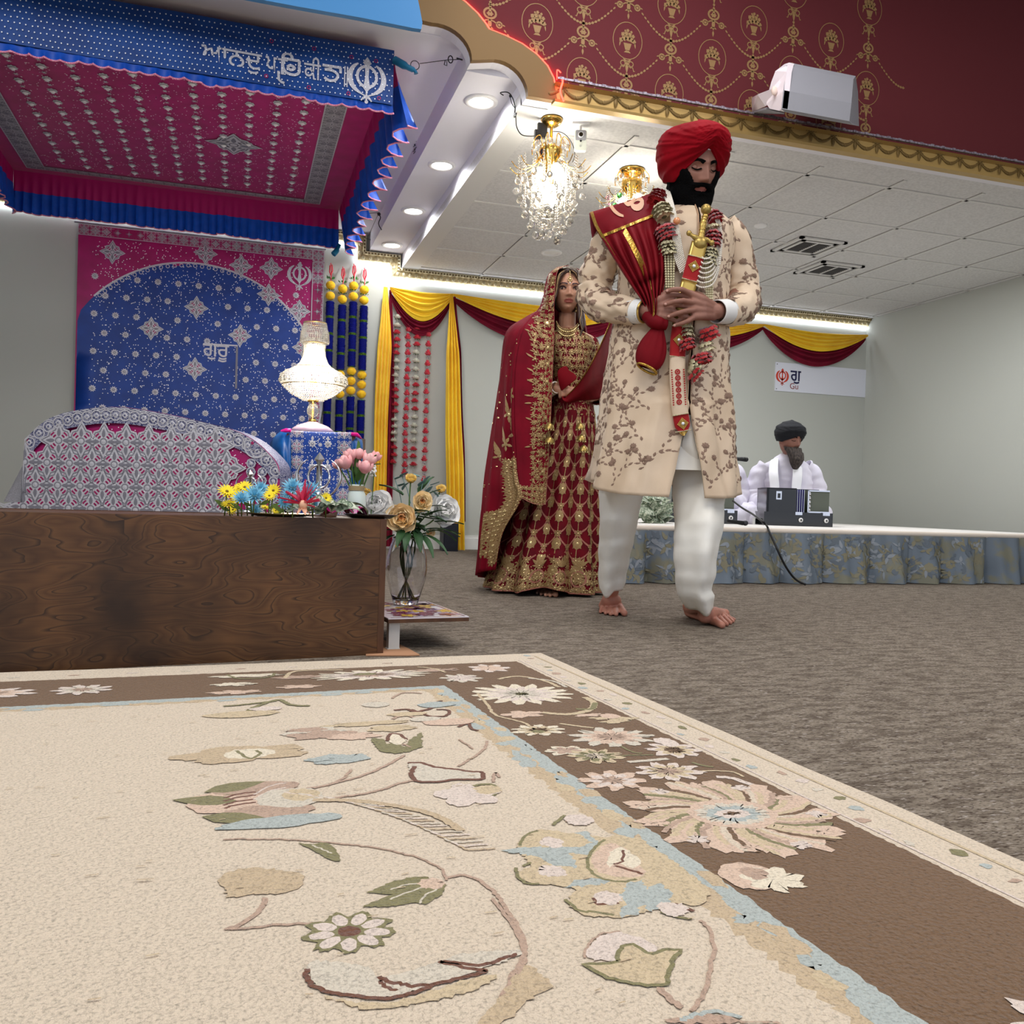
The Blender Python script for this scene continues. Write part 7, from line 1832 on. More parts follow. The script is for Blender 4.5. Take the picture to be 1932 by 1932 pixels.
# ---- lamp stand draped in cloth
p=leftpt(604,938,5.0); e=empty('draped_lamp_stand',V((p.x,p.y,0)),'tall stand draped in blue and silver embroidered cloth under the crystal table lamp','stand',rz=-_a)
I2=(Matrix.Translation((p.x,p.y,0))@Matrix.Rotation(-_a,4,'Z')).inverted(); T_=lambda x,y,D=5.0:I2@leftpt(x,y,D)
xl,xr,zt=T_(548,818).x,T_(664,820).x,T_(604,816).z
b=MB(); b.bbox((xl-.02,.0,0),(xr+.02,.34,zt-.01)); b.build('stand_frame',M_woode,e)
def runner(u,v,h): # u across, v distance along: 0 at back of top, .34 front edge, then down
    if v<.30: return V((u,.30-v-.0,zt+.003+h))
    if v<.36: a=(v-.30)/.06*pi/2; return V((u,-.004-.010*sin(a)-h*sin(a),zt+.003-.012*(1-cos(a))+h*cos(a)))
    return V((u,-.016-h-.008*sin(v*9)*(1)-.004*nz(u*5,v*4),zt-.01-(v-.36)))
b=MB(); H_=.36+zt-.06; b.grid([[runner(xl+(xr-xl)*i/16,H_*j/40,0) for j in range(41)] for i in range(17)],0,flip=True)
bw=(xr-xl)*.24
for (a,c) in ((xl,xl+bw),(xr-bw*.92,xr)): zari(b,runner,a,.30,c,H_,.001,1,2,3,s=bw)
zari(b,runner,xl+bw,H_-.16,xr-bw,H_,.001,1,2,3)
for r in range(4):
    for s in(-1,1):
        rosette(b,runner,(((xl+xr)/2)+s*(xr-xl)*.125,.415+.13*r),.024,.001,1,2,.003,8); b.dleaf(runner,((xl+xr)/2+s*(xr-xl)*.125,.40+.13*r-.002),-pi/2,.028,.008,.001,1)
    for k in range(8): b.dleaf(runner,((xl+xr)/2,.42+.13*r),k*pi/4,.014,.003,.001,1)
random.seed(2)
for i in range(620): b.ddisc(runner,(random.uniform(xl+bw+.003,xr-bw-.003),random.uniform(.02,H_-.17)),.0026,.002,4,5)
b.build('embroidered_runner',[M_roy,M_silv,M_silvd,M_magd,M_dot],e)
def wing(pts,nm,m,seed,folds):
    S=surf(pts,5,6); n=len(S);mm=len(S[0])
    for i in range(n):
        for j in range(mm): S[i][j]=S[i][j]+V((.010*sin(j*folds+seed)*(i/n),-.012*sin(j*folds+seed)*(i/n)**.5,0))
    b=MB(); b.grid(S,0); return b.build(nm,m,e,solid=.003)
M_satb=mat('teal_blue_satin',(6,92,164),.35,spec=.7,c2=(4,72,140),scale=14)
wing([[T_(550,812,5.02),T_(540,812,5.04),T_(530,814,5.08),T_(528,816,5.2)],[T_(549,825,4.99),T_(534,824,5.0),T_(516,828,5.05),T_(512,835,5.2)],[T_(549,850,4.98),T_(536,850,4.96),T_(514,850,5.02),T_(508,852,5.2)],[T_(549,885,4.98),T_(540,890,4.95),T_(528,890,5.0),T_(520,890,5.2)],[T_(549,925,4.98),T_(542,925,4.95),T_(532,925,5.0),T_(526,925,5.2)],[T_(549,965,4.98),T_(543,965,4.95),T_(534,965,5.0),T_(528,965,5.2)]],'satin_side_drop',M_satb,0,1.1)
wing([[T_(662,818,5.02),T_(670,818,5.04),T_(680,822,5.1)],[T_(662,835,4.99),T_(674,835,5.0),T_(684,838,5.1)],[T_(662,870,4.98),T_(674,870,4.98),T_(683,870,5.1)],[T_(662,960,4.98),T_(672,960,4.98),T_(682,960,5.1)]],'satin_side_drop',M_satb,2,1.1)
b=MB(); b.tube([T_(531,813,5.0),T_(540,812,4.98),T_(549,812,4.98)],[.006,.012,.010],8); b.build('magenta_fold',mat('hot_pink_satin',(226,20,140),.4),e)
b=MB(); b.tube([T_(663,819,4.98),T_(673,820,4.98),T_(681,827,5.02)],[.010,.012,.006],8); b.build('magenta_fold',mat('hot_pink_satin',(226,20,140),.4),e)
ZL=zt+.006
# ---- crystal table lamp
lp=leftpt(589,812,5.12); lp.z=ZL; e=empty('crystal_lamp',lp,'lit crystal table lamp with tiered bead shade on the blue draped stand','table lamp')
k_=5.12/1675; zz=lambda y:(812-y)*k_
b=MB(); b.lathe([(.118,.0),(.122,.008),(.112,.022),(.085,.040),(.045,.055),(.028,.062)],n=32,f=lambda a,z:1+.025*abs(sin(a*12))); b.build('base',mat('ribbed_glass',(240,206,222),.06,trans=.5,ior=1.4),e)
b=MB(); b.lathe([(.0005,.030),(.06,.035),(.03,.05),(.012,.06)],n=20); b.lathe([(.018,.058),(.024,.068),(.016,.078)],n=20); b.tube([(0,0,.06),(0,0,zz(750))],.006,8); b.lathe([(.03,zz(754)),(.034,zz(751)),(.012,zz(748))],n=20); b.build('brass_column',M_goldm,e)
b=MB(); b.lathe([(.012,.076),(.022,.090),(.032,.112),(.034,.13),(.026,.155),(.016,.178),(.010,zz(750))],n=24,f=lambda a,z:1+.04*abs(sin(a*8))); b.build('glass_body',M_cry,e)
def beadring(b,r,z,n,rb,m=0,sx=1): 
    for i in range(n): a=2*pi*i/n; b.sph((r*cos(a),r*sin(a),z),rb,m,4,6)
# tiers (bead rows); profile radius by pixel row
prf=[(606,.062),(616,.068),(626,.078),(636,.079),(646,.062),(656,.058),(668,.062),(680,.075),(688,.095),(694,.125),(700,.165),(708,.188),(718,.185),(726,.172),(732,.150),(738,.130),(744,.100),(750,.06)]
tiers={'top_bead_ring':(606,646,2),'bead_neck':(646,688,0),'main_bead_tier':(688,722,0),'lower_bead_tier':(722,752,0)}
for nm,(y0,y1,g_) in tiers.items():
    b=MB(); y=y0
    while y<y1:
        r=interp(prf,y); nb=max(12,int(2*pi*r/.0125)); beadring(b,r,zz(y),nb,.0052,0); y+=3.6
    b.build(nm,M_cry,e)
for y,r in ((606,.062),(644,.062),(690,.110),(724,.176)):
    b=MB(); b.tube([(r*cos(2*pi*i/32),r*sin(2*pi*i/32),zz(y)) for i in range(33)],.003,5); b.build('gold_hoop',M_goldm,e)
b=MB()
for i in range(26):
    a=2*pi*i/26; b.sph((.19*cos(a),.19*sin(a),zz(716)),(.008,.008,.014),0,5,7); b.sph((.08*cos(a),.08*sin(a),zz(640)),(.006,.006,.012),0,5,7)
b.build('drop_crystals',M_cry,e)
b=MB(); 
for i in range(6): a=2*pi*i/6; b.sph((.09*cos(a),.09*sin(a),zz(712)),(.022,.022,.03),0,8,10)
b.sph((0,0,zz(668)),(.035,.035,.07),0,8,10); b.build('bulb',M_bulb,e)
point((lp.x,lp.y,lp.z+zz(700)),26,.14,(1,.95,.85)); point((lp.x-.05,lp.y-.32,lp.z+zz(700)+.02),4,.1,(1,.95,.85))
# ---- low glass-topped shelf with printed mat and foot
ZSH=.095
c1=V(atZ(885,1163,ZSH)); c0=V(atZ(727,1167,ZSH)); u=(c1-c0).normalized(); v_=V((-u.y,u.x,0)); rzs=atan2(u.y,u.x); 
e=empty('low_shelf',V((c1.x,c1.y,0)),'low thin board on white metal feet behind the walnut box','shelf',rz=rzs)
WS,DS=.245,.40
b=MB(); b.bbox((-WS,.0,ZSH-.014),(0,DS,ZSH-.003)); b.build('board',M_woode,e)
lx=-(c1-V(atZ(741,1226,0))).dot(u); 
for (x,y) in ((lx,.03),(lx,DS-.05)):
    b=MB(); b.bbox((x-.016,y-.012,.004),(x+.016,y+.012,ZSH-.014)); b.bbox((x-.02,y-.014,.0),(x+.018,y+.014,.006)); b.build('leg',mat('white_metal',(196,198,196),.4),e)
b=MB(); b.prism([V(atZ(x,y,.001))-V((0,0,0)) for x,y in ((690,1238),(770,1238),(792,1237),(772,1226),(748,1214),(700,1205))],(0,0,.003),0); tag(b.build('cardboard_sheet',mat('kraft_card',(186,140,106),.85)),'scrap of tan cardboard on the carpet behind the walnut box','cardboard')
e=empty('printed_mat',V((c1.x,c1.y,ZSH-.003)),'shiny white mat with maroon and gold flowers under the glass vase','mat',rz=rzs)
b=MB(); b.bbox((-WS,.001,0),(0.0,DS-.01,.003),0); MMt=lambda u,v,h:V((u,v,.0035+h)); random.seed(8)
b.dstroke(MMt,[(-WS+.01,.012),(-.01,.012),(-.01,DS-.02)],.006,0,1)
for i in range(70):
    c=(random.uniform(-WS+.03,-.03),random.uniform(.04,DS-.04)); m=random.choice([1,1,2,3])
    for k in range(5): b.dleaf(MMt,c,k*1.26+i,.03,.008,.0001*(i%7),m)
for i in range(10): a=random.uniform(0,6.3); c=(random.uniform(-WS+.09,-.09),random.uniform(.03,DS-.04)); b.dstroke(MMt,[c,(c[0]+.08*cos(a),c[1]+.05*sin(a))],.004,.0008,1)
b.build('mat_sheet',[mat('glossy_white',(226,220,228),.12,spec=.8),mat('mat_maroon',(120,40,80),.2),mat('mat_gold',(206,170,60),.3),mat('mat_lilac',(176,150,180),.2)],e)
# ---- peony bouquet in glass vase
vb=V(atZ(765,1141,ZSH)); e=empty('glass_vase',V((vb.x,vb.y,ZSH+.0012)),'tall clear glass vase holding white and peach peonies beside the walnut box','vase'); kv=2.9/1675
b=MB(); zv=lambda y:(1146-y)*kv
outp=[(.0005,0),(.036,.0),(.040,.004),(.048,zv(1128)),(.062,zv(1100)),(.0665,zv(1080)),(.064,zv(1058)),(.054,zv(1036)),(.046,zv(1024)),(.047,zv(1020))]
inp=[(r-.003 if r>.01 else r,z+.001 if i>2 else .016) for i,(r,z) in enumerate(outp)][::-1]
b.lathe(outp+[(.0455,zv(1020))]+[(max(.0005,r),z) for r,z in inp],n=40); b.build('vase_glass',M_glass,e)
e2=empty('peony_bouquet',V((vb.x,vb.y,ZSH+.02)),'bouquet of white and peach silk peonies with dark leaves in the tall clear vase','flowers')
def bl(px,py,D=2.88): return V(at(px,py,D))-e2.location
M_pw=mat('peony_white',(252,251,249),.9); M_pp=mat('peony_peach',(254,236,196),.85,c2=(252,220,164),scale=25); M_pc=mat('peony_core',(248,192,130),.85); M_py=mat('peony_yellow',(250,222,140),.7)
def peony(c,r,d,mo,mc,nm='peony',n=34,open_=1.):
    b=MB(); R=Rdir(d); N=n
    for l,(cnt,L,w,e0,e1,m) in enumerate(((7,1.1,.62,.0,.8,0),(7,1.05,.60,.32,1.1,0),(7,.98,.56,.62,1.4,0),(6,.88,.48,.9,1.6,0),(7,.80,.34,1.1,1.7,1),(6,.72,.26,1.25,1.7,1),(5,.66,.2,1.4,1.7,1))):
        for k in range(cnt):
            petal(b,V(c)-R@V((0,0,r*.35)),2*pi*k/cnt+l*.6+random.uniform(-.2,.2),e0*open_+(1-open_)*1.2+random.uniform(-.15,.15),e1+random.uniform(-.2,.25),r*L*random.uniform(.92,1.1),r*w,m,cup=.3,R=R,n=6,broad=True)
    o=b.build(nm,[mo,mc],e2); return o
random.seed(17)
toc=lambda q:(V((0,0,CAMH))-V(q)-e2.location)
def face(px,py,D,r,tilt,mo,mc,**k):
    c=bl(px,py,D); d=(V((0,0,CAMH))-(c+e2.location)).normalized()+V(tilt); peony(c,r,d,mo,mc,**k); return c
FL=[]
FL.append(face(757,977,2.80,.050,(.0,0,.15),M_pp,M_pc)); FL.append(face(711,953,2.80,.052,(-.2,0,.5),M_pw,M_pw)); FL.append(face(797,948,2.86,.036,(.0,0,.3),M_pp,M_pc,open_=.75)); FL.append(face(838,962,2.92,.058,(.5,0,.35),M_pw,M_pw))
FL.append(face(687,940,2.90,.040,(-.5,0,.4),M_py,M_pw,open_=.8)); FL.append(face(775,907,2.90,.026,(0,0,1.2),M_py,M_pp,open_=.25)); FL.append(face(832,925,2.98,.022,(.2,0,.9),M_py,M_pp,open_=.4)); FL.append(face(812,1003,2.86,.020,(.3,0,-.6),M_pp,M_pc,open_=.3))
# stems
for i,c in enumerate(FL):
    a=i*.9; b=MB(); b.tube(crom([V((.028*cos(a),.028*sin(a),-.002)),V((-.018*cos(a),-.018*sin(a),.11)),V((.02*cos(a+2),.02*sin(a+2),.20)),V((c.x*.6,c.y*.6,.20+(c.z-.2)*.5)),c],4),.0027,6); b.build('stem',M_stem,e2)
def leaf(px,py,D,az,e0,e1,L,w,m=M_leaf,nm='leaf'):
    b=MB(); petal(b,bl(px,py,D),az,e0,e1,L,w,0,cup=.25,n=6,tip=.6); o=b.build(nm,m,e2)
for a in [(790,945,2.88,-.1,.7,.2,.08,.014),(740,985,2.86,2.9,.2,-.5,.10,.016),(760,935,2.9,2.6,.6,.0,.09,.020),(790,930,2.92,.6,.9,.3,.09,.016),(800,1000,2.84,-.3,.2,-.7,.12,.014),(806,1005,2.84,-.1,.3,-.5,.11,.013),(800,1010,2.84,-.8,-.2,-1.1,.11,.014),(795,1010,2.82,-1.2,-.4,-1.3,.10,.013),(745,1010,2.84,3.6,-.3,-1.2,.10,.014),(738,1000,2.84,3.2,-.1,-1.3,.11,.015),(770,1005,2.8,-1.9,-.5,-1.3,.08,.013),(820,985,2.86,.1,.1,-.3,.10,.015),(815,1000,2.88,.3,-.1,-.8,.10,.013),(725,960,2.86,2.4,.9,.4,.08,.018),(775,985,2.84,-.6,-.3,-.8,.07,.016),(785,1000,2.82,-1.5,-.6,-1.2,.09,.015),(760,1000,2.8,4.2,-.6,-1.2,.07,.014),(810,975,2.86,-.4,-.1,-.6,.06,.016)]: leaf(*a)
random.seed(41)
for k in range(26): leaf(random.uniform(742,812),random.uniform(960,1005),2.86+random.uniform(-.04,.05),random.uniform(0,6.3),random.uniform(-.2,.9),random.uniform(-1.0,.1),random.uniform(.05,.09),random.uniform(.010,.017))
M_euc=mat('eucalyptus',(104,134,134),.7)
for (x,y) in ((745,905),(752,918),(760,925),(790,918),(800,912),(812,916),(806,930),(792,900),(755,900),(826,940)): leaf(x,y,2.93,random.uniform(0,6.3),random.uniform(.0,1.2),.4,.032,.012,M_euc,'eucalyptus_leaf')
b=MB()
for (x0,y0,x1,y1) in ((775,950,757,895),(785,950,800,900),(780,960,812,905),(760,960,744,900),(790,960,826,935)): b.tube([bl(x0,y0,2.92),bl((x0+x1)/2+2,(y0+y1)/2,2.92),bl(x1,y1,2.93)],.0014,5)
b.build('sprig',M_euc,e2)
# ---- things on top of the walnut box
def onbox(px,D,dz=0): 
    q=V(at(px,960,D)); return V((q.x,q.y,BH-.002+dz))
# white vase + tulips
tv=onbox(672,2.74); e=empty('white_vase',tv,'small white glass jar with twine neck holding pink tulips on the walnut box','vase'); 
b=MB(); b.lathe([(.0005,0),(.022,0),(.027,.008),(.030,.045),(.027,.072),(.021,.082),(.020,.095),(.023,.100),(.0195,.100),(.017,.090),(.02,.07),(.02,.02)],n=28); b.build('jar',mat('milk_glass',(222,236,230),.12,coat=.5,sss=.1),e)
b=MB()
for k in range(4): b.tube([(.0235*cos(2*pi*i/20),.0235*sin(2*pi*i/20),.083+.0035*k) for i in range(21)],.0022,5)
b.build('twine',mat('twine',(176,156,120),.9),e)
e3=empty('tulip_bunch',tv+V((0,0,.02)),'bunch of pink tulips with green leaves in the small white jar','flowers'); M_tul=mat('tulip_pink',(238,160,166),.55,c2=(244,190,188),scale=20,sss=.1); M_tg=mat('tulip_green',(84,124,60),.5)
for (x,y,r,dd) in ((661,859,.0145,0),(678,857,.013,.01),(651,873,.0165,-.02),(664,873,.012,.03),(689,882,.0155,-.02),(697,868,.0155,.0),(638,877,.012,.03),(677,880,.012,.03),(709,862,.012,.02)):
    c=V(at(x,y,2.72+dd))-e3.location; b=MB(); d=V((c.x,c.y*.3,.10)).normalized(); R=Rdir(d); b.lathe([(.0005,-1.25*r),(.5*r,-1.15*r),(.88*r,-.7*r),(r,-.1*r),(.93*r,.5*r),(.62*r,1.1*r),(.2*r,1.45*r)],c,18,0,R=R,f=lambda a,z:1+.07*abs(sin(a*1.5)))
    for l in range(2):
        for k in range(3): petal(b,c-d*r*1.2,2*pi*k/3+l*pi/3,.25,2.05,r*3.2,r*1.0,0,cup=.5,R=R,n=8,tip=.8)
    b.build('tulip',M_tul,e3); b=MB(); b.tube(crom([V((0,0,.0)),V((c.x*.35,c.y*.35,.07)),c-d*r*.9],4),.0024,6); b.build('stem',M_tg,e3)
for (az,L,e0,e1,w) in ((.1,.10,1.3,-.1,.010),(2.9,.09,1.3,.1,.010),(1.6,.13,1.5,1.2,.012),(-1.3,.13,1.5,1.45,.010),(3.4,.11,1.25,.7,.009),(-.3,.11,1.25,.5,.010),(-.9,.075,.9,.2,.013)): b=MB(); petal(b,V((0,0,.085)),az-_a,e0,e1,L,w,0,cup=.3,n=7,tip=.7); b.build('leaf',M_tg,e3)
# chrome khanda emblem
def khanda3(px,pyt,pyb,D,label,sc):
    ct=V(at(px,pyt,D)); cb=onbox(px,D); e=empty('khanda_emblem',cb,label,'emblem',rz=-_a); s=sc; c=(0,ct.z-cb.z-s*1.0)
    M3=lambda u,v,h:V((u,-h,v)); 
    def plate(fn,th,nm):
        for hh in (0,):
            b=MB(); fn(b,M3,th); b.build(nm,M_chr,e,solid=th)
    X=lambda x,y:V((c[0]+x*s,0,c[1]+y*s))
    b=MB(); bl_=[(0,1),(.19,.74),(.10,.62),(.10,-.2),(.16,-.42),(0,-.8),(-.16,-.42),(-.10,-.2),(-.10,.62),(-.19,.74)]; ctr=[X(0,.9-.16*i) for i in range(len(bl_))]
    n=len(bl_); base=[b.pt(X(*q)) for q in bl_]; r1=b.pt(X(0,.70)+V((0,-.010,0))); r2=b.pt(X(0,-.4)+V((0,-.010,0)))
    ordr=[0,1,2,3,4,5,6,7,8,9]
    for i in range(n):
        a,b_=base[i],base[(i+1)%n]; y=(bl_[i][1]+bl_[(i+1)%n][1])/2; b.face((a,b_,r1 if y>.2 else r2),0)
    b.face((base[2],base[3],r2,r1),0); b.face((base[8],r1,r2,base[7]),0)
    b.prism([X(*q) for q in bl_],(0,.006,0)); b.build('blade',M_chr,e)
    b=MB(); b.tube([X(.40*cos(2*pi*i/32),.08+.44*sin(2*pi*i/32)) for i in range(33)],.055*s,8,flat=.8); b.build('ring',M_chr,e)
    for sx in (-1,1):
        b=MB(); q=[X(sx*x,y) for x,y in [(.42,.72),(.66,.52),(.80,.18),(.76,-.16),(.58,-.46),(.3,-.68),(.02,-.84),(-.2,-.98)]]; P=crom(q,4); K=len(P)-1
        b.tube([p+V((0,sx*.004,0)) for p in P],[s*(.02+.085*sin(pi*min(1,(i/K)*1.15+.03))) if i<K*.84 else s*.04 for i in range(K+1)],8,flat=.5); b.build('curved_sword',M_chr,e)
    b=MB(); b.tube([X(0,-.75),V((0,0,.012))],.006,8); b.lathe([(.0005,.014),(.030,.012),(.034,.0),(.0005,0)],n=20); b.build('foot',M_chr,e)
khanda3(600,853,960,2.66,'polished steel khanda emblem standing among the flowers in front of the lamp stand',.080)
khanda3(470,886,960,2.72,'smaller dark steel khanda emblem behind the blue and yellow daisies',.050)
# daisies
M_dy=mat('daisy_yellow',(246,222,40),.65); M_db=mat('daisy_blue',(112,190,224),.65,c2=(150,206,226),scale=60); M_dc=mat('daisy_centre',(120,96,30),.8); M_dcb=mat('daisy_centre_pale',(206,216,190),.8); M_dst=mat('daisy_stem',(96,120,50),.6)
def daisy(px,py,D,r,kind,label,grp,dirn=None):
    c=V(at(px,py,D)); base=onbox(px+random.uniform(-6,6),D+.02); e=empty('daisy_flower',base,label,'flower',grp)
    c=c-base; d=(V((0,0,CAMH))-(c+base)).normalized()*.6+V((random.uniform(-.4,.4),random.uniform(-.2,.2),random.uniform(.3,.9))); R=Rdir(d); b=MB()
    if kind=='y':
        for l in range(2):
            for k in range(15): petal(b,c,2*pi*k/15+l*.2,.15+.25*l,.0+.3*l,r*(1-.15*l),r*.13,0,cup=.2,R=R,n=3,tip=.6)
    else:
        for l in range(4):
            for k in range(14): petal(b,c,2*pi*k/14+l*.3,.1+.35*l,.3+.35*l,r*(1-.13*l)*random.uniform(.9,1.08),r*.10,0,cup=.25,R=R,n=3,tip=.7)
    b.build('petals',M_dy if kind=='y' else M_db,e); b=MB(); b.sph(c+d.normalized()*r*.05,r*.18,0,5,8); b.build('centre',M_dc if kind=='y' else M_dcb,e)
    b=MB(); b.tube([c,V((c.x*.5,c.y*.5+.004,c.z*.5)),V((0,0,.0))],.0018,5); 
    if random.random()<.6: b.dleaf(lambda u,v,h:V((u,-h,v)),(c.x*.4,c.z*.4),random.choice([.5,2.6]),.035,.006,0,0)
    b.build('stem',M_dst,e)
random.seed(21)
ys=[(428,928,.026),(446,938,.024),(462,920,.024),(432,952,.022),(516,926,.022),(440,962,.018),(508,936,.018),(615,940,.018),(500,958,.014),(520,964,.012),(471,927,.016),(450,921,.018)]
for i,(x,y,r) in enumerate(ys): daisy(x,y,2.36+.04*(i%3),r,'y','yellow daisy among the flowers laid along the top of the walnut box','yellow daisies on the walnut box')
bs=[(456,942,.028),(480,936,.036),(492,922,.026),(552,920,.032),(586,928,.034),(482,962,.020),(534,948,.024),(592,950,.022),(545,932,.022)]
for i,(x,y,r) in enumerate(bs): daisy(x,y,2.34+.05*(i%3),r,'b','pale blue daisy among the flowers laid along the top of the walnut box','blue daisies on the walnut box')
# feathery pink bow
c=V(at(572,952,2.30)); base=onbox(572,2.32); b=MB(); c=c-base
for i,(az,e0,L,w) in enumerate(tuple((random.uniform(-.3,3.4),random.uniform(.1,1.5),random.uniform(.035,.06),.004) for _ in range(16))+((3.0,.25,.070,.008),(2.6,.9,.045,.008),(1.5,1.35,.068,.007),(1.9,.8,.05,.009),(.4,1.1,.045,.008),(-.1,.3,.045,.012),(2.9,.55,.06,.013),(3.3,.1,.05,.01),(.3,-.2,.03,.008))): petal(b,c,az-_a,e0,e0-.1,L,w,0,cup=.5,n=5,tip=.45)
b.sph(c,.012,1,6,8); 
for k in range(5): petal(b,c+V((0,0,-.004)),k*1.25,-.9,-1.0,.028,.008,1,cup=.3,n=3)
tag(b.build('gift_bow',[mat('rose_tulle',(206,44,84),.6,alpha=.9),mat('peach_tulle',(232,180,150),.7)],loc=base),'spiky rose pink tulle bow among the blue daisies on the walnut box','bow')
# plates, notes, foil
q=onbox(530,2.42); b=MB(); b.lathe([(.0005,.002),(.05,.002),(.075,.010),(.078,.011),(.05,.005),(.0005,.005)],n=32,sx=1.25); tag(b.build('gold_plate',mat('pale_gold_plate',(206,190,140),.25,metal=.6),loc=q),'shallow pale gold plate under the flowers on the walnut box','plate')
q=onbox(700,2.52); b=MB(); b.lathe([(.0005,.002),(.05,.002),(.068,.012),(.071,.013),(.05,.005),(.0005,.005)],n=32,sx=1.1); tag(b.build('dark_plate',mat('dark_bronze',(66,50,42),.3,metal=.6),loc=q),'shallow dark plate at the right end of the walnut box top','plate')
random.seed(33)
for i,(x,D,dz) in enumerate(((566,2.36,.012),(585,2.34,.014),(600,2.36,.02),(618,2.38,.012),(632,2.36,.022),(645,2.40,.014),(658,2.38,.018),(672,2.44,.02),(612,2.42,.03))):
    p=onbox(x,D,dz+.006); bill(tuple(p),random.uniform(-.5,.5),random.uniform(-.25,.25),random.uniform(-.8,.8),random.uniform(.4,.8),'folded dollar note lying with others on the walnut box top','dollar notes on the walnut box',.5)
b=MB(); q=onbox(645,2.56); G_=[[V((-.07+.14*i/14,-.03+.06*j/6,.018+.012*sin(i*1.1+j)+.010*nz(i*.6,j*.7)+.012*(1-abs(i-7)/7))) for j in range(7)] for i in range(15)]; b.grid(G_,lambda i,j:(1 if (i+j*2)%5==0 else 0)); tag(b.build('foil_wrap',[mat('magenta_foil',(186,30,120),.15,metal=.6),mat('pink_foil',(236,170,206),.15,metal=.5)],loc=q),'crinkled magenta foil wrap beside the tulip jar','foil')
q=onbox(487,2.34,.0); 
# small steel cup and glass
b=MB(); q=onbox(622,2.62); b.lathe([(.0005,0),(.020,0),(.026,.02),(.028,.045),(.026,.045),(.022,.02),(.0005,.004)],n=24); tag(b.build('steel_cup',M_chr,loc=q),'small shiny steel cup behind the pink bow on the walnut box','cup')
b=MB(); q=V(at(706,890,2.80)); base=onbox(700,2.78)
for k in range(26): b.sph(q-base+V((random.gauss(0,.010),random.gauss(0,.008),random.gauss(0,.010))),.0035,0,4,6)
b.tube([q-base,V((0,0,0))],.0015,5,1); tag(b.build('white_filler_flower',[M_pw,M_tg],loc=base),'sprig of tiny white blossoms between tulips and peonies','flower')
# ================================================================ CHANDELIERS, CAMERA, SPEAKER, CABLES
def chandelier(x,y,label,bottom,rad,colored=False,seed=0,rr=.06):
    random.seed(seed); e=empty('crystal_chandelier',(x,y,ZA),label,'chandelier'); H=ZA-bottom
    b=MB(); b.lathe([(.0005,-.0),(rr*.97,-.0),(rr,-.010),(rr*.8,-.028),(rr*.5,-.040),(.0005,-.044)],n=32,f=lambda a,z:1+.01*sin(a*24)); b.build('ceiling_rose',M_goldm,e)
    zc=-.16 if not colored else -.07
    b=MB(); b.tube([(0,0,-.03),(0,0,zc-.02)],.008,8); b.lathe([(.06,zc),(.062,zc-.02),(.035,zc-.10),(.02,zc-.2)],n=24,f=lambda a,z:1+.05*sin(a*12))
    b.build('brass_frame',M_goldm,e)
    for k in range(14):
        a=2*pi*k/14; r=rad; b=MB(); P=crom([(.04*cos(a),.04*sin(a),zc-.01),(r*.5*cos(a),r*.5*sin(a),zc-.10),(r*.85*cos(a),r*.85*sin(a),zc-.125),(r*1.06*cos(a),r*1.06*sin(a),zc-.09)],4); b.tube(P,.0025,5); b.build('arm',M_goldm,e)
    for k in range(8):
        a=2*pi*k/8+.2; b=MB(); P=crom([(.05*cos(a),.05*sin(a),zc+.0),(.065*cos(a),.065*sin(a),zc+.06),(.10*cos(a),.10*sin(a),zc+.03),(.10*cos(a),.10*sin(a),zc-.02)],4); b.tube(P,.003,5); b.build('upper_scroll',M_goldm,e)
    mats=[M_cry]+([mat('crystal_green',(90,200,110),.05,trans=.6),mat('crystal_pink',(240,170,200),.05,trans=.6),mat('crystal_violet',(170,160,240),.05,trans=.6)] if colored else [])
    for k in range(58):
        a=2*pi*k/58*3.1+random.random()*.3; q=.25+.75*((k*11)%58)/58; r=rad*q; top=zc-.07-.05*(1-q); ln=(H+zc-.06)*(1-q**1.6)*.85+.10
        b=MB(); n=int((ln-.02)/.014)
        for i in range(n): b.sph((r*cos(a),r*sin(a),top-.014*i),.0055,0,4,6)
        zb_=top-ln; b.build('bead_strand',M_cry,e)
        b=MB(); b.sph((r*cos(a),r*sin(a),zb_),.0185,0,7,9); b.build('crystal_ball',mats[k%len(mats)] if colored and k%3==0 else M_cry,e)
    for k in range(40):
        a=2.4*k; q=(k/40)**.5; r=rad*.8*q; z=-H+.05+(H*.45)*q**2.2+random.uniform(-.01,.02); b=MB(); b.sph((r*cos(a),r*sin(a),z),.0175,0,7,9); b.build('crystal_ball',M_cry if not colored else mats[k%4],e)
    b=MB(); b.sph((0,0,-H+.016),.021,0,8,10); b.sph((0,0,-H+.055),.012,0,6,8); b.build('bottom_crystal',M_cry,e)
    for k in range(8):
        a=2*pi*k/8+.4; b=MB(); b.sph((.088*cos(a),.088*sin(a),zc+.01),.0165,0,7,9); b.build('crystal_ball',M_cry,e)
    b=MB(); 
    for k in range(5): a=2*pi*k/5; b.sph((.055*cos(a),.055*sin(a),zc-.13-(.07 if k%2 else 0)),(.026,.026,.045),0,8,8)
    b.sph((0,0,zc-.24),(.036,.036,.07),0,8,10); b.build('bulb',M_bulb,e)
    point((x,y,ZA+zc-.02),3.5,.03,(1,.96,.88)); point((x,y,ZA+zc-.18),14,.12,(1,.96,.88)); return e
_q=atZ(1041,224,ZA); chandelier(_q[0],_q[1],'large lit crystal chandelier hanging beside the end of the gold frieze',1.875,.20,False,1,.058)
_q=atZ(1193,320,ZA); chandelier(_q[0],_q[1],'lit chandelier with coloured crystal balls partly behind the groom\'s shoulder',2.03,.20,True,2,.075)
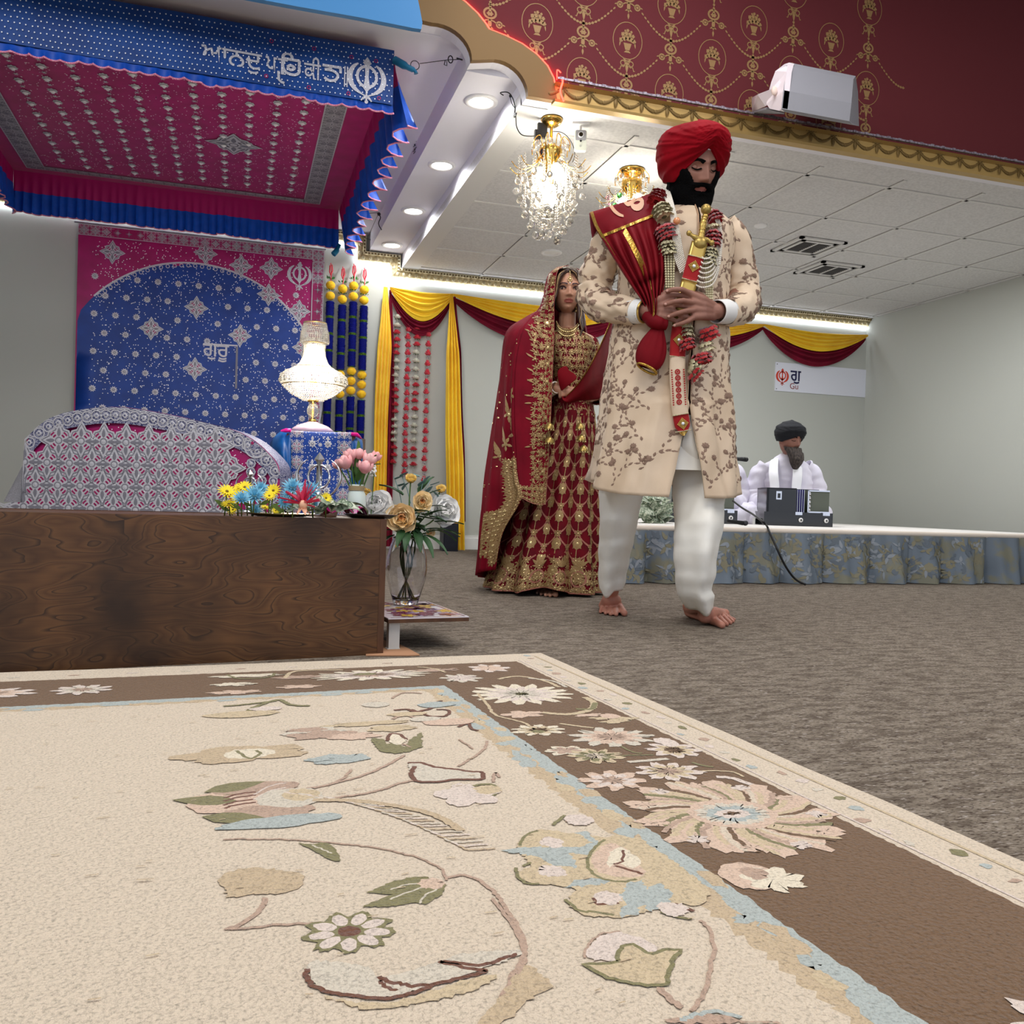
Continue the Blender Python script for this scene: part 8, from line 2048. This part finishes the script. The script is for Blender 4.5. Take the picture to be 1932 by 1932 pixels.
# security camera
q=V(atZ(1096,233,ZA)); e=empty('security_camera',(q.x,q.y,ZA),'small white and grey security camera hanging from the ceiling beside the chandelier','camera',rz=-_a)
b=MB(); b.box((0,0,-.006),(.09,.05,.012)); b.tube([(0,0,-.006),(0,-.004,-.045)],.006,8); b.build('mount',M_rim,e)
def rbox(b,cx,cy,cz,w,d,h,m=0,r=.008):
    pts=[]
    for (sx,sz,a0) in ((1,1,0),(-1,1,90),(-1,-1,180),(1,-1,270)):
        for k in range(5): a=radians(a0+22.5*k); pts.append((cx+sx*(w/2-r)+r*cos(a),cy-d/2,cz+sz*(h/2-r)+r*sin(a)))
    b.prism(pts,(0,d,0),m)
b=MB(); rbox(b,0,-.01,-.098,.062,.03,.105,0,.010); b.build('housing',mat('camera_ivory',(226,230,214),.4),e)
b=MB(); rbox(b,0,-.027,-.073,.054,.006,.052,0,.006); b.build('face_plate',mat('camera_grey',(150,150,152),.3,metal=.3),e)
b=MB(); b.tube([(0,-.028,-.072),(0,-.036,-.072)],.015,18); b.build('lens_ring',mat('lens_white',(220,220,220),.3),e); b=MB(); b.tube([(0,-.034,-.072),(0,-.039,-.072)],.011,16); b.sph((0,-.030,-.103),(.006,.004,.006),0,6,8); b.build('lens',mat('lens_black',(10,10,12),.1),e)
b=MB(); b.tube([(0,-.0255,-.128),(0,-.028,-.128)],.006,12); b.build('speaker_dot',mat('camera_ivory_dark',(190,194,180),.5),e)
# wall speaker at top right
q=V(atY(1478,172,3.95)); e=empty('wall_speaker',(q.x,YH-.03,q.z),'white bracketed loudspeaker on the red wallpaper at the top right corner','loudspeaker')
def sp(px,py,y): p=V(atY(px,py,y)); return p-e.location
M_spk=mat('speaker_grey',(146,146,152),.6,bump=.3,bscale=400); M_spw=mat('speaker_white',(232,222,226),.45)
# body: rounded wedge seen from below, axis along x
sec=[(1489,118,3.92),(1484,124,3.90),(1478,170,3.84),(1474,205,3.84),(1480,211,3.86),(1500,216,4.05),(1500,150,4.12)]
P0=[sp(*s) for s in sec]; b=MB(); b.prism([p for p in P0],(.40,0,.0),0); b.build('cabinet',M_spk,e)
end=[(1489,118,3.905),(1480,121,3.90),(1463,134,3.92),(1455,155,3.95),(1449,178,3.98),(1446,196,3.98),(1452,205,3.96),(1470,209,3.90),(1476,204,3.84),(1480,170,3.84),(1484,135,3.87),(1487,123,3.90)]
b=MB(); P1=[sp(*s) for s in end]; b.prism(P1,(.03,0,0),0); b.build('end_cap',M_spw,e)
b=MB(); A=[(1472,150,3.90),(1455,168,3.93),(1430,178,4.0),(1419,184,4.2)]; C_=[(1477,158,3.89),(1473,182,3.91),(1445,200,4.0),(1420,211,4.2)]
b.grid([[sp(*p) for p in A],[sp(*p) for p in C_]],0,sm=False); b.build('bracket',M_spw,e,solid=.006)
b=MB(); c=sp(1461,171,3.90); b.sph(c,(.016,.012,.024),0,8,12); b.build('bracket_knob',mat('knob_cream',(236,214,200),.5),e)
b=MB(); b.grid([[sp(1419,212,4.19),sp(1446,204,3.99)],[sp(1480,214,4.19),sp(1480,212,3.98)]],0,sm=False); b.build('bracket_underside',M_spk,e,solid=.01)
# hanging cable and hook from soffit to chandelier
b=MB(); y0=4.40
pts=[atY(950,180,y0),atY(944,175,y0),atY(957,174,y0),atY(965,181,y0),atY(971,198,y0),atY(973,220,y0),atY(975,240,y0),atY(984,254,y0),atY(1000,257,y0),atY(1014,256,y0)]
b.tube(crom(pts,5),.0028,6); b.tube(crom([atY(962,180,y0),atY(966,196,y0),atY(975,210,y0),atY(970,222,y0),atY(972,200,y0)],4),.0022,5); b.sph(atY(963,181,y0),.008,0,5,7)
tag(b.build('hanging_cable',M_micb),'thin black cable looping from the soffit down to the chandelier','cable')
b=MB(); c=V(atY(1023,247,4.42)); b.box(c,(.05,.02,.075)); b.box(c+V((-.03,-.01,-.03)),(.03,.02,.05)); tag(b.build('power_adapter',M_micb),'black power adapter strapped beside the top of the large chandelier','adapter')
b=MB(); b.tube(crom([atY(1040,248,4.5),atY(1060,250,4.5),atY(1074,262,4.5),atY(1083,280,4.52),atY(1084,296,4.55),atY(1080,306,4.55)],4),.0022,5); tag(b.build('hanging_cable',M_micb),'thin black wire curling down the right side of the large chandelier','cable')
b=MB(); p=V(atY(785,277,5.3)); q2=[V(atZ(783,265,ZC-.002)) ]
for k in range(7): b.tube([V(atX(784+1.5*sin(k*2),262+4*k,XB-.004)),V(atX(780+3*sin(k*3+1),266+4*k,XB-.004))],.003,4)
tag(b.build('wire_scrap',M_wire),'tangled scrap of dark wire stuck on the soffit edge','wire')
